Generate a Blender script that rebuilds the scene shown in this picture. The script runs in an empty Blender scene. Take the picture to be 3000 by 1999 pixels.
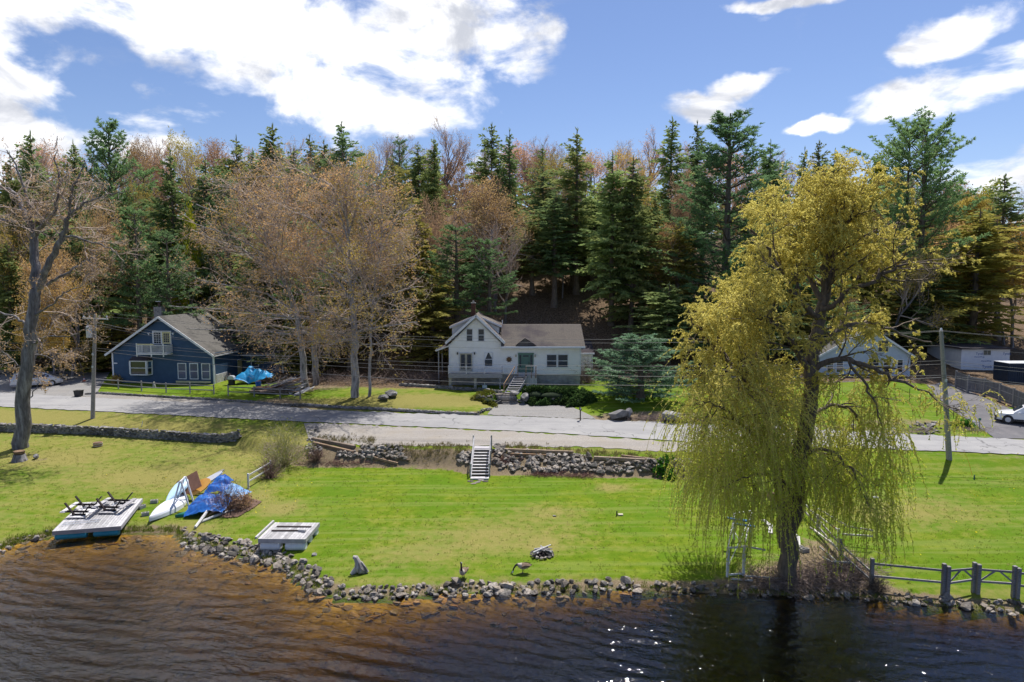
import bpy, bmesh, math, random
import numpy as np
from mathutils import Vector, Matrix
from math import sin, cos, tan, radians, pi, atan2, sqrt, exp

SC = bpy.context.scene
COL = SC.collection
R = random.Random(7)
NR = np.random.default_rng(7)

# ---------------------------------------------------------------- camera
FPX, CAMZ, TH = 2001.0, 15.5, radians(5.0)
cd = bpy.data.cameras.new("camera"); cam = bpy.data.objects.new("camera", cd); COL.objects.link(cam)
cam.location = (0, 0, CAMZ); cam.rotation_euler = (radians(90) - TH, 0, 0)
cd.sensor_width = 36; cd.lens = 36 * FPX / 3000; cd.clip_end = 4000; cd.clip_start = .1
SC.camera = cam
SC.view_settings.view_transform = 'Standard'; SC.view_settings.look = 'None'
SC.view_settings.exposure = 1.3; SC.view_settings.gamma = 1; SC.view_settings.use_curve_mapping = False
SUN_AZ, SUN_EL = radians(27), radians(65)
SC.cycles.max_bounces = 6; SC.cycles.transparent_max_bounces = 12
SC.cycles.diffuse_bounces = 3; SC.cycles.glossy_bounces = 3; SC.cycles.transmission_bounces = 4
SC.cycles.caustics_reflective = False; SC.cycles.caustics_refractive = False
SC.cycles.use_denoising = True

def NT(nt, t, **k):
    n = nt.nodes.new(t)
    for a, b in k.items():
        if hasattr(n, a) and a not in ('inputs',): setattr(n, a, b)
        else: n.inputs[a].default_value = b
    return n
def LK(nt, a, b): nt.links.new(a, b)
def math_n(nt, op, a, b=None, c=None, clamp=False):
    n = nt.nodes.new('ShaderNodeMath'); n.operation = op; n.use_clamp = clamp
    for i, v in enumerate((a, b, c)):
        if v is None: continue
        if isinstance(v, (int, float)): n.inputs[i].default_value = v
        else: LK(nt, v, n.inputs[i])
    return n.outputs[0]
def vmath(nt, op, a, b=None):
    n = nt.nodes.new('ShaderNodeVectorMath'); n.operation = op
    for i, v in enumerate((a, b)):
        if v is None: continue
        if isinstance(v, (tuple, list)): n.inputs[i].default_value = v
        else: LK(nt, v, n.inputs[i])
    return n
def mixc(nt, f, a, b, mode='MIX'):
    n = nt.nodes.new('ShaderNodeMix'); n.data_type = 'RGBA'; n.blend_type = mode
    for sck, v in ((0, f), (6, a), (7, b)):
        if isinstance(v, (int, float)): n.inputs[sck].default_value = v
        elif isinstance(v, (tuple, list)): n.inputs[sck].default_value = (*v[:3], 1)
        else: LK(nt, v, n.inputs[sck])
    return n.outputs[2]
def mapr(nt, v, a, b, c=0., d=1., smooth=False):
    n = nt.nodes.new('ShaderNodeMapRange'); n.clamp = True
    if smooth: n.interpolation_type = 'SMOOTHSTEP'
    LK(nt, v, n.inputs[0])
    for i, x in enumerate((a, b, c, d)): n.inputs[i + 1].default_value = x
    return n.outputs[0]
def noise_n(nt, vec, scale, detail=4, rough=.55, dist=0.):
    n = nt.nodes.new('ShaderNodeTexNoise'); n.inputs['Scale'].default_value = scale
    n.inputs['Detail'].default_value = detail; n.inputs['Roughness'].default_value = rough
    n.inputs['Distortion'].default_value = dist
    if vec is not None: LK(nt, vec, n.inputs['Vector'])
    return n.outputs['Fac']

# ---------------------------------------------------------------- sky with fair-weather clouds
def build_world():
    w = bpy.data.worlds.new("World"); SC.world = w; w.use_nodes = True
    nt = w.node_tree; nt.nodes.clear()
    sky = nt.nodes.new('ShaderNodeTexSky'); sky.sky_type = 'NISHITA'; sky.sun_disc = False
    sky.sun_elevation = SUN_EL; sky.sun_rotation = SUN_AZ; sky.altitude = 100
    sky.air_density = 1.0; sky.dust_density = .35; sky.ozone_density = 2.2
    tc = nt.nodes.new('ShaderNodeTexCoord'); d = tc.outputs['Generated']
    # cloud banks: blobs round fixed compass directions, broken up by noise
    blobs = [(640, 110, 400, 120), (1130, 130, 470, 170), (1500, 150, 190, 100), (300, 60, 270, 52), (760, 240, 420, 95),
             (1130, 320, 230, 60), (1000, 235, 470, 110), (20, 215, 120, 95), (60, 395, 150, 36), (2920, 262, 220, 46),
             (2995, 185, 90, 50), (2840, 80, 110, 40), (2110, 302, 110, 28), (2200, 258, 70, 22), (2350, 376, 70, 14),
             (2290, -5, 150, 18), (1210, 20, 330, 90), (1640, 90, 60, 50),
             (-900, -500, 700, 260), (-900, 300, 700, 160), (3900, 420, 700, 110), (-2600, -2400, 1600, 900)]
    warp = noise_n(nt, d, 4.0, 4, .6)
    wv = nt.nodes.new('ShaderNodeTexNoise'); wv.inputs['Scale'].default_value = 9; wv.inputs['Detail'].default_value = 5
    LK(nt, d, wv.inputs['Vector'])
    off = vmath(nt, 'SUBTRACT', wv.outputs['Color'], (.5, .5, .5)).outputs[0]
    offs = vmath(nt, 'MULTIPLY', off, (.10, .10, .07)).outputs[0]
    dd = vmath(nt, 'ADD', d, offs).outputs[0]
    acc = None
    for px, py, rx, ry in blobs:
        c = Vector(ray(px, py)).normalized(); s = c.y if c.y > .35 else .5
        sx, sz = FPX / rx / 1.0, FPX / ry / 1.0
        df = vmath(nt, 'SUBTRACT', dd, tuple(c)).outputs[0]
        df = vmath(nt, 'MULTIPLY', df, (sx, min(sx, 2.0), sz)).outputs[0]
        ln = vmath(nt, 'LENGTH', df).outputs['Value']
        v = math_n(nt, 'SUBTRACT', 1.0, math_n(nt, 'POWER', ln, 1.6))
        acc = v if acc is None else math_n(nt, 'SMOOTH_MAX', acc, v, .35)
    stretched = vmath(nt, 'MULTIPLY', d, (1, 1, 1.9)).outputs[0]
    n1 = noise_n(nt, stretched, 7.5, 9, .58, .25)
    n2 = noise_n(nt, stretched, 2.2, 3, .5)
    dens = math_n(nt, 'ADD', acc, math_n(nt, 'MULTIPLY', math_n(nt, 'SUBTRACT', n1, .51), 6.2))
    mask = mapr(nt, dens, -.25, .95, 0, 1, True)
    # thin wisps everywhere
    wis = mapr(nt, noise_n(nt, stretched, 5, 8, .62, .6), .60, .80, 0, .14, True)
    mask = math_n(nt, 'MAXIMUM', mask, wis)
    thick = mapr(nt, noise_n(nt, stretched, 5, 8, .62, .5), .46, .66, 0, 1, True)
    ccol = mixc(nt, thick, (3.5, 3.5, 3.55), (1.75, 1.83, 2.05))
    skyc = mixc(nt, 1.0, sky.outputs[0], (.285, .292, .345), 'MULTIPLY')
    colr = mixc(nt, mask, skyc, ccol)
    bg = nt.nodes.new('ShaderNodeBackground'); LK(nt, colr, bg.inputs[0]); bg.inputs[1].default_value = .15
    out = nt.nodes.new('ShaderNodeOutputWorld'); LK(nt, bg.outputs[0], out.inputs[0])

def ray(px, py):
    x = (px - 1500) / FPX; v = -(py - 999.5) / FPX
    return (x, cos(TH) + v * sin(TH), -sin(TH) + v * cos(TH))
def U(px, py, z):
    d = ray(px, py); t = (z - CAMZ) / d[2]
    return Vector((d[0] * t, d[1] * t, z))
def D(px, py, Y):
    d = ray(px, py); t = Y / d[1]
    return Vector((d[0] * t, Y, CAMZ + d[2] * t))
build_world()
sd = bpy.data.lights.new("sun", 'SUN'); sd.energy = 2.75; sd.angle = radians(.5); sd.color = (1, .95, .87)
so = bpy.data.objects.new("sun", sd); COL.objects.link(so)
sdir = Vector((sin(SUN_AZ) * cos(SUN_EL), cos(SUN_AZ) * cos(SUN_EL), sin(SUN_EL)))
so.rotation_euler = sdir.to_track_quat('Z', 'Y').to_euler(); so.location = (30, 60, 80)

# ---------------------------------------------------------------- terrain height
SHORE = [(-900, 1690), (-200, 1640), (0, 1614), (70, 1592), (170, 1568), (300, 1572), (400, 1560), (520, 1563), (545, 1590), (640, 1612),
         (750, 1634), (830, 1655), (900, 1702), (950, 1737), (1010, 1752), (1150, 1750), (1300, 1738), (1500, 1737), (1700, 1730),
         (1850, 1726), (2000, 1737), (2200, 1742), (2300, 1747), (2500, 1752), (2650, 1767), (2800, 1782), (3000, 1795), (3500, 1830)]
def W(l): return [tuple(U(*p)) for p in l]
B0 = [tuple(U(x, y, 0)) for x, y in SHORE]
B = [B0, [(x, y + .9, .32) for x, y, z in B0],
 W([(-900, 1268, 1.9), (0, 1272, 1.9), (300, 1282, 1.8), (500, 1292, 1.7), (700, 1305, 1.5), (780, 1345, 1.2), (900, 1368, 1.0), (1100, 1368, 1.0),
    (1300, 1375, 1.0), (1390, 1392, .95), (1600, 1392, 1.0), (1800, 1400, 1.0), (2000, 1402, 1.0), (2080, 1395, 1.1), (2300, 1380, 1.4),
    (2700, 1385, 1.5), (3000, 1390, 1.5), (3600, 1420, 1.5)]),
 W([(-900, 1238, 2.3), (0, 1250, 2.2), (300, 1262, 2.1), (500, 1268, 2.1), (680, 1277, 2.1), (760, 1290, 2.3), (900, 1305, 2.2), (1100, 1312, 2.2),
    (1400, 1314, 2.35), (1600, 1324, 2.2), (1800, 1342, 2.1), (2000, 1357, 2.0), (2080, 1362, 1.9), (2300, 1360, 1.75), (2700, 1360, 1.8),
    (3000, 1362, 1.8), (3600, 1395, 1.8)]),
 W([(-900, 1165, 3.05), (0, 1192, 2.95), (300, 1207, 2.9), (850, 1235, 2.75), (1381, 1258, 2.6), (1647, 1272, 2.5), (2019, 1296, 2.4), (2595, 1317, 2.25),
    (3000, 1334, 2.2), (3700, 1370, 2.2)]),
 W([(-900, 1125, 3.1), (0, 1152, 3.0), (300, 1168, 2.95), (612, 1184, 2.85), (900, 1200, 2.8), (1200, 1214, 2.7), (1438, 1219, 2.65), (1676, 1229, 2.6),
    (2000, 1241, 2.5), (2616, 1271, 2.3), (3000, 1290, 2.25), (3700, 1325, 2.25)]),
 W([(-900, 1118, 3.1), (0, 1140, 3.05), (240, 1150, 3.0), (290, 1152, 3.3), (727, 1168, 3.3), (900, 1183, 3.25), (1200, 1196, 3.15), (1400, 1205, 3.05),
    (1450, 1205, 2.72), (1680, 1217, 2.72), (1720, 1220, 2.75), (1900, 1224, 2.85), (2100, 1240, 2.75), (2616, 1262, 2.5), (2750, 1272, 2.45),
    (3000, 1280, 2.3), (3700, 1300, 2.3)]),
 W([(-900, 1106, 3.2), (0, 1122, 3.2), (240, 1128, 3.2), (328, 1135, 3.38), (727, 1150, 3.45), (900, 1164, 3.4), (1100, 1178, 3.4), (1200, 1182, 3.45),
    (1400, 1181, 3.3), (1450, 1183, 2.9), (1600, 1183, 2.95), (1690, 1188, 3.0), (1750, 1197, 3.1), (1900, 1202, 3.1), (2100, 1212, 3.0),
    (2616, 1200, 3.3), (2800, 1215, 2.9), (3000, 1245, 2.6), (3700, 1260, 2.6)]),
 W([(-900, 1095, 3.3), (0, 1100, 3.4), (328, 1118, 3.4), (625, 1122, 3.45), (850, 1134, 3.7), (1100, 1150, 3.9), (1300, 1150, 4.0), (1430, 1160, 3.8),
    (1560, 1160, 3.8), (1700, 1160, 3.8), (1900, 1152, 3.9), (2100, 1150, 4.0), (2400, 1140, 4.2), (2616, 1130, 4.5), (2750, 1140, 4.1),
    (2850, 1172, 3.5), (3000, 1215, 3.0), (3700, 1230, 3.0)]),
 [(-120, 95, 3.5), (-60, 95, 3.6), (-38, 96, 3.7), (-24, 90, 4.3), (-14, 80, 4.5), (0, 79.5, 4.6), (10, 80, 4.6), (22, 80, 4.8), (40, 84, 5.2), (60, 86, 4.6), (90, 84, 4)],
 [(-120, 116, 12), (-60, 114, 12), (-38, 110, 12.5), (-24, 104, 13), (-14, 97, 13), (0, 96, 13), (12, 96, 13.2), (30, 100, 13), (45, 108, 12), (60, 112, 10), (90, 120, 9)],
 [(-150, 140, 24), (-50, 138, 25), (0, 132, 25), (35, 134, 24), (60, 150, 21), (100, 170, 17), (200, 180, 15)],
 [(-300, 210, 34), (-50, 205, 35), (0, 200, 35), (60, 230, 32), (120, 270, 30), (300, 300, 26)],
 [(-400, 420, 38), (0, 420, 38), (300, 480, 36), (500, 500, 34)]]
B = [np.array(sorted(b)) for b in B]
def bl(k, X):
    b = B[k]; x = b[:, 0]
    Y = np.interp(X, x, b[:, 1]); Z = np.interp(X, x, b[:, 2])
    lo = X < x[0]; hi = X > x[-1]
    if k < 10:
        sl = (b[1, 1] - b[0, 1]) / (b[1, 0] - b[0, 0]); sh = (b[-1, 1] - b[-2, 1]) / (b[-1, 0] - b[-2, 0])
        Y = np.where(lo, b[0, 1] + np.clip(sl, -.5, .5) * (X - x[0]), Y); Y = np.where(hi, b[-1, 1] + np.clip(sh, -.3, .3) * (X - x[-1]), Y)
    return Y, Z
def vnoise(X, Y, s=1.0, seed=0):
    a = np.zeros_like(X, dtype=float)
    rr = np.random.default_rng(seed)
    for i in range(7):
        th = rr.uniform(0, 2 * pi); f = s * rr.uniform(.6, 2.4); ph = rr.uniform(0, 6.3)
        a = a + np.sin((X * cos(th) + Y * sin(th)) * f + ph + 1.3 * np.sin((X * sin(th) - Y * cos(th)) * f * .7 + ph * 2)) / 7
    return a
def G(X, Y):
    X = np.asarray(X, float); Y = np.asarray(Y, float)
    Yp, Zp = bl(0, X)
    slope = np.interp(X, [-60, -28, -14, -7, 0, 8, 60], [.07, .085, .10, .15, .38, .75, .75])
    z = np.where(Y < Yp, -np.minimum((Yp - Y) * slope + .12 * np.minimum((Yp - Y), 1), 4.5 + 0 * Y), 0.)
    for k in range(1, len(B)):
        Yk, Zk = bl(k, X); Yk = np.maximum(Yk, Yp + .08)
        t = np.clip((Y - Yp) / (Yk - Yp), 0, 1)
        z = z + t * (Zk - Zp); Yp, Zp = Yk, Zk
    # small relief away from roads
    Yl, _ = bl(1, X); Y3, _ = bl(3, X); Y8, _ = bl(9, X)
    wl = np.clip((Y - Yl) / 2, 0, 1) * np.clip((Y3 - Y) / 2, 0, 1)
    wh = np.clip((Y - Y8 - 1) / 10, 0, 1)
    z = z + wl * .05 * vnoise(X, Y, .5, 3) + wh * (.5 * vnoise(X, Y, .35, 4) + .18 * vnoise(X, Y, 1.3, 5))
    return z
def g(x, y): return float(G(np.array([x]), np.array([y]))[0])
_T = np.concatenate([np.linspace(20, 110, 900), np.linspace(110.5, 420, 300)])
def GP(px, py, lift=0.):
    """ground point seen at a photograph position"""
    d = ray(px, py); X = d[0] * _T; Y = d[1] * _T; Z = CAMZ + d[2] * _T
    gz = G(X, Y); below = np.nonzero(Z < gz)[0]
    if not len(below): i = len(_T) - 1
    else: i = max(1, below[0])
    a = Z[i - 1] - gz[i - 1]; b = Z[i] - gz[i]
    f = a / (a - b) if a != b else 0
    t = _T[i - 1] + (_T[i] - _T[i - 1]) * f
    x, y = d[0] * t, d[1] * t
    return Vector((x, y, g(x, y) + lift))

# ---------------------------------------------------------------- objects
ORG = {}
def tag(o, label=None, cat=None, group=None, kind=None):
    if label: o['label'] = label
    if cat: o['category'] = cat
    if group: o['group'] = group
    if kind: o['kind'] = kind
    return o
def empty(name, loc, label, cat, group=None, rz=0):
    o = bpy.data.objects.new(name, None); COL.objects.link(o); o.empty_display_size = .2
    o.location = loc; o.rotation_euler = (0, 0, rz); ORG[o.name] = Vector(loc)
    return tag(o, label, cat, group)
def link_mesh(name, me, parent=None):
    o = bpy.data.objects.new(name, me); COL.objects.link(o)
    if parent is not None: o.parent = parent; ORG[o.name] = ORG.get(parent.name, Vector())
    else: ORG[o.name] = Vector()
    return o
def np_mesh(name, V, Fc, mat, attr=None):
    """V (n,3), Fc (m,k) fixed-size faces"""
    me = bpy.data.meshes.new(name); V = np.asarray(V, np.float32); Fc = np.asarray(Fc, np.int32)
    m, k = Fc.shape
    me.vertices.add(len(V)); me.vertices.foreach_set('co', V.ravel())
    me.loops.add(m * k); me.loops.foreach_set('vertex_index', Fc.ravel())
    me.polygons.add(m); me.polygons.foreach_set('loop_start', np.arange(0, m * k, k, dtype=np.int32))
    if attr is not None:
        for an, av in attr.items():
            av = np.asarray(av, np.float32)
            if av.ndim == 1:
                a = me.attributes.new(an, 'FLOAT', 'POINT'); a.data.foreach_set('value', av)
            else:
                a = me.attributes.new(an, 'FLOAT_COLOR', 'POINT')
                a.data.foreach_set('color', np.hstack([av, np.ones((len(av), 1), np.float32)]).astype(np.float32).ravel())
    me.update(calc_edges=True)
    if mat: me.materials.append(mat)
    return me
class MB:
    def __init__(s): s.v = []; s.f = []
    def add(s, vs, fs):
        n = len(s.v); s.v += [tuple(v) for v in vs]; s.f += [tuple(i + n for i in f) for f in fs]; return s
    def box(s, x0, x1, y0, y1, z0, z1, M=None):
        vs = [Vector((x, y, z)) for x in (x0, x1) for y in (y0, y1) for z in (z0, z1)]
        if M is not None: vs = [M @ v for v in vs]
        return s.add(vs, [(0, 1, 3, 2), (4, 6, 7, 5), (0, 4, 5, 1), (2, 3, 7, 6), (0, 2, 6, 4), (1, 5, 7, 3)])
    def cbox(s, c, sz, rz=0, rx=0, ry=0):
        M = Matrix.Translation(Vector(c)) @ Matrix.Rotation(rz, 4, 'Z') @ Matrix.Rotation(ry, 4, 'Y') @ Matrix.Rotation(rx, 4, 'X')
        return s.box(-sz[0] / 2, sz[0] / 2, -sz[1] / 2, sz[1] / 2, -sz[2] / 2, sz[2] / 2, M)
    def bar(s, a, b, w, h=None, up=(0, 0, 1)):
        a = Vector(a); b = Vector(b); d = (b - a); L = d.length
        if L < 1e-6: return s
        d.normalize(); h = h or w; u = Vector(up)
        if abs(d.dot(u)) > .98: u = Vector((0, 1, 0))
        sx = d.cross(u).normalized(); uz = sx.cross(d)
        vs = [p + sx * (i * w / 2) + uz * (j * h / 2) for p in (a, b) for i in (-1, 1) for j in (-1, 1)]
        return s.add(vs, [(0, 1, 3, 2), (4, 6, 7, 5), (0, 4, 5, 1), (2, 3, 7, 6), (0, 2, 6, 4), (1, 5, 7, 3)])
    def tube(s, pts, rs, n=6, cap=True):
        pts = [Vector(p) for p in pts]
        if isinstance(rs, (int, float)): rs = [rs] * len(pts)
        base = len(s.v); prev = None
        for i, p in enumerate(pts):
            d = (pts[min(i + 1, len(pts) - 1)] - pts[max(i - 1, 0)])
            if d.length < 1e-9: d = Vector((0, 0, 1))
            d.normalize()
            if prev is None:
                a = Vector((1, 0, 0)) if abs(d.x) < .9 else Vector((0, 1, 0)); u = d.cross(a).normalized()
            else:
                u = (prev - d * prev.dot(d)).normalized()
            w = d.cross(u); prev = u
            for k in range(n):
                t = 2 * pi * k / n; s.v.append(tuple(p + (u * cos(t) + w * sin(t)) * rs[i]))
        for i in range(len(pts) - 1):
            for k in range(n):
                a = base + i * n + k; b = base + i * n + (k + 1) % n
                s.f.append((a, b, b + n, a + n))
        if cap:
            s.f.append(tuple(base + k for k in range(n))[::-1]); e = base + (len(pts) - 1) * n
            s.f.append(tuple(e + k for k in range(n)))
        return s
    def prism(s, poly, y0, y1):
        """poly of (x,z) extruded along y"""
        n = len(poly); vs = [(x, y0, z) for x, z in poly] + [(x, y1, z) for x, z in poly]
        fs = [tuple(range(n)), tuple(range(2 * n - 1, n - 1, -1))] + [(i, i + n, (i + 1) % n + n, (i + 1) % n) for i in range(n)]
        return s.add(vs, fs)
    def loft(s, rings, cap=True):
        n = len(rings[0]); base = len(s.v)
        for r_ in rings: s.v += [tuple(p) for p in r_]
        for i in range(len(rings) - 1):
            for k in range(n):
                a = base + i * n + k; b = base + i * n + (k + 1) % n
                s.f.append((a, b, b + n, a + n))
        if cap:
            s.f.append(tuple(base + k for k in range(n))[::-1]); e = base + (len(rings) - 1) * n
            s.f.append(tuple(e + k for k in range(n)))
        return s
    def build(s, name, mat, parent=None, smooth=False, bevel=0, kind=None, label=None):
        o0 = ORG.get(parent.name, Vector()) if parent is not None else Vector()
        me = bpy.data.meshes.new(name); me.from_pydata([(v[0] - o0.x, v[1] - o0.y, v[2] - o0.z) for v in s.v], [], s.f)
        bm = bmesh.new(); bm.from_mesh(me); bmesh.ops.recalc_face_normals(bm, faces=bm.faces)
        if bevel: bmesh.ops.bevel(bm, geom=bm.edges[:], offset=bevel, segments=1, affect='EDGES')
        bm.to_mesh(me); bm.free()
        me.update(); me.materials.append(mat)
        if smooth: me.polygons.foreach_set('use_smooth', [True] * len(me.polygons))
        o = link_mesh(name, me, parent)
        if kind: o['kind'] = kind
        if label: o['label'] = label
        return o
def solo(mb, name, mat, loc, label, cat, group=None, smooth=False, bevel=0):
    """a thing that is a single mesh, built in world coordinates, origin at loc"""
    class P: pass
    p = bpy.data.objects.new('_tmp', None); ORG[p.name] = Vector(loc)
    me_o = mb.build(name, mat, p, smooth, bevel); me_o.parent = None; me_o.location = loc; ORG[me_o.name] = Vector(loc)
    bpy.data.objects.remove(p)
    return tag(me_o, label, cat, group)
def copy_tree(o, parent=None):
    c = o.copy(); COL.objects.link(c); ORG[c.name] = ORG.get(o.name, Vector())
    if parent is not None: c.parent = parent
    for ch in o.children: copy_tree(ch, c)
    return c
# ---------------------------------------------------------------- materials
def mat(name, c1, c2=None, scale=5, rough=.8, bump=0., bscale=None, rnd=0., metal=0., detail=5, stretch=None, spec=.3,
        dark=None, dscale=1.5, dlo=.5, dhi=.65, world=False, coat=0., emit=None):
    m = bpy.data.materials.new(name); m.use_nodes = True; nt = m.node_tree
    p = nt.nodes['Principled BSDF']; p.inputs['Roughness'].default_value = rough; p.inputs['Metallic'].default_value = metal
    p.inputs['Specular IOR Level'].default_value = spec; p.inputs['Coat Weight'].default_value = coat
    tc = nt.nodes.new('ShaderNodeTexCoord'); v = tc.outputs['Object']
    if world: v = nt.nodes.new('ShaderNodeNewGeometry').outputs['Position']
    if rnd and not world:
        oi = nt.nodes.new('ShaderNodeObjectInfo')
        v = vmath(nt, 'ADD', v, vmath(nt, 'SCALE', (7, 3, 5)).outputs[0]).outputs[0]
        sc = nt.nodes.new('ShaderNodeCombineXYZ'); k = math_n(nt, 'MULTIPLY', oi.outputs['Random'], 50)
        LK(nt, k, sc.inputs[0]); LK(nt, k, sc.inputs[1]); v = vmath(nt, 'ADD', v, sc.outputs[0]).outputs[0]
    if stretch: v = vmath(nt, 'MULTIPLY', v, stretch).outputs[0]
    c2 = c2 or tuple(x * .75 for x in c1)
    col = mixc(nt, mapr(nt, noise_n(nt, v, scale, detail), .35, .65), c1, c2)
    if dark: col = mixc(nt, mapr(nt, noise_n(nt, v, dscale, 5, .6), dlo, dhi), col, dark)
    if rnd:
        oi = nt.nodes.new('ShaderNodeObjectInfo')
        br = mapr(nt, oi.outputs['Random'], 0, 1, 1 - rnd, 1 + rnd)
        h = nt.nodes.new('ShaderNodeHueSaturation'); LK(nt, br, h.inputs['Value']); LK(nt, col, h.inputs['Color'])
        LK(nt, mapr(nt, math_n(nt, 'FRACT', math_n(nt, 'MULTIPLY', oi.outputs['Random'], 17.3)), 0, 1, .6, 1.3), h.inputs['Saturation'])
        col = h.outputs[0]
    LK(nt, col, p.inputs['Base Color'])
    if bump:
        b = nt.nodes.new('ShaderNodeBump'); b.inputs['Strength'].default_value = bump; b.inputs['Distance'].default_value = .03
        LK(nt, noise_n(nt, v, bscale or scale * 3, 4), b.inputs['Height']); LK(nt, b.outputs[0], p.inputs['Normal'])
    return m
def leafmat(name, c1, c2, c3=None, trans=.42, var=.25):
    m = bpy.data.materials.new(name); m.use_nodes = True; nt = m.node_tree; nt.nodes.clear()
    at = nt.nodes.new('ShaderNodeAttribute'); at.attribute_name = 'v'
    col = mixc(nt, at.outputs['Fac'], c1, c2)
    oi = nt.nodes.new('ShaderNodeObjectInfo')
    if c3: col = mixc(nt, mapr(nt, oi.outputs['Random'], .35, 1, 0, .85), col, c3)
    h = nt.nodes.new('ShaderNodeHueSaturation'); LK(nt, col, h.inputs['Color'])
    LK(nt, mapr(nt, math_n(nt, 'FRACT', math_n(nt, 'MULTIPLY', oi.outputs['Random'], 7.7)), 0, 1, 1 - var, 1 + var), h.inputs['Value'])
    LK(nt, mapr(nt, math_n(nt, 'FRACT', math_n(nt, 'MULTIPLY', oi.outputs['Random'], 3.3)), 0, 1, .485, .515), h.inputs['Hue'])
    d = nt.nodes.new('ShaderNodeBsdfDiffuse'); t = nt.nodes.new('ShaderNodeBsdfTranslucent'); mx = nt.nodes.new('ShaderNodeMixShader')
    LK(nt, h.outputs[0], d.inputs[0]); LK(nt, h.outputs[0], t.inputs[0]); mx.inputs[0].default_value = trans
    LK(nt, d.outputs[0], mx.inputs[1]); LK(nt, t.outputs[0], mx.inputs[2])
    o = nt.nodes.new('ShaderNodeOutputMaterial'); LK(nt, mx.outputs[0], o.inputs[0])
    return m
def ground_mat():
    m = bpy.data.materials.new('grass_and_earth'); m.use_nodes = True; nt = m.node_tree; p = nt.nodes['Principled BSDF']
    p.inputs['Roughness'].default_value = .95; p.inputs['Specular IOR Level'].default_value = .1
    at = nt.nodes.new('ShaderNodeAttribute'); at.attribute_name = 'zone'
    sep = nt.nodes.new('ShaderNodeSeparateColor'); LK(nt, at.outputs['Color'], sep.inputs[0])
    dry, dirt, lit = sep.outputs[0], sep.outputs[1], sep.outputs[2]
    P = nt.nodes.new('ShaderNodeNewGeometry').outputs['Position']
    big = noise_n(nt, P, .28, 4, .6); mid = noise_n(nt, P, 1.6, 5, .65); fine = noise_n(nt, P, 14, 4, .7); vf = noise_n(nt, P, 60, 2, .7)
    st = noise_n(nt, vmath(nt, 'MULTIPLY', P, (.10, 1.9, 0)).outputs[0], 1.0, 3, .5)        # mower passes
    green = mixc(nt, mapr(nt, mid, .35, .68), (.100, .165, .005), (.200, .245, .018))
    green = mixc(nt, mapr(nt, big, .38, .62), green, (.10, .185, .008))
    green = mixc(nt, mapr(nt, st, .48, .62, 0, .5), green, (.21, .25, .06))
    tan = mixc(nt, mapr(nt, fine, .3, .7), (.34, .28, .10), (.20, .19, .055))
    f = math_n(nt, 'ADD', dry, math_n(nt, 'MULTIPLY', math_n(nt, 'SUBTRACT', mid, .5), 1.5))
    f = math_n(nt, 'ADD', f, math_n(nt, 'MULTIPLY', math_n(nt, 'SUBTRACT', fine, .5), .9))
    c = mixc(nt, mapr(nt, f, .2, .85, 0, .9), green, tan)
    earth = mixc(nt, mapr(nt, fine, .35, .65), (.17, .125, .08), (.30, .235, .16))
    f2 = math_n(nt, 'ADD', dirt, math_n(nt, 'MULTIPLY', math_n(nt, 'SUBTRACT', mid, .5), .9))
    f2 = math_n(nt, 'ADD', f2, math_n(nt, 'MULTIPLY', math_n(nt, 'SUBTRACT', fine, .5), .5))
    c = mixc(nt, mapr(nt, f2, .38, .62), c, earth)
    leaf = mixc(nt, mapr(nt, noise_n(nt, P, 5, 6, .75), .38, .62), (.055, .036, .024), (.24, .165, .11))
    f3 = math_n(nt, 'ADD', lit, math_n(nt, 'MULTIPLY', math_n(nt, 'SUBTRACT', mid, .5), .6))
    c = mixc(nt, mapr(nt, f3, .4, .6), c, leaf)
    c = mixc(nt, mapr(nt, vf, .35, .65, .0, .6), c, mixc(nt, 1., c, (.55, .6, .5), 'MULTIPLY'))
    LK(nt, c, p.inputs['Base Color'])
    b = nt.nodes.new('ShaderNodeBump'); b.inputs['Strength'].default_value = .7; b.inputs['Distance'].default_value = .06
    LK(nt, math_n(nt, 'ADD', fine, math_n(nt, 'MULTIPLY', vf, .5)), b.inputs['Height']); LK(nt, b.outputs[0], p.inputs['Normal'])
    return m
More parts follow.
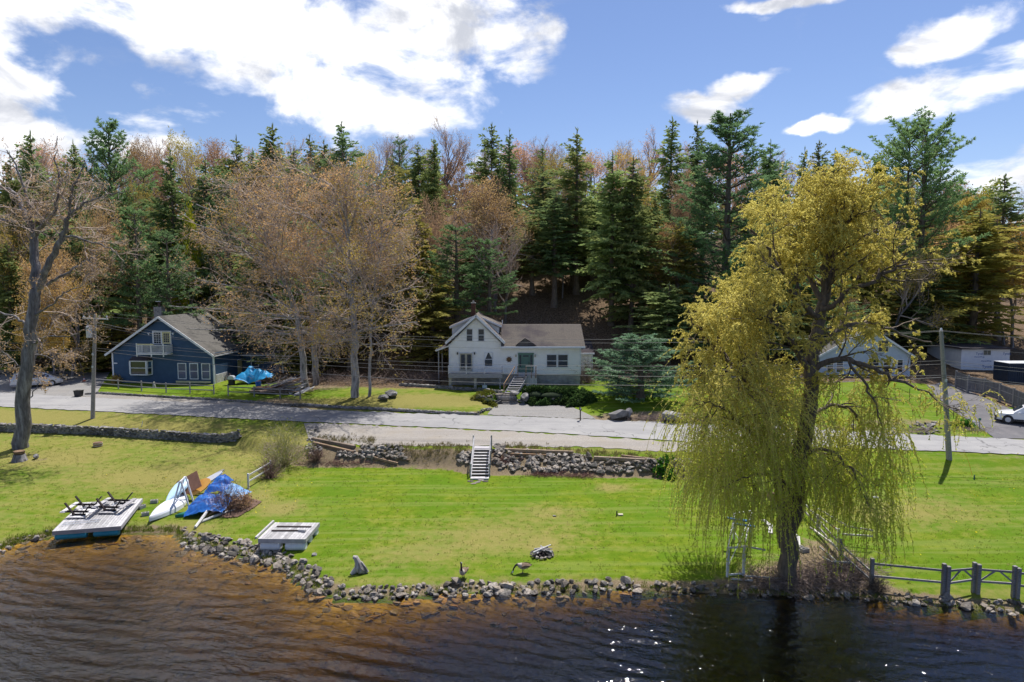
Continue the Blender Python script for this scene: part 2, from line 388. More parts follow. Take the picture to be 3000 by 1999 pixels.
def sheet_mat(name, c1, c2, c3, fs=30, bs=.5, crack=False, rough=.9):
    m = bpy.data.materials.new(name); m.use_nodes = True; nt = m.node_tree; p = nt.nodes['Principled BSDF']
    p.inputs['Roughness'].default_value = rough; p.inputs['Specular IOR Level'].default_value = .2
    P = nt.nodes.new('ShaderNodeNewGeometry').outputs['Position']
    c = mixc(nt, mapr(nt, noise_n(nt, P, fs, 3, .7), .3, .7), c1, c2)
    c = mixc(nt, mapr(nt, noise_n(nt, P, bs, 6, .65), .45, .7, 0, .7), c, c3)
    st = noise_n(nt, vmath(nt, 'MULTIPLY', vmath(nt, 'ADD', P, (0, 0, 0)).outputs[0], (.05, .9, 0)).outputs[0], 1., 3)
    c = mixc(nt, mapr(nt, st, .42, .6, 0, .55), c, mixc(nt, 1., c, (.82, .82, .84), 'MULTIPLY'))
    if crack:
        vo = nt.nodes.new('ShaderNodeTexVoronoi'); vo.feature = 'DISTANCE_TO_EDGE'; vo.inputs['Scale'].default_value = .35
        wv = vmath(nt, 'ADD', P, vmath(nt, 'MULTIPLY', vmath(nt, 'SUBTRACT', NTnoise(nt, P, 1.2), (.5, .5, .5)).outputs[0], (1.6, 1.6, 0)).outputs[0]).outputs[0]
        LK(nt, wv, vo.inputs['Vector'])
        ck = mapr(nt, vo.outputs['Distance'], .006, .018, 1, 0)
        ck = math_n(nt, 'MULTIPLY', ck, mapr(nt, noise_n(nt, P, .25, 2), .45, .6))
        c = mixc(nt, math_n(nt, 'MULTIPLY', ck, .7), c, (.07, .07, .075))
    LK(nt, c, p.inputs['Base Color'])
    b = nt.nodes.new('ShaderNodeBump'); b.inputs['Strength'].default_value = .5; b.inputs['Distance'].default_value = .02
    LK(nt, noise_n(nt, P, fs, 3, .7), b.inputs['Height']); LK(nt, b.outputs[0], p.inputs['Normal'])
    return m
def NTnoise(nt, P, s):
    n = nt.nodes.new('ShaderNodeTexNoise'); n.inputs['Scale'].default_value = s; LK(nt, P, n.inputs['Vector']); return n.outputs['Color']
M = {}
M['ground'] = ground_mat()
M['road'] = sheet_mat('worn_asphalt', (.30, .295, .30), (.235, .235, .24), (.34, .335, .33), 22, .35, True)
M['shoulder'] = sheet_mat('gravel_shoulder', (.36, .335, .31), (.20, .185, .17), (.27, .24, .20), 12, .6)
M['gravel'] = sheet_mat('pale_gravel', (.30, .29, .285), (.15, .15, .15), (.24, .225, .21), 10, .8)
M['drive'] = sheet_mat('dark_asphalt', (.15, .145, .155), (.10, .10, .11), (.19, .18, .185), 20, .8)
M['mulch'] = sheet_mat('bark_mulch', (.16, .10, .075), (.07, .045, .035), (.22, .15, .11), 9, 1.5)
M['bed'] = mat('lake_bed', (.60, .36, .05), (.34, .19, .03), .9, .9, world=True, dark=(.10, .06, .025), dscale=2.2, dlo=.5, dhi=.7)
M['rock'] = mat('granite', (.28, .245, .21), (.12, .108, .098), 5, .9, .6, 14, rnd=.65, dark=(.10, .095, .09), dscale=3, dlo=.55, dhi=.75)
M['slate'] = mat('field_stone', (.27, .255, .245), (.13, .125, .125), 5, .9, .5, 12, rnd=.5, dark=(.05, .05, .045), dscale=3, dlo=.5, dhi=.7)
M['wet'] = mat('amber_stone_under_water', (.42, .25, .12), (.22, .13, .06), 4, .6, .3, rnd=.4)
M['boulder'] = mat('grey_boulder', (.28, .27, .275), (.16, .157, .16), 2, .9, .6, 8, rnd=.15, dark=(.11, .11, .10), dscale=1.6)
M['white'] = mat('white_paint', (.80, .80, .80), (.72, .72, .73), 3, .6, rnd=.02)
M['trim'] = mat('white_trim', (.74, .75, .79), (.66, .67, .71), 3, .55)
M['clap'] = mat('white_clapboard', (.87, .86, .84), (.82, .81, .78), 1.2, .6, dark=(.70, .68, .64), dscale=.8, dlo=.55, dhi=.8)
M['blue'] = mat('blue_clapboard', (.042, .090, .168), (.034, .074, .140), 1.5, .6, dark=(.06, .11, .19), dscale=.9, dlo=.55, dhi=.8)
M['paleblue'] = mat('pale_blue_clapboard', (.52, .58, .66), (.46, .52, .60), 1.5, .7)
M['roofg'] = mat('grey_shingle', (.150, .143, .132), (.105, .10, .095), 9, .95, .4, 30, dark=(.06, .058, .055), dscale=.35, dlo=.5, dhi=.68)
M['roofb'] = mat('brown_grey_shingle', (.155, .135, .115), (.105, .092, .085), 9, .95, .4, 30, dark=(.058, .048, .058), dscale=.16, dlo=.47, dhi=.6)
M['roofd'] = mat('dark_shingle', (.075, .062, .070), (.05, .042, .05), 9, .95, .4, 30)
M['found'] = mat('concrete', (.40, .39, .38), (.28, .27, .27), 3, .9, .3)
M['brick'] = mat('brick', (.14, .075, .055), (.09, .05, .04), 8, .9, .3, rnd=.25)
M['grey_wood'] = mat('weathered_wood', (.42, .41, .43), (.30, .29, .31), 3, .85, .4, 12, rnd=.16, stretch=(1, 6, 6))
M['pale_wood'] = mat('bleached_wood', (.60, .59, .60), (.46, .45, .46), 3, .85, .4, 12, rnd=.14, stretch=(6, 1, 6))
M['brown_wood'] = mat('brown_wood', (.30, .20, .13), (.18, .12, .08), 3, .85, .4, 12, rnd=.35)
M['fence_wood'] = mat('split_rail', (.33, .31, .31), (.19, .18, .185), 4, .9, .5, 12, rnd=.2, stretch=(1, 8, 8))
M['rust_rail'] = mat('pale_peeling_rail', (.58, .57, .55), (.40, .36, .32), 4, .8, .3, dark=(.27, .13, .06), dscale=2, dlo=.56, dhi=.66)
M['dock_white'] = mat('whitewashed_boards', (.46, .45, .46), (.32, .315, .33), 3, .8, .3, 9, rnd=.26, dark=(.33, .32, .34), dscale=2.5, dlo=.58, dhi=.75)
M['black_wood'] = mat('blackened_wood', (.045, .032, .032), (.02, .015, .016), 4, .7, .3, rnd=.3)
M['steel'] = mat('galvanised', (.55, .57, .62), (.45, .47, .52), 4, .45, metal=.5)
M['black'] = mat('black_plastic', (.02, .02, .022), (.03, .03, .032), 4, .5)
M['glass'] = mat('window_glass', (.025, .035, .05), (.015, .022, .032), .8, .06, spec=.8)
M['bluepane'] = mat('window_glass_with_blue_blind', (.07, .10, .22), (.05, .07, .16), .8, .12, spec=.7)
M['cream'] = mat('cream_paint', (.66, .60, .34), (.58, .53, .30), 3, .6)
M['green_door'] = mat('sage_green_paint', (.115, .215, .175), (.10, .185, .15), 3, .5)
M['beige'] = mat('beige_paint', (.44, .41, .32), (.38, .35, .27), 3, .6)
M['tarp'] = mat('blue_tarp', (.008, .09, .36), (.012, .13, .45), 2, .5, .3, 5, spec=.3, dark=(.02, .05, .22), dscale=1.3)
M['tarp2'] = mat('pale_blue_tarp', (.10, .24, .50), (.20, .36, .58), 2, .5, .3, 5, spec=.3)
M['tarp3'] = mat('cyan_tarp', (.01, .22, .50), (.02, .28, .56), 1, .5, .3, 4, spec=.3)
M['hull'] = mat('white_hull', (.72, .74, .80), (.66, .68, .74), 2, .35)
M['plywood'] = mat('brown_panel', (.27, .135, .085), (.22, .11, .07), 3, .7)
M['orange'] = mat('orange_board', (.80, .42, .10), (.72, .36, .08), 2, .5)
M['greenhull'] = mat('green_hull', (.01, .16, .12), (.01, .12, .09), 2, .4)
M['teal'] = mat('teal_float', (.02, .20, .30), (.03, .28, .38), 2, .5)
M['float'] = mat('white_float', (.70, .72, .76), (.58, .60, .64), 2, .5)
M['bark'] = mat('grey_bark', (.20, .185, .19), (.10, .092, .095), 3, .95, 1., 9, stretch=(3, 3, .6), world=False, dark=(.30, .29, .30), dscale=1.1)
M['bark_pale'] = mat('pale_grey_bark', (.46, .43, .42), (.28, .26, .26), 3, .95, .8, 9, stretch=(3, 3, .6), dark=(.14, .13, .13), dscale=1.3)
M['bark_dark'] = mat('dark_bark', (.20, .16, .125), (.10, .082, .068), 3, .95, 1., 9, stretch=(3, 3, .6))
M['twig'] = mat('grey_twig', (.54, .44, .38), (.38, .30, .26), 2, .9)
M['twig_red'] = mat('reddish_twig', (.34, .24, .21), (.22, .16, .14), 2, .9)
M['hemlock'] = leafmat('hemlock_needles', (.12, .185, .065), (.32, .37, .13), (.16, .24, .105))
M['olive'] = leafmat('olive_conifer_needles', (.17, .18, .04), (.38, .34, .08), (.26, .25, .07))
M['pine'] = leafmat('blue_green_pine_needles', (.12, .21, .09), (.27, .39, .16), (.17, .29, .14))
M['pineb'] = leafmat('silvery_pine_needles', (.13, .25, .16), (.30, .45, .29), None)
M['bud'] = leafmat('orange_spring_buds', (.48, .29, .14), (.66, .44, .19), (.54, .36, .21), .4)
M['bud2'] = leafmat('amber_spring_leaves', (.48, .32, .08), (.66, .52, .14), (.52, .42, .10), .4)
M['budred'] = leafmat('russet_spring_buds', (.40, .25, .16), (.56, .38, .22), (.46, .32, .20), .4)
M['yleaf'] = leafmat('yellow_green_leaves', (.26, .30, .02), (.42, .44, .04), (.34, .40, .03), .45)
M['willow'] = leafmat('willow_leaves', (.70, .62, .11), (.94, .86, .28), None, .55)
M['willowg'] = leafmat('green_willow_leaves', (.46, .53, .06), (.78, .80, .15), None, .55)
M['shrub'] = leafmat('dark_evergreen_leaves', (.035, .075, .025), (.10, .15, .045), None)
M['oliveshrub'] = leafmat('mossy_leaves', (.09, .11, .02), (.20, .20, .04), None)
M['herb'] = leafmat('bright_leaves', (.05, .14, .02), (.10, .24, .03), None)
M['drygrass'] = leafmat('dry_grass', (.34, .27, .15), (.22, .22, .06), None, .3)
M['tuft'] = leafmat('green_grass_tufts', (.12, .19, .02), (.22, .24, .05), None, .3)

# ---------------------------------------------------------------- terrain mesh
def axis(parts):
    a = [np.arange(x0, x1, st) for x0, x1, st in parts] + [np.array([parts[-1][1]])]
    return np.concatenate(a)
XS = axis([(-420, -110, 10), (-110, -62, 2.), (-62, 62, .4), (62, 110, 2.), (110, 420, 10)])
YS = axis([(-60, 20, 8), (20, 96, .4), (96, 150, 1.5), (150, 520, 10)])
GX, GY = np.meshgrid(XS, YS)
GZ = G(GX, GY)
def blobs(px_list, X, Y):
    a = np.zeros_like(X)
    for px, py, rx, ry, s in px_list:
        c = GP(px, py); e = GP(px + rx, py); n = GP(px, py - ry); rX = max(.3, abs(e.x - c.x)); rY = max(.3, abs(n.y - c.y))
        dd = ((X - c.x) / rX) ** 2 + ((Y - c.y) / rY) ** 2
        a = a + s * np.exp(-dd)
    return a
Yk = [bl(k, GX)[0] for k in range(len(B))]
PX = 1500 + FPX * GX / np.maximum(GY, 1)
dry = .13 + .13 * vnoise(GX, GY, .25, 11) + .10 * vnoise(GX, GY, .8, 12)
leftlawn = np.clip((-GX - 14) / 6, 0, 1) * np.clip((Yk[4] - GY) / 2, 0, 1)
dry += leftlawn * (.20 + .22 * np.clip((GY - 50) / 8, 0, 1))
dry += blobs([(60, 1215, 400, 22, .55), (500, 1250, 180, 25, .3), (420, 1400, 220, 30, .45), (150, 1345, 120, 18, .55), (620, 1400, 160, 40, .35), (830, 1490, 60, 22, .7),
              (740, 1460, 60, 30, .5), (1450, 1570, 240, 45, .55), (1620, 1500, 110, 25, .5), (1790, 1430, 60, 12, .8), (1200, 1630, 180, 35, .4),
              (1590, 1600, 40, 20, .5), (1160, 1700, 300, 16, .35), (1700, 1700, 300, 14, .3), (1250, 1360, 260, 12, .5), (1000, 1290, 240, 12, .55), (1700, 1320, 300, 10, .45),
              (2600, 1500, 180, 30, .35), (2700, 1480, 300, 60, .18), (2860, 1740, 260, 24, .4), (2650, 1370, 260, 8, .3), (1050, 1180, 320, 18, 1.1), (1300, 1175, 150, 12, .8),
              (1200, 1130, 200, 12, .8), (550, 1550, 130, 20, .4), (2660, 1235, 120, 16, .35)], GX, GY)
dry *= 1.25
dry -= blobs([(1320, 1420, 420, 40, .25), (1700, 1450, 300, 30, .15), (1700, 1660, 260, 30, .25), (2200, 1600, 150, 60, .3), (560, 1150, 400, 20, .4), (1800, 1180, 200, 30, .4), (2850, 1620, 260, 60, .25)], GX, GY)
dirt = np.zeros_like(GX)
edge = np.exp(-((GY - Yk[0] - .3) / .55) ** 2)
dirt += edge * .75
dirt += np.exp(-((GY - Yk[4] + .35) / .5) ** 2) * .45 + np.exp(-((GY - Yk[5] - .3) / .45) ** 2) * .5
dirt += ((PX > 760) & (PX < 2110)) * np.clip((GY - Yk[2] + .5) / .5, 0, 1) * np.clip((Yk[3] + .3 - GY) / .5, 0, 1) * .75
dirt += blobs([(2350, 1690, 230, 60, .9), (2420, 1620, 110, 60, .7), (720, 1200, 130, 14, .5), (2330, 1460, 60, 20, .5), (2450, 1485, 60, 14, .5), (820, 1175, 110, 16, .6),
               (2590, 1240, 190, 16, .55), (2800, 1240, 120, 10, .4), (1900, 1215, 220, 14, .75), (2000, 1388, 90, 12, .6), (950, 1345, 260, 14, .3), (940, 1130, 130, 14, .7),
               (120, 1348, 45, 9, .5), (1590, 1620, 45, 22, .45), (60, 1590, 120, 18, .45), (700, 1385, 60, 20, .3), (1290, 1125, 250, 9, .6)], GX, GY)
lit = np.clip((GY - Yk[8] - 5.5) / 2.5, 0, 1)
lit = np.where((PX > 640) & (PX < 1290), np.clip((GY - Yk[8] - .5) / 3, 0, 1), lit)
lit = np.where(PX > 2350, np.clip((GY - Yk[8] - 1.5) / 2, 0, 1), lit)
zone = np.stack([np.clip(dry, 0, 1.2), np.clip(dirt, 0, 1), np.clip(lit, 0, 1)], -1).reshape(-1, 3)
Vt = np.stack([GX, GY, GZ], -1).reshape(-1, 3)
ny, nx = GX.shape
ii = np.arange(ny - 1)[:, None] * nx + np.arange(nx - 1)[None, :]
Ft = np.stack([ii, ii + 1, ii + nx + 1, ii + nx], -1).reshape(-1, 4)
fc_y = (GY[:-1, :-1] + .2); fz = GZ[:-1, :-1]
sel_bed = (GZ[1:, 1:] < -.02).ravel(); hill = ((GY - Yk[9])[:-1, :-1] > 0).ravel() & ~sel_bed; lawn_ = ~sel_bed & ~hill
def sub(name, mask, mt):
    f = Ft[mask]; used, inv = np.unique(f, return_inverse=True)
    me = np_mesh(name, Vt[used], inv.reshape(f.shape), mt, {'zone': zone[used]})
    me.polygons.foreach_set('use_smooth', [True] * len(me.polygons))
    o = link_mesh(name, me); o['kind'] = 'structure'; return o
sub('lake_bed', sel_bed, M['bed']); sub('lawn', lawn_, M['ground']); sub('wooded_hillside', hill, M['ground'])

# sheets draped on the terrain
def sheet(name, A, Bc, mt, off, nu=80, nv=8, jit=0.):
    A = [Vector(p) for p in A]; Bc = [Vector(p) for p in Bc]
    def samp(L, t):
        s = t * (len(L) - 1); i = min(int(s), len(L) - 2); return L[i].lerp(L[i + 1], s - i)
    V = []
    for i in range(nu + 1):
        a = samp(A, i / nu); b = samp(Bc, i / nu)
        ja = R.uniform(-jit, jit); jb = R.uniform(-jit, jit)
        dv = (b - a).normalized()
        a = a + dv * ja; b = b + dv * jb
        for j in range(nv + 1): V.append(a.lerp(b, j / nv))
    V = np.array([tuple(v) for v in V]); V[:, 2] = G(V[:, 0], V[:, 1]) + off
    k = np.arange(nu)[:, None] * (nv + 1) + np.arange(nv)[None, :]
    Fq = np.stack([k, k + 1, k + nv + 2, k + nv + 1], -1).reshape(-1, 4)
    me = np_mesh(name, V, Fq, mt); me.polygons.foreach_set('use_smooth', [True] * len(me.polygons))
    o = link_mesh(name, me); o['kind'] = 'structure'; return o
def kline(k, x0, x1, n, dy=0):
    xs = np.linspace(x0, x1, n); Y, _ = bl(k, xs); return [(x, y + dy, 0) for x, y in zip(xs, Y)]
sheet('road', kline(4, -110, 110, 111), kline(5, -110, 110, 111), M['road'], .055, 440, 10, .14)
def gpl(l): return [GP(x, y) for x, y in l]
sheet('gravel_shoulder', gpl([(905, 1290), (1000, 1300), (1100, 1306), (1250, 1308), (1400, 1307), (1550, 1309), (1700, 1310), (1900, 1322), (2080, 1327), (2200, 1322)]),
      gpl([(890, 1240), (1000, 1244), (1100, 1249), (1250, 1255), (1400, 1262), (1550, 1269), (1700, 1278), (1900, 1291), (2080, 1302), (2200, 1306)]), M['shoulder'], .035, 120, 8, .25)
sheet('roadside_gravel', gpl([(-300, 1150), (0, 1156), (150, 1160), (300, 1170), (600, 1186), (850, 1199)]), gpl([(-300, 1110), (0, 1118), (150, 1128), (300, 1157), (600, 1172), (850, 1188)]), M['shoulder'], .03, 100, 8, .15)
sheet('gravel_yard', gpl([(-600, 1140), (-150, 1150), (0, 1154), (120, 1158), (280, 1163)]), gpl([(-600, 1085), (-150, 1088), (0, 1086), (160, 1088), (322, 1092)]), M['gravel'], .045, 90, 14, .2)
sheet('gravel_parking_bay', gpl([(1428, 1216), (1500, 1220), (1580, 1223), (1660, 1227), (1745, 1229)]), gpl([(1458, 1182), (1500, 1178), (1580, 1180), (1630, 1183), (1668, 1190)]), M['gravel'], .05, 60, 20, .15)
sheet('driveway', gpl([(2915, 1286), (2880, 1262), (2825, 1225), (2780, 1195), (2745, 1165), (2715, 1130)]), gpl([(3300, 1290), (3100, 1262), (3010, 1222), (2925, 1185), (2845, 1150), (2765, 1118)]), M['drive'], .05, 80, 14, .06)
sheet('mulch_bed', gpl([(625, 1500), (660, 1520), (700, 1515), (735, 1495), (768, 1472)]), gpl([(630, 1470), (655, 1462), (690, 1460), (730, 1462), (766, 1470)]), M['mulch'], .06, 50, 10, .08)

# ---------------------------------------------------------------- lake water
def water():
    xs = axis([(-200, -60, 8), (-60, -34, 1.), (-34, 34, .095), (34, 60, 1.), (60, 200, 8)]); ys = axis([(-58, 18, 6), (18, 36, .075), (36, 47, .25)])
    X, Y = np.meshgrid(xs, ys)
    rr = np.random.default_rng(5); Z = np.zeros_like(X)
    wx = X + .8 * np.sin(Y * .35 + X * .11); wy = Y + .7 * np.sin(X * .23) + .5 * np.sin(X * .07 + 1)
    for i in range(34):
        lam = rr.uniform(.32, 1.3); th = rr.normal(radians(-14), .24) + pi / 2; k = 2 * pi / lam
        am = .0070 * lam ** 1.0
        Z += am * np.sin(k * (wx * cos(th) + wy * sin(th)) + rr.uniform(0, 6.3))
    gust = .65 + .45 * vnoise(X, Y, .12, 9)
    Ys, _ = bl(0, X)
    Z *= gust * np.clip((Ys - Y) / 5, .18, 1)
    V = np.stack([X, Y, Z], -1).reshape(-1, 3); ny, nx = X.shape
    k = np.arange(ny - 1)[:, None] * nx + np.arange(nx - 1)[None, :]
    Fq = np.stack([k, k + 1, k + nx + 1, k + nx], -1).reshape(-1, 4)
    m = bpy.data.materials.new('lake_water'); m.use_nodes = True; nt = m.node_tree; nt.nodes.clear()
    P = nt.nodes.new('ShaderNodeNewGeometry').outputs['Position']
    rot = nt.nodes.new('ShaderNodeVectorRotate'); rot.inputs['Angle'].default_value = radians(14); LK(nt, P, rot.inputs['Vector'])
    st = vmath(nt, 'MULTIPLY', rot.outputs[0], (.8, 2.2, 1)).outputs[0]
    bsum = math_n(nt, 'ADD', noise_n(nt, st, 3.2, 1, .5, .6), math_n(nt, 'MULTIPLY', noise_n(nt, st, 8, 1, .5, .3), .35))
    b = nt.nodes.new('ShaderNodeBump'); b.inputs['Strength'].default_value = .33; b.inputs['Distance'].default_value = .12; LK(nt, bsum, b.inputs['Height'])
    gl = nt.nodes.new('ShaderNodeBsdfGlossy'); gl.inputs['Roughness'].default_value = .08; LK(nt, b.outputs[0], gl.inputs['Normal'])
    tr = nt.nodes.new('ShaderNodeBsdfTransparent')
    fr = nt.nodes.new('ShaderNodeFresnel'); fr.inputs['IOR'].default_value = 1.85; LK(nt, b.outputs[0], fr.inputs['Normal'])
    mx = nt.nodes.new('ShaderNodeMixShader'); LK(nt, fr.outputs[0], mx.inputs[0]); LK(nt, tr.outputs[0], mx.inputs[1]); LK(nt, gl.outputs[0], mx.inputs[2])
    ab = nt.nodes.new('ShaderNodeVolumeAbsorption'); ab.inputs['Color'].default_value = (.48, .405, .02, 1); ab.inputs['Density'].default_value = 1.9
    o = nt.nodes.new('ShaderNodeOutputMaterial'); LK(nt, mx.outputs[0], o.inputs[0]); LK(nt, ab.outputs[0], o.inputs['Volume'])
    # close the body of water with sides and a floor below the bed
    me = np_mesh('lake_water', V, Fq, m)
    bm = bmesh.new(); bm.from_mesh(me); be = [e for e in bm.edges if e.is_boundary]
    r_ = bmesh.ops.extrude_edge_only(bm, edges=be); vs = [v for v in r_['geom'] if isinstance(v, bmesh.types.BMVert)]
    for v in vs: v.co.z = -6
    bm.edges.ensure_lookup_table(); be2 = [e for e in bm.edges if e.is_boundary]
    bmesh.ops.holes_fill(bm, edges=be2, sides=0)
    bmesh.ops.recalc_face_normals(bm, faces=bm.faces)
    bm.to_mesh(me); bm.free(); me.polygons.foreach_set('use_smooth', [True] * len(me.polygons))
    ob = link_mesh('lake_water', me); ob['kind'] = 'structure'
water()
# ---------------------------------------------------------------- vegetation
def tubes(segs, k=3):
    """segs rows: x0 y0 z0 x1 y1 z1 r0 r1 -> verts, quads"""
    S = np.asarray(segs, float)
    if not len(S): return np.zeros((0, 3)), np.zeros((0, 4), int)
    p0, p1, r0, r1 = S[:, :3], S[:, 3:6], S[:, 6], S[:, 7]
    d = p1 - p0; d /= np.maximum(np.linalg.norm(d, axis=1), 1e-6)[:, None]
    a = np.where(np.abs(d[:, 2:3]) < .9, np.array([[0, 0, 1.]]), np.array([[1., 0, 0]]))
    u = np.cross(d, a); u /= np.linalg.norm(u, axis=1)[:, None]; w = np.cross(d, u)
    V = []
    for p, r_ in ((p0, r0), (p1, r1)):
        for i in range(k):
            t = 2 * pi * i / k; V.append(p + (u * cos(t) + w * sin(t)) * r_[:, None])
    V = np.stack(V, 1).reshape(-1, 3); n = len(S); b = np.arange(n)[:, None] * 2 * k
    F_ = np.concatenate([np.stack([b[:, 0] + i, b[:, 0] + (i + 1) % k, b[:, 0] + k + (i + 1) % k, b[:, 0] + k + i], 1) for i in range(k)])
    return V, F_
def cards(P, A, w, rng, quad=True):
    """leaf-like faces from P along A, width w"""
    P = np.asarray(P, float); A = np.asarray(A, float); n = len(P)
    s = np.cross(A, rng.normal(size=(n, 3))); s /= np.maximum(np.linalg.norm(s, axis=1), 1e-6)[:, None]
    w = np.broadcast_to(np.asarray(w, float), (n,))[:, None]
    V = np.stack([P, P + A * .45 + s * w, P + A, P + A * .45 - s * w], 1).reshape(-1, 3)
    return V, np.arange(4 * n).reshape(n, 4)
def rep(a, k): return np.repeat(a, k, axis=0)
def join_np(parts):
    V, F_, o = [], [], 0
    for v, f in parts:
        V.append(v); F_.append(f + o); o += len(v)
    return np.concatenate(V), np.concatenate(F_)
def rough_trunk(h, r, rng, lean=.015, n=10, top=.12):
    pts = []; x = y = 0
    for i in range(n + 1):
        t = i / n; pts.append((x, y, h * t, r * (1 - t * (1 - top)) * (1.35 if i == 0 else 1)))
        x += rng.normal() * lean * h / n; y += rng.normal() * lean * h / n
    return pts
def ctube(pts, k=7):
    mb = MB(); mb.tube([p[:3] for p in pts], [p[3] for p in pts], k, cap=False); return np.array(mb.v), np.array(mb.f)
def seg_from(pts): return [(*a[:3], *b[:3], a[3], b[3]) for a, b in zip(pts[:-1], pts[1:])]

def conifer(seed, h=16., rb=3.4, bare=.14, dens=1.0, ragged=.3, top_pow=.62, droop=.35):
    """hemlock / spruce: unit tree returned as (trunk mesh data, crown mesh data)"""
    rng = np.random.default_rng(seed); tr = rough_trunk(h, .17 + h * .006, rng)
    segs = seg_from(tr); P, A, Wd, Vv = [], [], [], []
    z = h * bare
    while z < h * .985:
        t = (z / h - bare) / (1 - bare)
        i = min(int(z / h * 10), 9); cx, cy = tr[i][0], tr[i][1]
        for b in range(int(round((5.6 if t < .85 else 3.4) * dens))):
            az = rng.uniform(0, 2 * pi)
            prof = (1 - t) ** top_pow * (.55 + .45 * min(1, t * 5 + .35))
            L = rb * prof * rng.uniform(1 - ragged * 1.6, 1 + ragged) * (1 + .22 * cos(az - seed)) * (1 + .28 * sin(z * 1.7 + seed + 2 * az) + .18 * sin(z * 4.1 + az * 3)) + .22
            up = rng.uniform(-.05, .25) + t * .45
            d = np.array([cos(az), sin(az), up]); p = np.array([cx, cy, z + rng.uniform(-.12, .12)])
            n = max(2, int(L / .26)); q = p.copy(); stp = L / n; shade = rng.uniform(0, 1)
            for k in range(n):
                q2 = q + d * stp; d = d + np.array([0, 0, -droop * stp / max(L, .5) * 1.3]); d /= np.linalg.norm(d)
                if k == 0 or k % 3 == 0: segs.append((*q, *q2, .03 * (1 - k / n) + .008, .03 * (1 - (k + 1) / n) + .006))
                f = (k + 1) / n
                if f > .18:
                    sl = (.30 + .55 * (1 - f)) * min(1, L / 2) + .20
                    lat = np.array([-d[1], d[0], 0])
                    for sgn in (-1, 1):
                        a = lat * sgn * rng.uniform(.55, 1.) + d * rng.uniform(.5, 1.) + np.array([0, 0, rng.uniform(-.55, .12)])
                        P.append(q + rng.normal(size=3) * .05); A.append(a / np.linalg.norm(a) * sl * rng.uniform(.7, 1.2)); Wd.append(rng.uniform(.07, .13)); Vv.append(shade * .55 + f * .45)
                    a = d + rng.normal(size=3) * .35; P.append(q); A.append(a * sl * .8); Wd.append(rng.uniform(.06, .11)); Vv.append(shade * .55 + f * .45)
                q = q2
        z += rng.uniform(.22, .36) * h / 16
    for s in range(6): P.append([tr[-1][0], tr[-1][1], h - .5 + .08 * s]); A.append([rng.normal() * .1, rng.normal() * .1, .5]); Wd.append(.05); Vv.append(.7)
    V, F_ = cards(P, A, Wd, rng); return ctube(tr, 7), tubes(segs[len(tr) - 1:], 4), (V, F_, np.repeat(np.array(Vv), 4))

def pine(seed, h=17., rb=4.5, bare=.3, tiers=18, flat=True, per=5, tuft=1.0, top_pow=.6, wind=0.):
    """white pine: separate layers of upswept branches ending in needle plumes"""
    rng = np.random.default_rng(seed); tr = rough_trunk(h, .2 + h * .008, rng)
    segs = seg_from(tr); P, A, Wd, Vv = [], [], [], []
    for ti in range(tiers):
        t = (ti + rng.uniform(-.2, .2)) / tiers; t = min(max(t, 0), .98); z = h * (bare + (1 - bare) * t)
        i = min(int(z / h * 10), 9); cx, cy = tr[i][0], tr[i][1]
        for b in range(rng.integers(per - 2, per + 2)):
            az = rng.uniform(0, 2 * pi); prof = (1 - t) ** top_pow * (.6 + .4 * min(1, t * 4 + .3))
            L = rb * prof * rng.uniform(.45, 1.2) * (1 + wind * cos(az)) + .4
            el = rng.uniform(-.02, .22) + t * .75
            d = np.array([cos(az), sin(az), el]); d /= np.linalg.norm(d); q = np.array([cx, cy, z]); n = max(3, int(L / .32)); st = L / n; shade = rng.uniform()
            for k in range(n):
                q2 = q + d * st; segs.append((*q, *q2, .045 * (1 - k / n) + .012, .045 * (1 - (k + 1) / n) + .01))
                d = d + np.array([0, 0, .10 * st]) + rng.normal(size=3) * .06; d /= np.linalg.norm(d); f = (k + 1) / n
                if f > .30:
                    nt_ = rng.integers(2, 5)
                    for j in range(nt_):
                        lat = np.array([-d[1], d[0], .0]) * rng.uniform(-1, 1)
                        c = q2 + lat * (.75 * (1 - f) + .25) * min(1, L / 2.5) + np.array([0, 0, rng.uniform(-.03, .14)])
                        m = int(7 * tuft)
                        a = d * .35 + lat * .35 + np.array([0, 0, .32]); a = a + rng.normal(size=(m, 3)) * .42
                        a = a / np.linalg.norm(a, axis=1)[:, None] * rng.uniform(.24, .44, (m, 1)); a[:, 2] *= .8
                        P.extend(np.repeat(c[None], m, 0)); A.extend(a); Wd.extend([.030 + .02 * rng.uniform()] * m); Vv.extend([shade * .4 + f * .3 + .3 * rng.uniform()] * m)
                q = q2
    V, F_ = cards(P, A, Wd, rng); return ctube(tr, 7), tubes(segs[len(tr) - 1:], 4), (V, F_, np.repeat(np.array(Vv), 4))

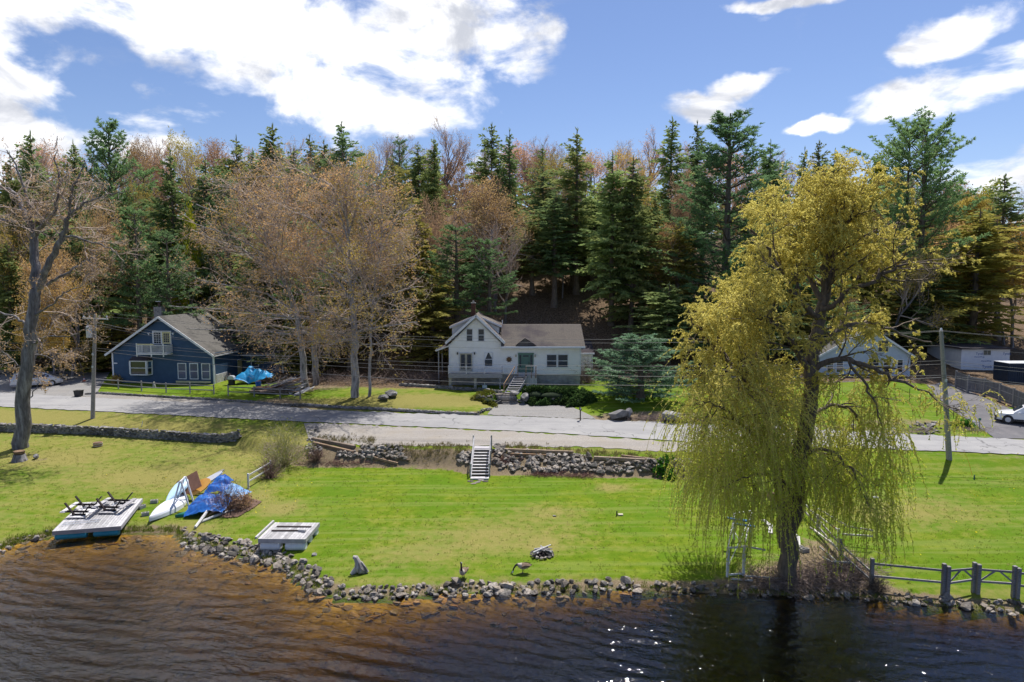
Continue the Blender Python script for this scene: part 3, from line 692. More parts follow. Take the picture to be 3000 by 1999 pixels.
def _rot(d, ang, rng):
    a = np.cross(d, rng.normal(size=3)); a /= np.linalg.norm(a); return d * cos(ang) + a * sin(ang)
def grow(segs, nodes, p, d, L, r, lvl, P, rng):
    n = (6, 5, 4, 3, 2)[min(lvl, 4)]; st = L / n; r1 = r * .5; kids = P['kids'][lvl] if lvl < len(P['kids']) else 0
    pts = [p]
    for i in range(n):
        d = d + rng.normal(size=3) * P['wig'] + np.array([0, 0, P['up'][min(lvl, len(P['up']) - 1)]]) * (1. / n); d = d / np.linalg.norm(d)
        q = p + d * st; ra = r + (r1 - r) * i / n; rb_ = r + (r1 - r) * (i + 1) / n
        segs.append((p[0], p[1], p[2], q[0], q[1], q[2], ra, rb_)); p = q; pts.append(p)
    if lvl >= P['leaf']: nodes.append((*pts[-1], *d)); nodes.append((*pts[len(pts) // 2], *d))
    if lvl < len(P['kids']):
        for k in range(kids):
            t = P['from'] + (1 - P['from']) * (k + rng.uniform(.2, .9)) / kids if lvl else .28 + .72 * (k + rng.uniform(.2, .9)) / kids
            i = min(int(t * n), n - 1); f = t * n - i; q = pts[i] * (1 - f) + pts[i + 1] * f
            nd = _rot(d, rng.uniform(*P['ang']), rng); nd = nd + np.array(P.get('bias', (0, 0, 0))) * (.5 if lvl == 0 else .12); nd /= np.linalg.norm(nd)
            grow(segs, nodes, q, nd, L * rng.uniform(*P['len']) * (1.15 - .45 * t), max(r * (1 - .5 * t) * .62, .009), lvl + 1, P, rng)
BROAD = dict(kids=(9, 6, 5, 4), up=(.0, .18, .22, .2, .1), wig=.13, ang=(.5, 1.05), len=(.46, .68), leaf=3)
BROAD['from'] = .25
def split_segs(segs, rmin=.045):
    S = np.array(segs); big = S[:, 6] > rmin; return S[big], S[~big]
def leaves_at(nodes, rng, per=3, size=.2, spread=.22, width=.4, down=0.):
    N = np.array(nodes); n = len(N); P = rep(N[:, :3], per) + rng.normal(size=(n * per, 3)) * spread
    A = rng.normal(size=(n * per, 3)) + rep(N[:, 3:6], per) * .6 + np.array([0, 0, -down]); A = A / np.linalg.norm(A, axis=1)[:, None] * size * rng.uniform(.6, 1.3, (n * per, 1))
    V, F_ = cards(P, A, size * width * rng.uniform(.7, 1.2, n * per), rng)
    return V, F_, np.repeat(np.repeat(rng.uniform(0, 1, n), per) * .6 + rng.uniform(0, .4, n * per), 4)
def broadleaf(seed, h=16., params=None, leaf=None, twig_r=1.):
    rng = np.random.default_rng(seed); P = dict(BROAD); P.update(params or {}); segs, nodes = [], []
    grow(segs, nodes, np.zeros(3), np.array([0, 0, 1.]), h * P.get('trunk', .62), h * .013 + .05, 0, P, rng)
    S = np.array(segs); zmax = max(S[:, 5].max(), 1); S[:, :6] *= h / zmax; N = np.array(nodes); N[:, :3] *= h / zmax
    tr = [(*r_[:3], r_[6]) for r_ in S[:6]] + [(*S[5][3:6], S[5][7])]; a, b = split_segs(S[6:]); return (ctube(tr, 7), join_np([tubes(a, 5), tubes(b, 3)]), leaves_at(N, rng, **(leaf or {})))

PROTO = {}
def make_tree(key, kind, data, bark, leafm, twigm=None):
    """prototype: root empty + trunk + (branches) + crown, hidden from the collection until copied"""
    if 1:
        (tv, tf), (bv, bf), (cv, cf, ca) = data
        parts = [('trunk', np_mesh('trunk', tv, tf, bark)), ('branches', np_mesh('branches', bv, bf, twigm or bark)), ('crown', np_mesh('crown', cv, cf, leafm, {'v': ca}))]
    zmax = max(float(cv[:, 2].max()), float(tv[:, 2].max())); rad = float(np.percentile(np.hypot(cv[:, 0], cv[:, 1]), 97))
    PROTO[key] = (kind, parts, zmax, rad)
for i in range(4): make_tree('hem%d' % i, 'hemlock_tree', conifer(20 + i, 17, (3.3, 2.9, 3.7, 3.0)[i], (.18, .30, .08, .24)[i], (1., .9, 1.1, .85)[i], (.25, .35, .2, .4)[i]), M['bark_dark'], M['hemlock'])
for i in range(2): make_tree('oli%d' % i, 'hemlock_tree', conifer(40 + i, 16, (3.4, 3.)[i], .1, 1., .3), M['bark_dark'], M['olive'])
make_tree('pin0', 'white_pine', pine(50, 17, 4.6, .18, 22, per=7), M['bark_dark'], M['pine'])
make_tree('pin1', 'white_pine', pine(51, 17, 3.4, .30, 17, per=5, top_pow=.5), M['bark_dark'], M['pine'])
make_tree('pin2', 'white_pine', pine(52, 20, 6.0, .06, 26, per=9, top_pow=.72, wind=.15), M['bark_dark'], M['pine'])
make_tree('pin3', 'white_pine', pine(53, 20, 6.2, .40, 17, per=6, top_pow=.45, wind=.35), M['bark_dark'], M['pine'])
make_tree('pin4', 'white_pine', pine(54, 8.5, 4.0, .02, 13, per=9, top_pow=.62, tuft=1.5), M['bark_dark'], M['pineb'])
_bl = dict(per=2, size=.22, spread=.28, width=.33)
make_tree('bro0', 'budding_tree', broadleaf(60, 16, None, _bl), M['bark'], M['bud'], M['twig'])
make_tree('bro1', 'budding_tree', broadleaf(61, 16, dict(trunk=.7), _bl), M['bark'], M['bud2'], M['twig'])
make_tree('bro2', 'budding_tree', broadleaf(62, 16, dict(ang=(.4, .85)), _bl), M['bark'], M['budred'], M['twig_red'])
make_tree('yel0', 'leafing_tree', broadleaf(63, 16, None, dict(per=6, size=.30, spread=.35, width=.4)), M['bark'], M['yleaf'], M['twig'])
make_tree('yel1', 'leafing_tree', broadleaf(64, 16, dict(kids=(8, 6, 5, 4)), dict(per=7, size=.28, spread=.36, width=.4)), M['bark'], M['bud2'], M['twig'])
make_tree('bar0', 'bare_tree', broadleaf(65, 16, dict(ang=(.3, .7), up=(.1, .5, .4, .3)), dict(per=1, size=.10, spread=.1)), M['bark'], M['budred'], M['twig'])
make_tree('bar1', 'bare_tree', broadleaf(66, 16, dict(ang=(.3, .65), up=(.1, .5, .4, .3), trunk=.7), dict(per=1, size=.12, spread=.1)), M['bark'], M['bud'], M['twig_red'])

def plant_at(key, x, y, h, wf, label, group, rz=None, sink=.15):
    kind, parts, zmax, rad = PROTO[key]
    s = h / zmax
    cat = {'hemlock_tree': 'hemlock', 'white_pine': 'pine tree', 'budding_tree': 'tree', 'leafing_tree': 'tree', 'bare_tree': 'bare tree'}[kind]
    e = empty(kind, (x, y, g(x, y) - sink), label, cat, group, rz if rz is not None else R.uniform(0, 6.28)); e.scale = (s * wf, s * wf, s)
    for nm, me in parts:
        o = link_mesh(nm, me, e)
        if nm != 'trunk': o['kind'] = 'stuff'
    return e
def kindof(k): return k[:3] in ('hem', 'oli')
def tree_px(key, px, ytop, Y, w=None, label=None, group=None, rz=None):
    """tree whose tip shows at (px, ytop) when it stands Y metres away; w = crown width in photo pixels"""
    t = D(px, ytop, Y); z0 = g(t.x, Y); h = t.z - z0
    wf = 1.
    if w and kindof(key): w *= 1.18
    if w: wf = (w / FPX * Y / 2) / (PROTO[key][3] * h / PROTO[key][2])
    return plant_at(key, t.x, Y, h, wf, label, group, rz)

H_, Pn = 'hemlocks on the wooded hillside', 'white pines on the wooded hillside'
# key, px, ytop, Y, width px, label
SIG = [
 ('hem2', 90, 372, 98, 210, 'olive tipped hemlock against the sky at the far left edge of the woods', None),
 ('hem0', 28, 436, 94, 160, 'hemlock cut by the left picture side behind the tall grey maple', None),
 ('pin0', 312, 342, 101, 250, 'tall dark pine with upswept plumes rising over the blue house chimney', None),
 ('hem1', 212, 402, 108, 130, 'narrow dark hemlock just left of the tall plumed pine', None),
 ('hem3', 498, 424, 97, 190, 'dark ragged hemlock over the blue house ridge between orange crowns', None),
 ('pin1', 392, 592, 90, 190, 'soft blue-green pine rising from behind the left slope of the blue house', None),
 ('pin1', 486, 668, 88, 200, 'second soft green pine, right behind the peak of the blue house', None),
 ('yel0', 566, 560, 95, 150, 'bright chartreuse leafing tree standing among dark conifers over the blue house', None),
 ('pin0', 655, 490, 99, 190, 'light green rounded pine top left of the orange maple crowns', None),
 ('hem2', 800, 352, 110, 210, 'broad twin-tipped hemlock on the skyline over the orange maples', None),
 ('hem0', 690, 388, 108, 170, 'ragged hemlock on the skyline left of the broad twin-tipped one', None),
 ('hem3', 905, 384, 114, 150, 'slim hemlock top on the skyline, left one of the group of three', None),
 ('hem1', 1003, 348, 108, 160, 'pointed tall hemlock top on the skyline, right one of the group of three', None),
 ('oli0', 1150, 450, 93, 190, 'olive hemlock with sunlit left flank right of the orange maple crowns', None),
 ('oli1', 1222, 590, 87, 200, 'lower olive hemlock stepping down beside the orange maples', None),
 ('oli0', 1262, 800, 82, 230, 'drooping olive green hemlock bough tree left of the white house', None),
 ('pin1', 1335, 648, 85, 220, 'blue-green pine standing behind the left gable of the white house', None),
 ('pin1', 1432, 690, 84, 190, 'scraggly pine with pale green tips behind the white house chimney', None),
 ('hem1', 1442, 350, 104, 130, 'twin left hemlock spire on the skyline over the white house', None),
 ('hem3', 1494, 368, 102, 130, 'twin right hemlock spire on the skyline over the white house', None),
 ('hem3', 1692, 366, 98, 190, 'tallest dark hemlock over the right wing of the white house', None),
 ('hem1', 1625, 560, 94, 190, 'dark hemlock with bare lower trunk over the bare leafy slope', None),
 ('hem1', 1560, 640, 97, 170, 'shaded hemlock rising straight over the roof of the white house', None),
 ('hem0', 1796, 436, 90, 190, 'tall hemlock column right of the leafy slope, left of a pair', None),
 ('hem2', 1856, 446, 89, 200, 'tall hemlock column right of the leafy slope, right of a pair', None),
 ('hem1', 1968, 334, 108, 140, 'hemlock spire on the skyline left of the big white pine', None),
 ('hem3', 2042, 344, 112, 130, 'second hemlock spire on the skyline half hidden by the big white pine', None),
 ('pin2', 2140, 318, 87, 470, 'biggest white pine with broad layered boughs left of the willow', None),
 ('pin3', 2668, 330, 94, 300, 'left stem pine of the tall pair standing clear over the right woods', None),
 ('pin3', 2722, 318, 92, 420, 'right stem pine of the tall pair, long boughs reaching right', None),
 ('hem0', 2258, 402, 120, 130, 'hemlock top on the skyline right of the big white pine', None),
 ('hem3', 2360, 422, 124, 100, 'left small hemlock spire of three over the willow top', None),
 ('hem1', 2400, 402, 125, 100, 'middle small hemlock spire of three over the willow top', None),
 ('hem0', 2448, 428, 118, 130, 'right small hemlock spire of three over the willow top', None),
 ('yel0', 2535, 402, 130, 260, 'airy yellow-green leafing tree on the skyline left of the tall pine pair', None),
 ('oli0', 2868, 600, 94, 330, 'large olive hemlock behind the house wrapped in white sheeting', None),
 ('hem2', 2700, 720, 94, 260, 'dark hemlock behind the right utility pole', None),
 ('hem1', 2950, 500, 100, 190, 'thin ragged hemlock spire near the right picture side', None),
 ('yel0', 2965, 528, 150, 330, 'bright lime leafing crown on the far right skyline', None),
 ('yel0', 2820, 520, 160, 240, 'lime green crown on the skyline just right of the tall pine pair', None),
 ('pin4', 1880, 968, 69, 300, 'bushy silvery blue-green pine in the yard right of the white house', None),
 ('oli1', 330, 925, 91, 190, 'small bright olive young conifer left of the blue house chimney', None),
]
def budtree(i): return ('bro0', 'bro1', 'bro2')[i % 3]
for s in SIG: tree_px(s[0], s[1], s[2], s[3], s[4], s[5], s[6])
MORE_B = [('bar0', 330, 372, 128, 260), ('bro0', 392, 385, 120, 200), ('bro1', 560, 385, 122, 240), ('bro0', 640, 400, 128, 200), ('bar1', 850, 380, 135, 200), ('bro1', 1060, 400, 122, 220),
          ('bar0', 1095, 372, 135, 220), ('bar0', 1180, 360, 140, 240), ('bar1', 1290, 355, 134, 280), ('bro2', 1300, 430, 106, 300), ('bro2', 1400, 478, 97, 320), ('bro0', 1450, 560, 93, 260),
          ('bar0', 1560, 400, 140, 220), ('bro1', 1570, 440, 118, 240), ('bar1', 1640, 408, 138, 240), ('bro0', 1740, 430, 130, 220), ('bar0', 1760, 400, 142, 240), ('bar1', 1870, 385, 145, 280),
          ('bro1', 1900, 425, 130, 240), ('bro2', 1945, 500, 99, 250), ('bro0', 1975, 640, 90, 170), ('bro2', 2240, 470, 100, 190), ('bar0', 2220, 430, 140, 200), ('bar1', 2310, 440, 145, 240),
          ('bro1', 2480, 520, 118, 260), ('bro1', 2590, 500, 125, 240), ('bro2', 2660, 600, 108, 260), ('yel1', 2790, 560, 118, 300), ('bar0', 2880, 510, 150, 240), ('yel1', 2900, 620, 100, 300),
          ('bro0', 2760, 640, 104, 300), ('yel1', 2990, 640, 92, 300), ('bro1', 2630, 720, 92, 300), ('bro2', 2820, 700, 95, 260), ('bar0', 470, 372, 140, 240), ('bar1', 60, 420, 132, 240),
          ('bro0', 150, 520, 98, 300), ('bro1', 40, 600, 90, 300), ('bro0', 190, 690, 86, 260), ('bro1', 60, 800, 80, 330), ('yel1', 150, 900, 82, 230), ('bro2', 700, 560, 98, 260),
          ('bro0', 1120, 640, 88, 230), ('bro1', 240, 470, 112, 240), ('bro0', 760, 470, 104, 260), ('bro2', 1030, 440, 112, 260), ('bro1', 940, 430, 120, 240), ('bro2', 2560, 850, 88, 200)]
MORE_H = [(150, 640, 92, 180), (250, 620, 94, 200), (20, 700, 90, 200), (570, 640, 92, 190), (640, 700, 88, 200), (420, 480, 104, 170), (600, 450, 106, 160), (740, 430, 112, 160), (860, 420, 106, 200),
          (950, 400, 110, 160), (1060, 560, 96, 200), (1110, 500, 98, 180), (1680, 640, 102, 170), (1590, 480, 112, 150), (1740, 540, 104, 180),
          (1920, 560, 94, 180), (1990, 640, 88, 180), (2060, 560, 96, 200), (2220, 600, 92, 220), (2280, 560, 96, 200), (2350, 620, 94, 200), (2440, 640, 98, 220), (2540, 700, 94, 200), 
          (1170, 400, 128, 120), (1225, 410, 126, 110), (1590, 418, 126, 100), (1270, 395, 120, 110), (60, 520, 104, 170), (340, 560, 98, 150), (900, 640, 90, 260),
          (780, 640, 92, 260), (1020, 700, 86, 220), (700, 760, 84, 220), (1250, 690, 90, 180), (2320, 760, 86, 200), (2450, 800, 84, 200), (1960, 820, 82, 200), (2080, 860, 80, 190), (560, 800, 98, 200), (200, 820, 92, 170),
          (880, 860, 86, 200), (1160, 830, 86, 190), (770, 880, 90, 200), (2240, 860, 80, 200), (2700, 860, 92, 160), (2900, 420, 180, 60),
          (1500, 700, 112, 200), (1600, 690, 116, 200), (1690, 700, 118, 200), (1760, 690, 108, 180), (1450, 640, 110, 200), (1830, 640, 104, 200), (1640, 600, 122, 200), (1540, 600, 124, 200), (1400, 700, 104, 180), (1730, 600, 126, 200)]
MARKS = [(120, 'above the minivan'), (260, 'behind the tall grey maple'), (420, 'above the blue house chimney'), (560, 'above the blue house roof'), (700, 'above the cyan tarp'), (880, 'behind the left orange maples'),
         (1080, 'behind the right orange maples'), (1260, 'left of the white house'), (1400, 'above the white gable'), (1560, 'above the green door'), (1720, 'above the white house right wing'), (1880, 'above the silvery pine'),
         (2060, 'left of the biggest pine'), (2240, 'beside the biggest pine'), (2420, 'behind the willow trunk'), (2600, 'behind the willow right side'), (2780, 'behind the right utility pole'), (9999, 'above the wrapped house')]
KN = {'bro0': 'orange budding tree', 'bro1': 'amber budding tree', 'bro2': 'russet budding tree', 'bar0': 'bare grey-twigged tree', 'bar1': 'bare reddish-twigged tree', 'yel1': 'golden leafing tree', 'yel0': 'lime leafing tree',
      'hem0': 'dark hemlock', 'hem1': 'dark hemlock', 'hem2': 'dark hemlock', 'hem3': 'dark hemlock', 'oli0': 'olive hemlock', 'oli1': 'olive hemlock', 'pin1': 'soft green pine'}
MORE_B += [('yel1', 2740, 700, 97, 260), ('yel1', 2850, 740, 97, 280), ('bro1', 2960, 700, 98, 280), ('yel1', 3040, 560, 104, 300), ('bro1', 2700, 560, 112, 260), ('yel0', 2620, 560, 120, 220), ('bro0', 260, 560, 92, 240), ('bro1', 440, 520, 104, 240), ('bar0', 620, 520, 104, 220), ('bro2', 1170, 560, 92, 260), ('bro2', 1330, 560, 92, 300), ('bro0', 1450, 500, 96, 280), ('bar0', 1480, 640, 90, 240), ('bro2', 1650, 520, 96, 220), ('bro1', 1900, 520, 97, 220), ('bro2', 2050, 480, 100, 200)]
MORE_B += [(('bar0', 'bro0', 'bar1', 'bro1', 'bar0', 'bro2')[i % 6], 20 + i * 112, 398 + (i * 37) % 34 + (90 if i > 21 else 0) + (20 if i > 18 else 0), 126 + (i * 29) % 18, 270) for i in range(27)]
REST = [(k_, px, yt, max(Y, 96) if px > 2760 else Y, w) for k_, px, yt, Y, w in MORE_B]
for i, (px, yt, Y, w) in enumerate(MORE_H):
    if px == 2900: continue
    if 300 < px < 720 and Y < 103: Y = 103
    if px > 2740: Y = max(Y, 95)
    REST.append((('hem1', 'hem3', 'hem0', 'hem1')[i % 4] if 1350 < px < 1900 else ('hem0', 'hem1', 'hem2', 'hem3', 'oli0', 'pin1')[i % 6], px, yt, Y, w))
bag = {}
for r_ in REST:
    row = 'on the ridge' if r_[3] > 118 else 'high on the slope' if r_[3] > 103 else 'midway up the slope' if r_[3] > 91 else 'at the foot of the slope'
    bag.setdefault((KN[r_[0]], row, next(t for x, t in MARKS if r_[1] < x)), []).append(r_)
for (kn, row, mk), rs in bag.items():
    rs.sort(key=lambda q: q[2]); pre = {1: [''], 2: ['taller ', 'shorter '], 3: ['tallest ', 'middling ', 'shortest ']}.get(len(rs)) or ['tallest ', 'second tallest ', 'third tallest ', 'shortest ', 'lowest ', 'least '][:len(rs)]
    for q, p_ in zip(rs, pre): tree_px(*q, label=p_ + kn + ' ' + row + ' ' + mk, group=H_ if 'hemlock' in kn or 'pine' in kn.split()[-1] else 'budding broadleaf trees in the hillside woods')
# far woods that read as one mass beyond the ridge
def far_woods():
    rng = np.random.default_rng(3); P, A, Wd, Vv = [], [], [], []
    for i in range(2200):
        y = rng.uniform(150, 330); x = rng.uniform(-1.0, 1.05) * y; z = g(x, y); h = rng.uniform(7, 14)
        n = 16; t = rng.uniform(.15, 1, n); r_ = (1 - t) * 2.6 + .5; az = rng.uniform(0, 2 * pi, n)
        P.append(np.stack([x + r_ * np.cos(az) * .4, y + r_ * np.sin(az) * .4, z + t * h], 1)); A.append(np.stack([np.cos(az) * r_, np.sin(az) * r_, rng.uniform(.2, 1.3, n)], 1)); Wd.append(np.full(n, .5)); Vv.append(np.full(n, rng.uniform()))
    V, F_ = cards(np.concatenate(P), np.concatenate(A), np.concatenate(Wd), rng)
    o = link_mesh('distant_woods', np_mesh('distant_woods', V, F_, leafmat('far_woods_leaves', (.05, .07, .02), (.26, .20, .07), None), {'v': np.repeat(np.concatenate(Vv), 4)}))
    tag(o, 'distant woods on the far side of the ridge', 'woods', kind='stuff')
far_woods()

# ---- trees drawn limb by limb (photo position + metres of depth either side of the trunk)
def limb(segs, pts, Y, r0, r1, rng, wob=.06, n=5):
    P3 = [np.array(D(px, py, Y + dy)) for px, py, dy in pts]; out = []
    m = (len(P3) - 1) * n
    for i in range(m + 1):
        s = i / n; k = min(int(s), len(P3) - 2); f = s - k
        a = P3[max(k - 1, 0)]; b = P3[k]; c = P3[k + 1]; e = P3[min(k + 2, len(P3) - 1)]
        q = .5 * ((2 * b) + (c - a) * f + (2 * a - 5 * b + 4 * c - e) * f * f + (3 * b - a - 3 * c + e) * f ** 3)
        if 0 < i < m: q = q + rng.normal(size=3) * wob
        out.append((q, r0 + (r1 - r0) * i / m))
    for (p, a), (q, b) in zip(out[:-1], out[1:]): segs.append((*p, *q, a, b))
    return out
def crown_limit(p, Y, env):
    """how far (photo px at the trunk's distance) a point lies outside the crown outline rows (y, x_left, x_right)"""
    p = np.atleast_2d(p); v = (p[:, 2] - CAMZ) / Y; yy = 999.5 + FPX * (-v * cos(TH) - sin(TH)) / (cos(TH) - v * sin(TH)); px = 1500 + FPX * p[:, 0] / Y / (cos(TH) - v * sin(TH)) * 1.0
    e = np.array(env, float); l = np.interp(yy, e[:, 0], e[:, 1]); r_ = np.interp(yy, e[:, 0], e[:, 2])
    return np.maximum(np.maximum(l - px, px - r_), (e[0, 0] - yy))
def drawn_tree(name, limbs, Y, seed, sub, kidspan, leaf, bark, twigm, leafm, label, cat, group=None, perm=1.0, bias=(0, 0, 0), env=None):
    rng = np.random.default_rng(seed); segs, nodes, small = [], [], []
    base = None; chains = []
    for pts, r0, r1, nk, Lk in limbs:
        o = limb(segs, pts, Y, r0, r1, rng)
        chains.append(o)
        if base is None: base = o[0][0]
        for k in range(nk):
            t = kidspan[0] + (1 - kidspan[0]) * (k + rng.uniform()) / nk if r0 < .3 else .55 + .45 * (k + rng.uniform()) / nk
            i = min(int(t * (len(o) - 1)), len(o) - 2); q, r_ = o[i]; d = o[i + 1][0] - q; d = d / np.linalg.norm(d)
            nd = _rot(d, rng.uniform(.5, 1.15), rng) + np.array(bias); nd /= np.linalg.norm(nd)
            grow(small, nodes, q, nd, Lk * rng.uniform(.6, 1.15), min(r_ * .6, .06), 1, sub, rng)
        e, r_ = o[-1]; d = e - o[-2][0]; d /= np.linalg.norm(d)
        if nk:
            for _ in range(3): grow(small, nodes, e, _rot(d, rng.uniform(.1, .5), rng), Lk * rng.uniform(.7, 1.1), min(r_ * .9, .06), 1, sub, rng)
    if env is None and 'maple' in name: nodes = [q_ for q_ in nodes if rng.uniform() < .6]
    if env:
        so = 60 if 'maple' in name else 14
        A_ = np.array(small); o_ = crown_limit(A_[:, 3:6], Y, env) + so * .5 * np.sin(A_[:, 0] * .9 + seed) * np.sin(A_[:, 2] * .8 + seed * 2); A_ = A_[o_ < rng.uniform(-so * .6, so, len(A_))]; small = A_
        if 'maple' in name and leaf['size'] < .16: nodes = [q_ for q_ in nodes if rng.uniform() < .75]
        A_ = np.array(nodes); o_ = crown_limit(A_[:, :3], Y, env); nodes = A_[o_ < rng.uniform(-so * .6, so, len(A_))]
        if so > 50: nodes = nodes[rng.uniform(size=len(nodes)) < .58 + .35 * np.sin(nodes[:, 0] * 1.1 + seed) * np.sin(nodes[:, 2] * 1.3)]
    root = empty(name, tuple(base), label, cat, group)
    bv = np.array(base)
    for k, o in enumerate(chains):
        tv, tf = ctube([(*p, r_) for p, r_ in o], 9 if k == 0 else 7); me = np_mesh('trunk' if k == 0 else 'limb', tv - bv, tf, bark); link_mesh('trunk' if k == 0 else 'limb', me, root)
        me.polygons.foreach_set('use_smooth', [True] * len(me.polygons))
    sv, sf = tubes(small, 3); link_mesh('twigs', np_mesh('twigs', sv - bv, sf, twigm), root)['kind'] = 'stuff'
    if leaf:
        cv, cf, ca = leaves_at(np.array(nodes), rng, **leaf); link_mesh('crown', np_mesh('crown', cv - bv, cf, leafm, {'v': ca}), root)['kind'] = 'stuff'; print(name, seed, 'nodes', len(nodes), 'segs', len(small))
    return root, segs, nodes, bv, rng
SUBT = dict(kids=(0, 5, 4, 2), up=(.0, .05, .12, .15, .1), wig=.16, ang=(.45, 1.1), len=(.45, .68), leaf=3); SUBT['from'] = .15
b = GP(60, 1312)
drawn_tree('maple_tree', [
    ([(62, 1316, 0), (70, 1180, 0), (88, 1000, 0), (106, 850, 0)], .62, .40, 0, 0),
    ([(106, 850, 0), (100, 760, .3), (100, 690, .5)], .38, .30, 2, 3.5),
    ([(106, 850, 0), (150, 760, -.5), (185, 690, -.8), (200, 640, -1)], .30, .17, 4, 4),
    ([(100, 690, .5), (70, 620, 1), (40, 560, 1.5), (-30, 540, 2)], .24, .08, 6, 4),
    ([(100, 690, .5), (135, 650, -.4), (165, 600, -1), (170, 520, -1.5), (160, 460, -2)], .20, .05, 7, 3.6),
    ([(100, 690, .5), (80, 600, 0), (60, 520, -.5), (20, 440, -1)], .16, .04, 7, 3.6),
    ([(200, 640, -1), (240, 600, -1.5), (300, 575, -2), (370, 560, -2.5)], .13, .03, 8, 3.2),
    ([(200, 640, -1), (210, 560, -2), (240, 500, -2), (250, 470, -2)], .13, .03, 7, 3.2),
    ([(185, 690, -.8), (240, 700, 0), (310, 725, .6), (355, 745, 1)], .11, .03, 5, 2.4),
    ([(110, 845, 0), (150, 825, .5), (215, 790, 1), (250, 765, 1.2), (290, 745, 1.4)], .15, .03, 1, 1.),
    ([(88, 960, 0), (50, 930, .5), (0, 915, 1), (-60, 900, 1.5)], .12, .04, 4, 3),
    ([(92, 930, 0), (140, 900, -.6), (190, 860, -1.2), (235, 840, -1.5)], .10, .03, 5, 2.4),
    ([(84, 1040, 0), (130, 1045, .6), (165, 1065, .8)], .07, .025, 2, 1.2),
    ([(86, 1010, 0), (140, 985, -1), (200, 985, -1.5), (260, 960, -2)], .09, .025, 6, 2.4),
    ([(90, 1165, 0), (105, 1140, .1), (112, 1110, .2)], .05, .02, 2, 1.),
    ([(80, 1090, 0), (30, 1050, -.4), (-30, 1010, -.8)], .08, .03, 5, 2.4),
    ([(100, 690, .5), (40, 650, -1), (-30, 640, -2)], .16, .05, 6, 3.4)],
    b.y, 101, SUBT, (.2, 1), dict(per=1, size=.15, spread=.10, width=.40), M['bark'], M['twig'], M['bud'],
    'tall grey maple with orange buds and twisted limbs on the lawn at the far left', 'tree', env=[(470, -60, 190), (540, -200, 300), (600, -260, 370), (720, -300, 380), (860, -300, 340), (1000, -260, 330), (1120, -200, 260), (1330, -100, 200)])
# the orange maples between the road and the woods
def maple(base, crown, Y, seed, label, r0=.42, lean=0):
    bx, by = base; cx, ty, w = crown; rng = np.random.default_rng(seed); L = []
    fy = by - (by - ty) * .36
    L.append(([(bx, by, 0), (bx + (cx - bx) * .05, (by + fy) / 2, 0), (bx + (cx - bx) * .14, fy, 0)], r0, r0 * .7, 0, 0))
    fx = bx + (cx - bx) * .14
    L.append(([(fx, fy, 0), (fx + (cx - fx) * .5, (fy + ty) / 2 + 40, .5), (cx, ty + 70, .6)], r0 * .62, .06, 14, 5.2))
    for k in range(13):
        s = (k + rng.uniform(0, .8)) / 13; sy = by - (by - ty) * (.22 + .52 * s); sx = bx + (cx - bx) * (.1 + .6 * s)
        sd_ = (-1, 1)[k % 2]; ex = cx + sd_ * w / 2 * rng.uniform(.55, 1.15) * (1 - .5 * max(0, s - .3)); ey = sy - (90 + 150 * s) * rng.uniform(.4, 1.1) + (55 if k < 3 else 0)
        dy = rng.uniform(-5, 4)
        L.append(([(sx, sy, 0), (sx + (ex - sx) * .35, sy - (sy - ey) * .55, dy * .4), (ex, max(ey, ty + 40), dy)], r0 * .42 * (1 - .4 * s), .04, 8, 4.4))
    return drawn_tree('maple_tree', L, Y, seed, dict(SUBT, kids=(0, 4, 3, 3), up=(0, .0, .12, .1, .0)), (.2, 1), dict(per=1, size=.18, spread=.12, width=.40), M['bark_pale'], M['twig'], M['bud' if seed % 2 else 'bud2'],
                      label, 'tree', 'orange budding maples between the two houses', env=MENV)
MENV = [(470, 840, 1080), (520, 690, 1150), (620, 610, 1190), (760, 555, 1205), (830, 575, 1205), (900, 610, 1200), (980, 700, 1190), (1060, 850, 1150), (1200, 850, 1130)]
maple((893, 1142), (730, 505, 420), GP(893, 1142).y, 201, 'leftmost orange maple of the clump, leaning over the blue house yard', .40)
maple((925, 1130), (840, 480, 380), GP(925, 1130).y + .5, 202, 'second orange maple from the left with a straight pale trunk', .38)
maple((1040, 1164), (1010, 470, 400), GP(1040, 1164).y, 203, 'thickest pale-trunked orange maple beside the boulders', .44)
maple((1082, 1162), (1120, 560, 240), GP(1082, 1162).y, 204, 'slim rightmost maple of the clump behind the boulders', .17)

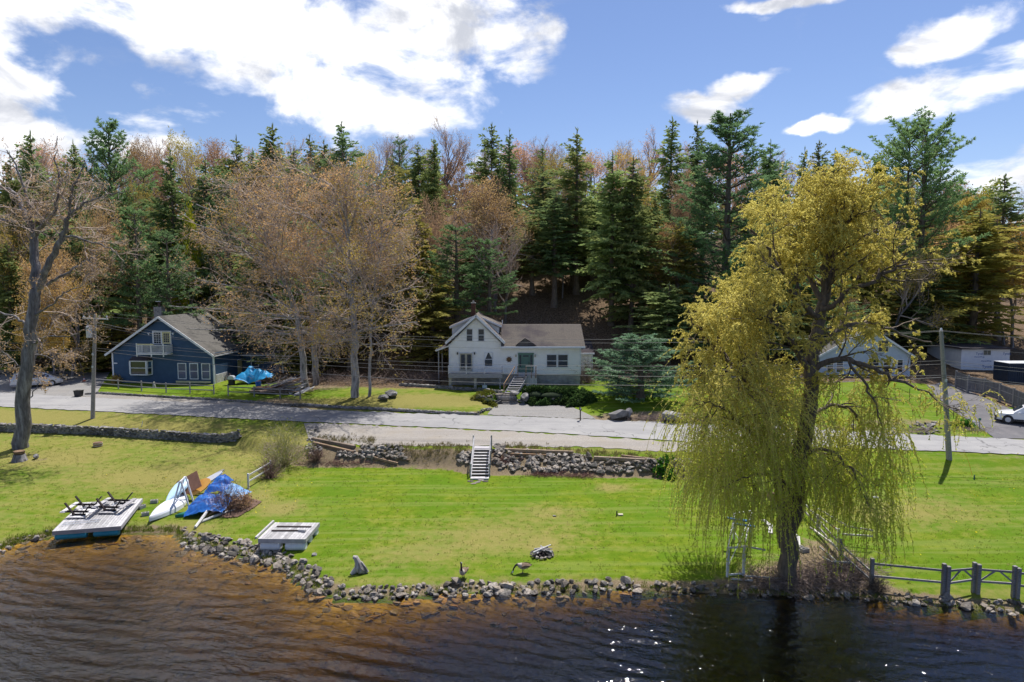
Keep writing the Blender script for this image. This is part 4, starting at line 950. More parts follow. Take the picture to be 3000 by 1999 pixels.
# ---- willow
def willow():
    b_ = GP(2305, 1692); Y = b_.y; rng = np.random.default_rng(301)
    L = [([(2303, 1702, 0), (2318, 1560, 0), (2335, 1420, 0), (2362, 1260, 0), (2374, 1140, 0), (2380, 1040, 0)], .47, .32, 0, 0),
         ([(2380, 1040, 0), (2402, 930, .2), (2418, 830, .3), (2428, 740, .4)], .34, .18, 10, 2.6),
         ([(2300, 1600, .2), (2282, 1440, .4), (2262, 1330, .6), (2250, 1240, .8)], .34, .17, 4, 2.),
         ([(2250, 1240, .8), (2215, 1150, .2), (2160, 1080, -.6), (2090, 1010, -1.2), (2030, 950, -1.6)], .16, .04, 16, 2.2),
         ([(2262, 1320, .6), (2190, 1260, -.8), (2120, 1200, -1.8), (2070, 1180, -2.5)], .12, .035, 10, 2.),
         ([(2250, 1240, .8), (2240, 1120, 1.8), (2200, 1010, 2.6), (2150, 950, 3)], .14, .035, 12, 2.2),
         ([(2376, 1090, 0), (2310, 990, -1), (2240, 930, -1.8), (2180, 900, -2.2)], .18, .04, 12, 2.2),
         ([(2400, 940, .2), (2330, 860, -.8), (2270, 770, -1.4), (2220, 690, -1.6)], .18, .04, 12, 2.4),
         ([(2410, 880, .2), (2350, 760, 1.4), (2300, 670, 2), (2270, 600, 2.4)], .16, .035, 12, 2.4),
         ([(2428, 740, .4), (2430, 650, 0), (2420, 570, -.4), (2415, 520, -.5)], .15, .03, 12, 2.2),
         ([(2424, 790, .4), (2470, 690, -.8), (2500, 610, -1.4), (2520, 570, -1.6)], .14, .03, 12, 2.2),
         ([(2420, 830, .3), (2500, 760, .8), (2580, 690, 1.4), (2630, 650, 1.6)], .16, .035, 12, 2.4),
         ([(2405, 920, .2), (2500, 850, -1), (2600, 800, -1.8), (2680, 770, -2.2)], .16, .035, 12, 2.4),
         ([(2384, 1030, 0), (2470, 960, .8), (2560, 950, 1.6), (2640, 980, 2), (2730, 1010, 2.2)], .16, .03, 9, 1.8),
         ([(2378, 1090, 0), (2470, 1050, -.8), (2560, 1080, -1.4), (2650, 1120, -2), (2740, 1170, -2.2)], .17, .03, 9, 1.6),
         ([(2470, 1050, -.8), (2540, 1130, -1.6), (2580, 1230, -2.2), (2600, 1330, -2.4)], .08, .02, 7, 1.2),
         ([(2366, 1220, 0), (2430, 1190, 1), (2500, 1210, 1.8), (2540, 1300, 2.2), (2552, 1400, 2.4)], .12, .025, 8, 1.6),
         ([(2350, 1330, 0), (2420, 1320, -1), (2490, 1370, -1.8), (2530, 1450, -2.2)], .11, .025, 8, 1.6),
         ([(2270, 1370, .6), (2220, 1330, 1.4), (2160, 1330, 2.2)], .09, .03, 7, 1.6),
         ([(2330, 1450, 0), (2280, 1400, -1.2), (2220, 1390, -2), (2150, 1410, -2.4)], .09, .025, 6, 1.4)]
    sub_ = dict(kids=(0, 3, 3), up=(.0, .1, .1), wig=.16, ang=(.4, 1.1), len=(.5, .75), leaf=2); sub_['from'] = .1
    root, segs, nodes, bv, rng = drawn_tree('willow_tree', L, Y, 301, sub_, (.15, 1), None, M['bark_dark'], M['bark_dark'], None,
        'large yellow-green weeping willow with hanging strands at the water side', 'tree', env=[(498, 2400, 2470), (540, 2280, 2560), (620, 2200, 2640), (700, 2140, 2690), (790, 2170, 2720), (860, 2150, 2740), (900, 2000, 2760), (980, 1965, 2780), (1120, 1965, 2800), (1250, 2010, 2700), (1400, 2060, 2600), (1600, 2150, 2560)])
    N = np.array(nodes); print('willow nodes', len(N))
    dens = 2; Np = rep(N, dens); n = len(Np)
    p = Np[:, :3] + rng.normal(size=(n, 3)) * .16; py = CAMZ + 0 * p[:, 2]
    X, Yy, Z = p[:, 0], p[:, 1], p[:, 2]
    ix = 1500 + FPX * X / Yy; topness = np.clip((Z - 8.) / 5, 0, 1)
    right = np.clip((ix - 2480) / 200, 0, 1)
    base_len = np.where(topness > .5, rng.uniform(.35, .95, n), rng.uniform(1.1, 4.6, n)) * (1 - .65 * right)
    clear = Z - G(X, Yy) - .5; base_len = np.minimum(base_len, np.maximum(clear, .1))
    # fewer strands on the thin right side
    keep = rng.uniform(size=n) > right * .82; p, Np, base_len, topness = p[keep], Np[keep], base_len[keep], topness[keep]; n = len(p)
    d = Np[:, 3:6] * 1. + rng.normal(size=(n, 3)) * .5; d[:, 2] += .6 * topness; d /= np.linalg.norm(d, axis=1)[:, None]
    K = 7; st = (base_len / K)[:, None]; sway = rng.normal(size=(n, 3)) * .05; S = []; LP, LA, LV = [], [], []
    tone = rng.uniform(0, 1, n)
    for k in range(K):
        q = p + d * st; S.append(np.hstack([p, q, np.full((n, 1), .011), np.full((n, 1), .008)]))
        m = 4
        pp = rep(p, m) + rep(q - p, m) * rng.uniform(0, 1, (n * m, 1)); aa = rep(d, m) * .8 + rng.normal(size=(n * m, 3)) * .55; aa[:, 2] -= .25
        aa = aa / np.linalg.norm(aa, axis=1)[:, None] * rng.uniform(.08, .155, (n * m, 1)); LP.append(pp); LA.append(aa); LV.append(np.repeat(tone, m) * .5 + rng.uniform(0, .5, n * m))
        d = d + np.array([0, 0, -1.]) * (.62 - .30 * topness[:, None]) + sway; d /= np.linalg.norm(d, axis=1)[:, None]; p = q
    S = np.concatenate(S); sv, sf = tubes(S, 3); link_mesh('hanging_strands', np_mesh('hanging_strands', sv - bv, sf, mat('willow_strand', (.62, .54, .14), (.48, .42, .10), 3)), root)['kind'] = 'stuff'
    P_, A_, Va = np.concatenate(LP), np.concatenate(LA), np.concatenate(LV)
    low = P_[:, 2] < 8.8 + rng.normal(size=len(P_)) * 1.6
    for nm, msk, mt in (('upper_leaves', ~low, M['willow']), ('lower_leaves', low, M['willowg'])):
        cv, cf = cards(P_[msk], A_[msk], .025, rng); link_mesh(nm, np_mesh(nm, cv - bv, cf, mt, {'v': np.repeat(Va[msk], 4)}), root)['kind'] = 'stuff'
    print('willow leaves', len(P_), 'strands', n)
willow()
# ---------------------------------------------------------------- building helpers (front faces -Y)
def clap(mb, lim, z0, z1, pt, h=.14, lip=.03):
    """overlapping siding courses; lim(z)->(u0,u1); pt(u,z,out)->xyz"""
    z = z0
    while z < z1 - .01:
        zt = min(z + h, z1); a0, b0 = lim(z); a1, b1 = lim(zt)
        if b0 - a0 > .03:
            if b1 < a1: a1 = b1 = (a1 + b1) / 2
            mb.add([pt(a0, z, lip), pt(b0, z, lip), pt(b1, zt, .006), pt(a1, zt, .006), pt(a0, z, 0), pt(b0, z, 0)], [(0, 1, 2, 3), (4, 5, 1, 0)])
        z = zt
def front(y): return lambda u, z, o: (u, y - o, z)
def sider(x): return lambda u, z, o: (x + o, u, z)
def sidel(x): return lambda u, z, o: (x - o, u, z)
def window(root, x0, x1, z0, z1, y, fm, gm, fw=.07, rail=True, grid=None, name='window', label=None, sidex=None):
    f = MB()
    def bx(m, a, b, c, d, o0, o1):
        if sidex is None: m.box(a, b, y - o1, y - o0, c, d)
        else: m.box(sidex + o0, sidex + o1, a, b, c, d)
    bx(f, x0 - fw, x0, z0 - fw, z1 + fw, .0, .06); bx(f, x1, x1 + fw, z0 - fw, z1 + fw, .0, .06)
    bx(f, x0, x1, z1, z1 + fw, .0, .062); bx(f, x0, x1, z0 - fw, z0, .0, .08)
    if rail: zm = (z0 + z1) / 2; bx(f, x0, x1, zm - .03, zm + .03, .0, .055)
    o = f.build(name, fm, root, label=label)
    for a, b in (((z0, (z0 + z1) / 2 - .03), ((z0 + z1) / 2 + .03, z1)) if rail else ((z0, z1),)):
        p = MB(); bx(p, x0, x1, a, b, .004, .034); p.build('pane', gm, o)
    if grid:
        s = MB(); nx_, nz_ = grid
        for i in range(1, nx_): xx = x0 + (x1 - x0) * i / nx_; bx(s, xx - .012, xx + .012, z0, z1, .034, .05)
        for i in range(1, nz_): zz = z0 + (z1 - z0) * i / nz_; bx(s, x0, x1, zz - .012, zz + .012, .034, .048)
        s.build('glazing_bars', fm, o)
    return o
def roofpl(root, eA, eB, rB, rA, m, th=.12, course=.17, name='roof'):
    eA, eB, rB, rA = map(Vector, (eA, eB, rB, rA)); n = (eB - eA).cross(rA - eA).normalized()
    if n.z < 0: n = -n
    s = MB(); lo = [p - n * th for p in (eA, eB, rB, rA)]
    s.add([eA, eB, rB, rA] + lo, [(0, 1, 2, 3), (7, 6, 5, 4), (0, 4, 5, 1), (1, 5, 6, 2), (2, 6, 7, 3), (3, 7, 4, 0)])
    o = s.build(name, m, root)
    c = MB(); L = max((rA - eA).length, (rB - eB).length); k = max(2, int(L / course))
    for i in range(k):
        t0, t1 = i / k, (i + 1) / k
        a, b, d, e = eA.lerp(rA, t0), eB.lerp(rB, t0), eB.lerp(rB, t1), eA.lerp(rA, t1)
        c.add([a + n * .028, b + n * .028, d + n * .006, e + n * .006, a + n * .002, b + n * .002], [(0, 1, 2, 3), (4, 5, 1, 0)])
    c.build('shingle_courses', m, o, kind='stuff'); return o
def sh(l): return l[0] if False else l

# ---------------------------------------------------------------- white house
YW = 74.0
def wx(px, Y=YW): return D(px, 1050, Y).x
def wz(py, Y=YW): return D(1500, py, Y).z
def white_house():
    x0, x1, xa = wx(1315), wx(1702), wx(1749); zb = 3.7; zs = wz(1097); ze = wz(1019); root = empty('white_house', (wx(1500), YW, 4.3), 'white clapboard house with front gable, green door and timber deck', 'house')
    xg0, xg1, xp = wx(1315), wx(1474), wx(1395); zg = wz(1003, 73.7); zpk = wz(923, 73.7)
    b = MB(); b.box(x0, x1, YW + .05, 81, zs - .02, ze); b.prism([(xg0, ze - .01), (xg1, ze - .01), (xg1, zg - .35), (xp, zpk - .35), (xg0, zg - .35)], YW + .04, 80.5)
    b.box(x1 - .2, xa, 78, 82, 5.2, wz(1031, 78)); b.build('wall', M['clap'], root)
    f = MB(); f.box(x0 + .05, x1 - .05, YW + .12, 80.9, zb, zs - .022); f.box(x1, xa - .05, 78.06, 82, 4.2, 5.198); f.build('foundation', M['found'], root)
    c = MB(); clap(c, lambda z: (x0, x1), zs, ze, front(YW + .04))
    def lim(z):
        t = max(0, (z - (zg - .5)) / (zpk - zg)); return (xg0 + (xp - xg0) * t, xg1 - (xg1 - xp) * t)
    clap(c, lim, ze, zpk - .35, front(YW + .03)); clap(c, lambda z: (YW + .05, 81), zs, ze, sider(x1)); clap(c, lambda z: (x1, xa), 5.2, wz(1031, 78), front(78))
    clap(c, lambda z: (78, 82), 5.2, wz(1031, 78), sider(xa)); c.build('clapboards', M['clap'], root, kind='stuff')
    # gable roof, runs back
    el, er = wx(1306, 73.6), wx(1479, 73.6); ze_l = wz(1002, 73.6) + .02; zp = wz(921, 73.6); xr = wx(1395, 73.6)
    roofpl(root, (el, 81, ze_l), (el, 73.55, ze_l), (xr, 73.55, zp), (xr, 81, zp), M['roofb']); roofpl(root, (er, 73.55, ze_l), (er, 81, ze_l), (xr, 81, zp), (xr, 73.55, zp), M['roofb'])
    t = MB()
    for ex in (el, er): t.bar((ex, 73.5, ze_l - .16), (xr, 73.5, zp - .16), .10, .26)
    t.bar((el, 73.6, ze_l - .2), (el, 80.9, ze_l - .2), .12, .16); t.build('rake_boards', M['trim'], root)
    # main wing roof
    zr = wz(950, 77.5); xl, xrr = wx(1468, 73.6), wx(1714, 73.6); zme = wz(1014, 73.6)
    roofpl(root, (xl, 73.55, zme), (xrr, 73.55, zme), (wx(1698, 77.5) + .1, 77.5, zr), (xl, 77.5, zr), M['roofb']); roofpl(root, (xrr, 81.4, zme), (xl, 81.4, zme), (xl, 77.5, zr), (wx(1698, 77.5) + .1, 77.5, zr), M['roofb'])
    g2 = MB(); g2.box(xl - .02, xrr, 73.42, 73.56, zme - .24, zme - .04); g2.build('gutter', M['trim'], root)
    gg = MB(); gg.prism([(x1 + .0, ze), (x1 - .02, ze)] and [(0, 0), (0, 0), (0, 0)], 0, 0) if False else None
    e = MB(); e.add([(x1 - .02, 74.05, ze), (x1 - .02, 80.95, ze), (x1 - .02, 77.5, zr - .16), (x1 - .3, 74.05, ze), (x1 - .3, 80.95, ze), (x1 - .3, 77.5, zr - .16)], [(0, 1, 2), (5, 4, 3), (0, 3, 4, 1), (1, 4, 5, 2), (2, 5, 3, 0)]); e.build('gable_wall', M['clap'], root)
    # little gablet over the door
    ga = MB(); gx0, gx1, gxp = wx(1511, 73.5), wx(1570, 73.5), wx(1538, 73.5); gz0 = zme + .04; gz1 = gz0 + .78
    ga.add([(gx0, 73.52, gz0), (gx1, 73.52, gz0), (gxp, 73.62, gz1), (gxp, 74.9, gz1 + .02)], [(0, 1, 2), (0, 2, 3), (1, 3, 2)]); ga.build('gablet', M['roofb'], root)
    gt = MB()
    for gx in (gx0, gx1): gt.bar((gx, 73.47, gz0 + .02), (gxp, 73.56, gz1 + .03), .05, .07)
    gt.build('gablet_trim', M['roofd'], root)
    # rear cross dormer with shallow roof
    dl, dr = wx(1318, 76), wx(1470, 76); zd = wz(957, 76); zdp = wz(921, 76) - .12; dp = wx(1396, 76)
    d = MB(); d.prism([(wx(1325, 76), 8.6), (wx(1462, 76), 8.6), (wx(1462, 76), zd - .1), (dp, zdp - .15), (wx(1325, 76), zd - .1)], 76.02, 80.6); d.build('dormer', M['clap'], root)
    roofpl(root, (dl, 80.8, zd), (dl, 75.8, zd), (dp, 75.8, zdp), (dp, 80.8, zdp), M['roofb'], name='dormer_roof'); roofpl(root, (dr, 75.8, zd + .12), (dr, 80.8, zd + .12), (dp, 80.8, zdp), (dp, 75.8, zdp), M['roofb'], name='dormer_roof')
    dt = MB(); dt.bar((dl, 75.76, zd - .12), (dp - .3, 75.76, zdp - .16), .08, .22); dt.bar((dr, 75.76, zd), (dp + .3, 75.76, zdp - .14), .08, .2); dt.build('dormer_trim', M['trim'], root)
    # side porch
    zp0 = wz(1008, 76); roofpl(root, (wx(1276, 74.6), 74.6, zp0 - .55), (wx(1276, 74.6), 79, zp0 - .55), (x0 - .01, 79, zp0 + .0), (x0 - .01, 74.6, zp0 + .0), M['roofd'], name='porch_roof')
    pt_ = MB(); pt_.bar((wx(1276, 74.6), 74.56, zp0 - .64), (x0 - .02, 74.56, zp0 - .09), .06, .16); pt_.build('porch_trim', M['trim'], root)
    for yy in (74.8, 78.7):
        p = MB(); p.box(wx(1285, 74.8) - .06, wx(1285, 74.8) + .06, yy - .06, yy + .06, g(wx(1285, 74.8), yy) - .2, zp0 - .6); p.build('porch_post', M['grey_wood'], root)
    # rear lean-to roof
    roofpl(root, (x1 - .3, 77.7, wz(1033, 78)), (xa + .15, 77.7, wz(1033, 78)), (xa + .15, 81, wz(1000, 81)), (x1 - .3, 81, wz(1000, 81)), M['roofd'], name='annex_roof')
    at_ = MB(); at_.box(x1, xa + .16, 77.55, 77.69, wz(1036, 78) - .06, wz(1033, 78) - .02); at_.build('annex_gutter', M['trim'], root)
    # corner boards
    for cx in (x0, x1 - .14): cb = MB(); cb.box(cx, cx + .14, YW - .035, YW + .03, zs, ze + (0.4 if cx == x0 else 0)); cb.build('corner_board', M['trim'], root)
    cb = MB(); cb.box(xa - .12, xa + .02, 77.95, 78.02, 5.2, wz(1034, 78)); cb.build('corner_board', M['trim'], root)
    for a, b_, c_, d_, rl in ((1368, 1384, 965, 999, 1), (1402, 1418, 965, 999, 1), (1420.5, 1442, 1034, 1072, 1), (1602.5, 1630, 1040, 1075, 1), (1635.5, 1663, 1040, 1075, 1)):
        w = window(root, wx(a), wx(b_), wz(d_), wz(c_), YW + .01, M['trim'], M['glass'], .08)
        if a == 1420.5:
            for s in (0, 1):
                cu = MB(); xa0, xa1 = (wx(a), wx(a) + .34) if s == 0 else (wx(b_) - .34, wx(b_)); zz1, zz0 = wz(c_), (wz(c_) + wz(d_)) / 2 + .04
                k = (xa0 if s == 0 else xa1); cu.add([(xa0, YW - .028, zz1), (xa1, YW - .028, zz1), (k + (.06 if s == 0 else -.06), YW - .028, zz0), (k, YW - .028, zz0)], [(0, 1, 2, 3)]); cu.build('curtain', M['white'], w)
    v = MB(); v.box(xp - .17, xp + .17, YW - .03, YW + .03, wz(951), wz(939)); v.build('gable_vent', M['trim'], root)
    # french doors
    fr = MB(); a, b_, z0, z1 = wx(1344.5), wx(1386), wz(1088), wz(1033)
    fr.box(a, a + .1, YW - .05, YW + .03, z0, z1); fr.box(b_ - .1, b_, YW - .05, YW + .03, z0, z1); fr.box(a + .1, b_ - .1, YW - .05, YW + .03, z1 - .1, z1); fo = fr.build('french_door_frame', M['steel'], root)
    m_ = (a + b_) / 2
    for s0, s1 in ((a + .1, m_), (m_, b_ - .1)):
        dd = MB(); dd.box(s0 + .004, s1 - .004, YW - .03, YW + .02, z0, z1 - .1); do = dd.build('french_door', M['beige'], root); pn = MB(); pn.box(s0 + .12, s1 - .12, YW - .045, YW - .031, z0 + .22, z1 - .22); pn.build('pane', M['glass'], do)
    # green entrance
    a, b_, z0, z1 = wx(1518.5), wx(1562.5), wz(1091), wz(1037)
    fr = MB(); fr.box(a - .02, a + .08, YW - .07, YW + .03, z0, z1); fr.box(b_ - .08, b_ + .02, YW - .07, YW + .03, z0, z1); fr.box(a - .06, b_ + .06, YW - .09, YW + .03, z1, z1 + .1); fr.box(a + .36, a + .42, YW - .07, YW + .03, z0, z1); fr.box(b_ - .42, b_ - .36, YW - .07, YW + .03, z0, z1); fr.build('door_frame', M['green_door'], root)
    for s0, s1 in ((a + .08, a + .36), (b_ - .36, b_ - .08)):
        sp = MB(); sp.box(s0, s1, YW - .03, YW + .02, z0, z1); so_ = sp.build('sidelight', M['green_door'], root); pn = MB(); pn.box(s0 + .05, s1 - .05, YW - .045, YW - .031, z0 + .6, z1 - .12); pn.build('pane', M['glass'], so_)
    dr_ = MB(); dr_.box(a + .42, b_ - .42, YW - .035, YW + .02, z0, z1)
    for q in range(4): xq = a + .5 + q * (b_ - a - 1.0) / 3; dr_.box(xq - .03, xq + .03, YW - .05, YW - .036, z0 + .12, z1 - .45)
    do = dr_.build('entrance_door', M['green_door'], root); pn = MB(); pn.box(a + .52, b_ - .52, YW - .05, YW - .036, z1 - .32, z1 - .16); pn.build('pane', M['glass'], do)
    hd = MB(); hd.box(b_ - .52, b_ - .46, YW - .09, YW - .036, z0 + .85, z0 + 1.15); hd.build('handle', M['black'], do)
    # lanterns
    for px, py, mm in ((1340.5, 1036, 'black'), (1390.5, 1036, 'black'), (1511.5, 1043, 'beige'), (1568, 1043, 'beige')):
        l = MB(); X, Z = wx(px), wz(py); l.cbox((X, YW - .12, Z), (.13, .13, .20)); l.cbox((X, YW - .12, Z + .13), (.08, .08, .07)); l.box(X - .04, X + .04, YW - .05, YW + .03, Z - .1, Z + .12); l.build('wall_lantern', M[mm], root)
    # chimney of separate brick courses
    cx, cy = wx(1387.5, 78), 78.; z0, z1 = zp - .5, wz(889, 78); ch = MB(); ch.box(cx - .24, cx + .24, cy - .24, cy + .24, z0, z1); co = ch.build('chimney', M['brick'], root)
    br = MB()
    for k in range(int((z1 - z0) / .085)):
        zz = z0 + k * .085
        for s in range(3): xx = cx - .25 + s * .17 + (.06 if k % 2 else 0); br.box(xx, min(xx + .155, cx + .25), cy - .256, cy - .241, zz, zz + .07)
    br.build('brick_courses', M['brick'], co, kind='stuff'); cp = MB(); cp.box(cx - .28, cx + .28, cy - .28, cy + .28, z1, z1 + .08); cp.tube([(cx, cy, z1 + .08), (cx, cy, z1 + .3)], .12, 8); cp.build('chimney_cap', M['found'], co)
    vp = MB(); X = wx(1472, 78); vp.tube([(X, 77.9, wz(952, 78) - .5), (X, 77.9, wz(938, 78))], .055, 8); vp.build('vent_pipe', M['white'], root)
    # deck on posts
    dx0, dx1 = wx(1313, 72.4), wx(1472, 72.4); dz = 5.62; dk = MB(); dk.box(dx0, dx1, 72.45, 73.98, dz - .05, dz - .0); dk.box(dx0, dx1, 72.4, 72.45, dz - .42, dz + .02); dk.box(dx0, dx1, 72.45, 72.5, dz - .3, dz - .06); dob = dk.build('deck', M['grey_wood'], root)
    rl = MB(); zt = wz(1074, 72.4); rl.box(dx0, dx1, 72.38, 72.44, zt - .05, zt); rl.box(dx0, dx1, 72.39, 72.43, dz + .12, dz + .16); rl.box(dx0 + .02, dx0 + .06, 72.5, 73.9, zt - .05, zt); rl.build('handrail', M['steel'], dob)
    for k in range(40): x = dx0 + (k + .5) * (dx1 - dx0) / 40; bb = MB(); bb.box(x - .012, x + .012, 72.4, 72.425, dz + .16, zt - .05); bb.build('baluster', M['steel'], dob)
    for px in (1314, 1366, 1419, 1471): x = wx(px, 72.4); bb = MB(); bb.box(x - .045, x + .045, 72.36, 72.45, dz + .021, zt + .12); bb.build('railing_post', M['steel' if px < 1450 else 'grey_wood'], dob)
    for px, w_ in ((1318, .14), (1392, .14), (1465, .06)): x = wx(px, 72.5); bb = MB(); bb.box(x - w_, x + w_, 72.5, 72.74, g(x, 72.6) - .2, dz - .43); bb.build('deck_post', M['beige' if w_ > .1 else 'grey_wood'], root)
    # landing and stairs
    lx0, lx1 = wx(1514, 72.4), wx(1573, 72.4); lz = 5.5; la = MB(); la.box(lx0, lx1, 72.4, 73.97, lz - .08, lz); lo_ = la.build('landing', M['grey_wood'], root)
    for k in range(9): x = wx(1542, 72.3) + k * (lx1 - wx(1542, 72.3)) / 9; bb = MB(); bb.box(x + .01, x + (lx1 - wx(1542, 72.3)) / 9 - .01, 72.4, 72.44, g(x, 72.4) - .1, lz - .09); bb.build('skirt_board', M['pale_wood'], lo_)
    for px, zt2 in ((1541, .95), (1557, .95), (1570, .95), (1517, 1.0)):
        x = wx(px, 72.4); bb = MB(); bb.box(x - .05, x + .05, 72.3, 72.4, lz - .3, lz + zt2); bb.build('newel_post', M['brown_wood'], lo_)
    bb = MB(); bb.box(wx(1540, 72.4), lx1, 72.27, 72.41, lz + .951, lz + 1.0); bb.box(wx(1540, 72.4), lx1, 72.33, 72.37, lz + .12, lz + .17); bb.build('handrail', M['grey_wood'], lo_)
    n = 8; T0 = Vector((wx(1528, 72.3), 72.3, lz)); T1 = Vector((wx(1496, 70.1), 70.1, g(wx(1496, 70.1), 70.1) + .1)); sx = Vector((.62, 0, 0))
    for k in range(n):
        c_ = T0.lerp(T1, (k + .6) / n); bb = MB(); bb.box(c_.x - .62, c_.x + .62, c_.y - .15, c_.y + .15, c_.z - .045, c_.z); bb.build('tread', M['grey_wood'], root)
    for s in (-1, 1): bb = MB(); bb.bar(T0 + sx * s * 1.06 - Vector((0, 0, .12)), T1 + sx * s * 1.06 - Vector((0, 0, .12)), .06, .26); bb.build('stringer', M['grey_wood'], root)
    a = T0 - sx * 1.12; b_ = T1 - sx * 1.12; bb = MB(); bb.bar(a + Vector((0, 0, .95)), b_ + Vector((0, 0, .95)), .07, .09); bb.bar(a + Vector((0, 0, .5)), b_ + Vector((0, 0, .5)), .04, .06); bb.box(b_.x - .05, b_.x + .05, b_.y - .05, b_.y + .05, b_.z - .3, b_.z + .98); bb.build('stair_rail', M['brown_wood'], root)
white_house()
def sunburst():
    c = Vector((wx(1491.5, 73.9), 73.93, wz(1053.5, 73.9))); m = MB()
    m.tube([c + Vector((0, .03, 0)), c - Vector((0, .03, 0))], .11, 12)
    for k in range(16):
        a = 2 * pi * k / 16; r_ = .40 if k % 2 else .31; d = Vector((cos(a), 0, sin(a))); n = Vector((-sin(a), 0, cos(a)))
        m.add([c + d * .10 - n * .035, c + d * .22 - n * .045, c + d * r_, c + d * .22 + n * .045, c + d * .10 + n * .035, c + d * .2 - Vector((0, .03, 0))], [(0, 1, 5), (1, 2, 5), (2, 3, 5), (3, 4, 5), (4, 0, 5), (0, 4, 3, 2, 1)])
    solo(m, 'sunburst_ornament', mat('bronze', (.20, .11, .05), (.12, .07, .04), 3, .5, metal=.3), c, 'bronze sunburst ornament on the white wall between window and green door', 'wall ornament')
sunburst()

# ---------------------------------------------------------------- blue house (local frame, then turned a little)
def blue_house():
    P0 = GP(329, 1124); P1 = GP(628, 1124)
    YB = 80.5; A = Vector((D(330, 1080, YB + .5).x, YB + .5, 3.35)); Bv = Vector((D(628, 1080, YB - .6).x, YB - .6, 3.35))
    rz = atan2(Bv.y - A.y, Bv.x - A.x); W_ = (Bv - A).length; k = .01016 * W_ / 11.9
    root = empty('blue_house', (0, 0, 0), 'navy blue clapboard house with steep front gable and white balcony', 'house')
    X = lambda cx: (cx - 195) / 1170 * W_; Z = lambda cy: (957 - cy) * k
    zE = Z(612); zP = Z(212); xp = X(770); Dp = 10.2
    b = MB(); b.prism([(0, -.4), (W_, -.4), (W_, zE - .1), (xp, zP - .35), (0, zE - .1)], .03, Dp); b.build('wall', M['blue'], root)
    c = MB()
    def lim(z):
        t = max(0, (z - zE + .12) / (zP - .3 - zE)); return (xp * t, W_ - (W_ - xp) * t)
    clap(c, lim, .0, zP - .45, front(.02), .135); clap(c, lambda z: (0, Dp), 0, zE, sider(W_), .115); c.build('clapboards', M['blue'], root, kind='stuff')
    el, er = X(140), X(1382); ze = Z(632)
    roofpl(root, (el, Dp + .3, ze), (el, -.4, ze), (xp, -.4, zP), (xp, Dp + .3, zP), M['roofg']); roofpl(root, (er, -.4, ze), (er, Dp + .3, ze), (xp, Dp + .3, zP), (xp, -.4, zP), M['roofg'])
    t = MB()
    for ex in (el, er): t.bar((ex, -.44, ze - .13), (xp, -.44, zP - .13), .07, .24)
    t.box(er - .06, er + .02, -.3, Dp * .55, ze - .2, ze - .07); t.build('rake_boards', M['trim'], root)
    cb = MB(); cb.box(-.02, .16, -.04, .02, -.2, zE - .1); cb.build('corner_board', M['trim'], root); cb = MB(); cb.box(W_ - .16, W_ + .035, -.04, .1, -.4, zE); cb.build('corner_board', M['trim'], root); cb = MB(); cb.box(X(215), X(255), -.06, .02, Z(740), Z(728)); cb.build('house_number_board', M['trim'], root)
    for a in (957, 1092, 1228):
        window(root, X(a), X(a + 82), Z(893), Z(733), .0, M['trim'], M['bluepane'], .1)
    s = MB(); s.box(X(925), X(1322), -.10, .0, Z(940), Z(920)); s.build('yellow_sill_board', M['cream'], root)
    # bay window
    by = .62; bw0, bw1 = X(403), X(660); bi0, bi1 = bw0 + .35, bw1 - .35; z0, z1 = Z(858), Z(697)
    def ringb(z, e=0): return [(bw0 - e, .0, z), (bi0 - e * .6, -by - e, z), (bi1 + e * .6, -by - e, z), (bw1 + e, .0, z)]
    m = MB(); m.loft([ringb(z0), ringb(z0 + .12)]); m.loft([ringb(z1 - .12, .05), ringb(z1, .05)])
    for (p, q) in zip(ringb(z0)[:3], ringb(z0)[1:]):
        p, q = Vector(p), Vector(q); L = (q - p).length; d = (q - p) / L
        for f_ in (0.06 / L, 1 - .06 / L): e_ = p + d * L * f_; m.bar((e_.x, e_.y, z0 + .12), (e_.x, e_.y, z1 - .12), .12, .12)
        m.bar(p.lerp(q, .0) + Vector((0, 0, (z1 - z0) / 2)), q + Vector((0, 0, (z1 - z0) / 2)), .08, .07)
    bo = m.build('bay_window', M['trim'], root)
    for (p, q) in zip(ringb(z0)[:3], ringb(z0)[1:]):
        p, q = Vector(p), Vector(q); n_ = Vector((0, .03, 0)); pn = MB(); pn.add([p + n_ + Vector((0, 0, .12)), q + n_ + Vector((0, 0, .12)), q + n_ + Vector((0, 0, z1 - z0 - .12)), p + n_ + Vector((0, 0, z1 - z0 - .12))], [(0, 1, 2, 3)]); pn.build('pane', M['glass'], bo)
    r_ = MB(); r_.loft([ringb(z1 + .002, .12), [(bw0 + .3, .0, Z(657)), (bi0 + .2, -.15, Z(657)), (bi1 - .2, -.15, Z(657)), (bw1 - .3, .0, Z(657))]]); r_.build('bay_roof', M['roofd'], bo)
    # balcony doors and balcony
    f = MB(); a, b_, z0, z1 = X(675), X(890), Z(522), Z(373); m_ = X(782)
    f.box(a, a + .1, -.06, .02, z0, z1); f.box(b_ - .1, b_, -.06, .02, z0, z1); f.box(a + .1, b_ - .1, -.06, .02, z1 - .1, z1); f.box(m_ - .05, m_ + .05, -.06, .02, z0, z1 - .1); fo = f.build('balcony_door_frame', M['trim'], root)
    window(root, a + .17, m_ - .12, z0 + .1, z1 - .2, .0, M['white'], M['glass'], .06, False, (3, 5), name='balcony_door')
    window(root, m_ + .22, b_ - .24, z0 + .25, z1 - .3, .0, M['cream'], M['glass'], .16, False, (3, 5), name='balcony_door', label='cream balcony door leaf')
    bx0, bx1, bz, bt = X(553), X(900), Z(612), Z(520); bd = 1.15; m = MB(); m.box(bx0, bx1, -bd, .0, bz - .14, bz); bo = m.build('balcony', M['trim'], root)
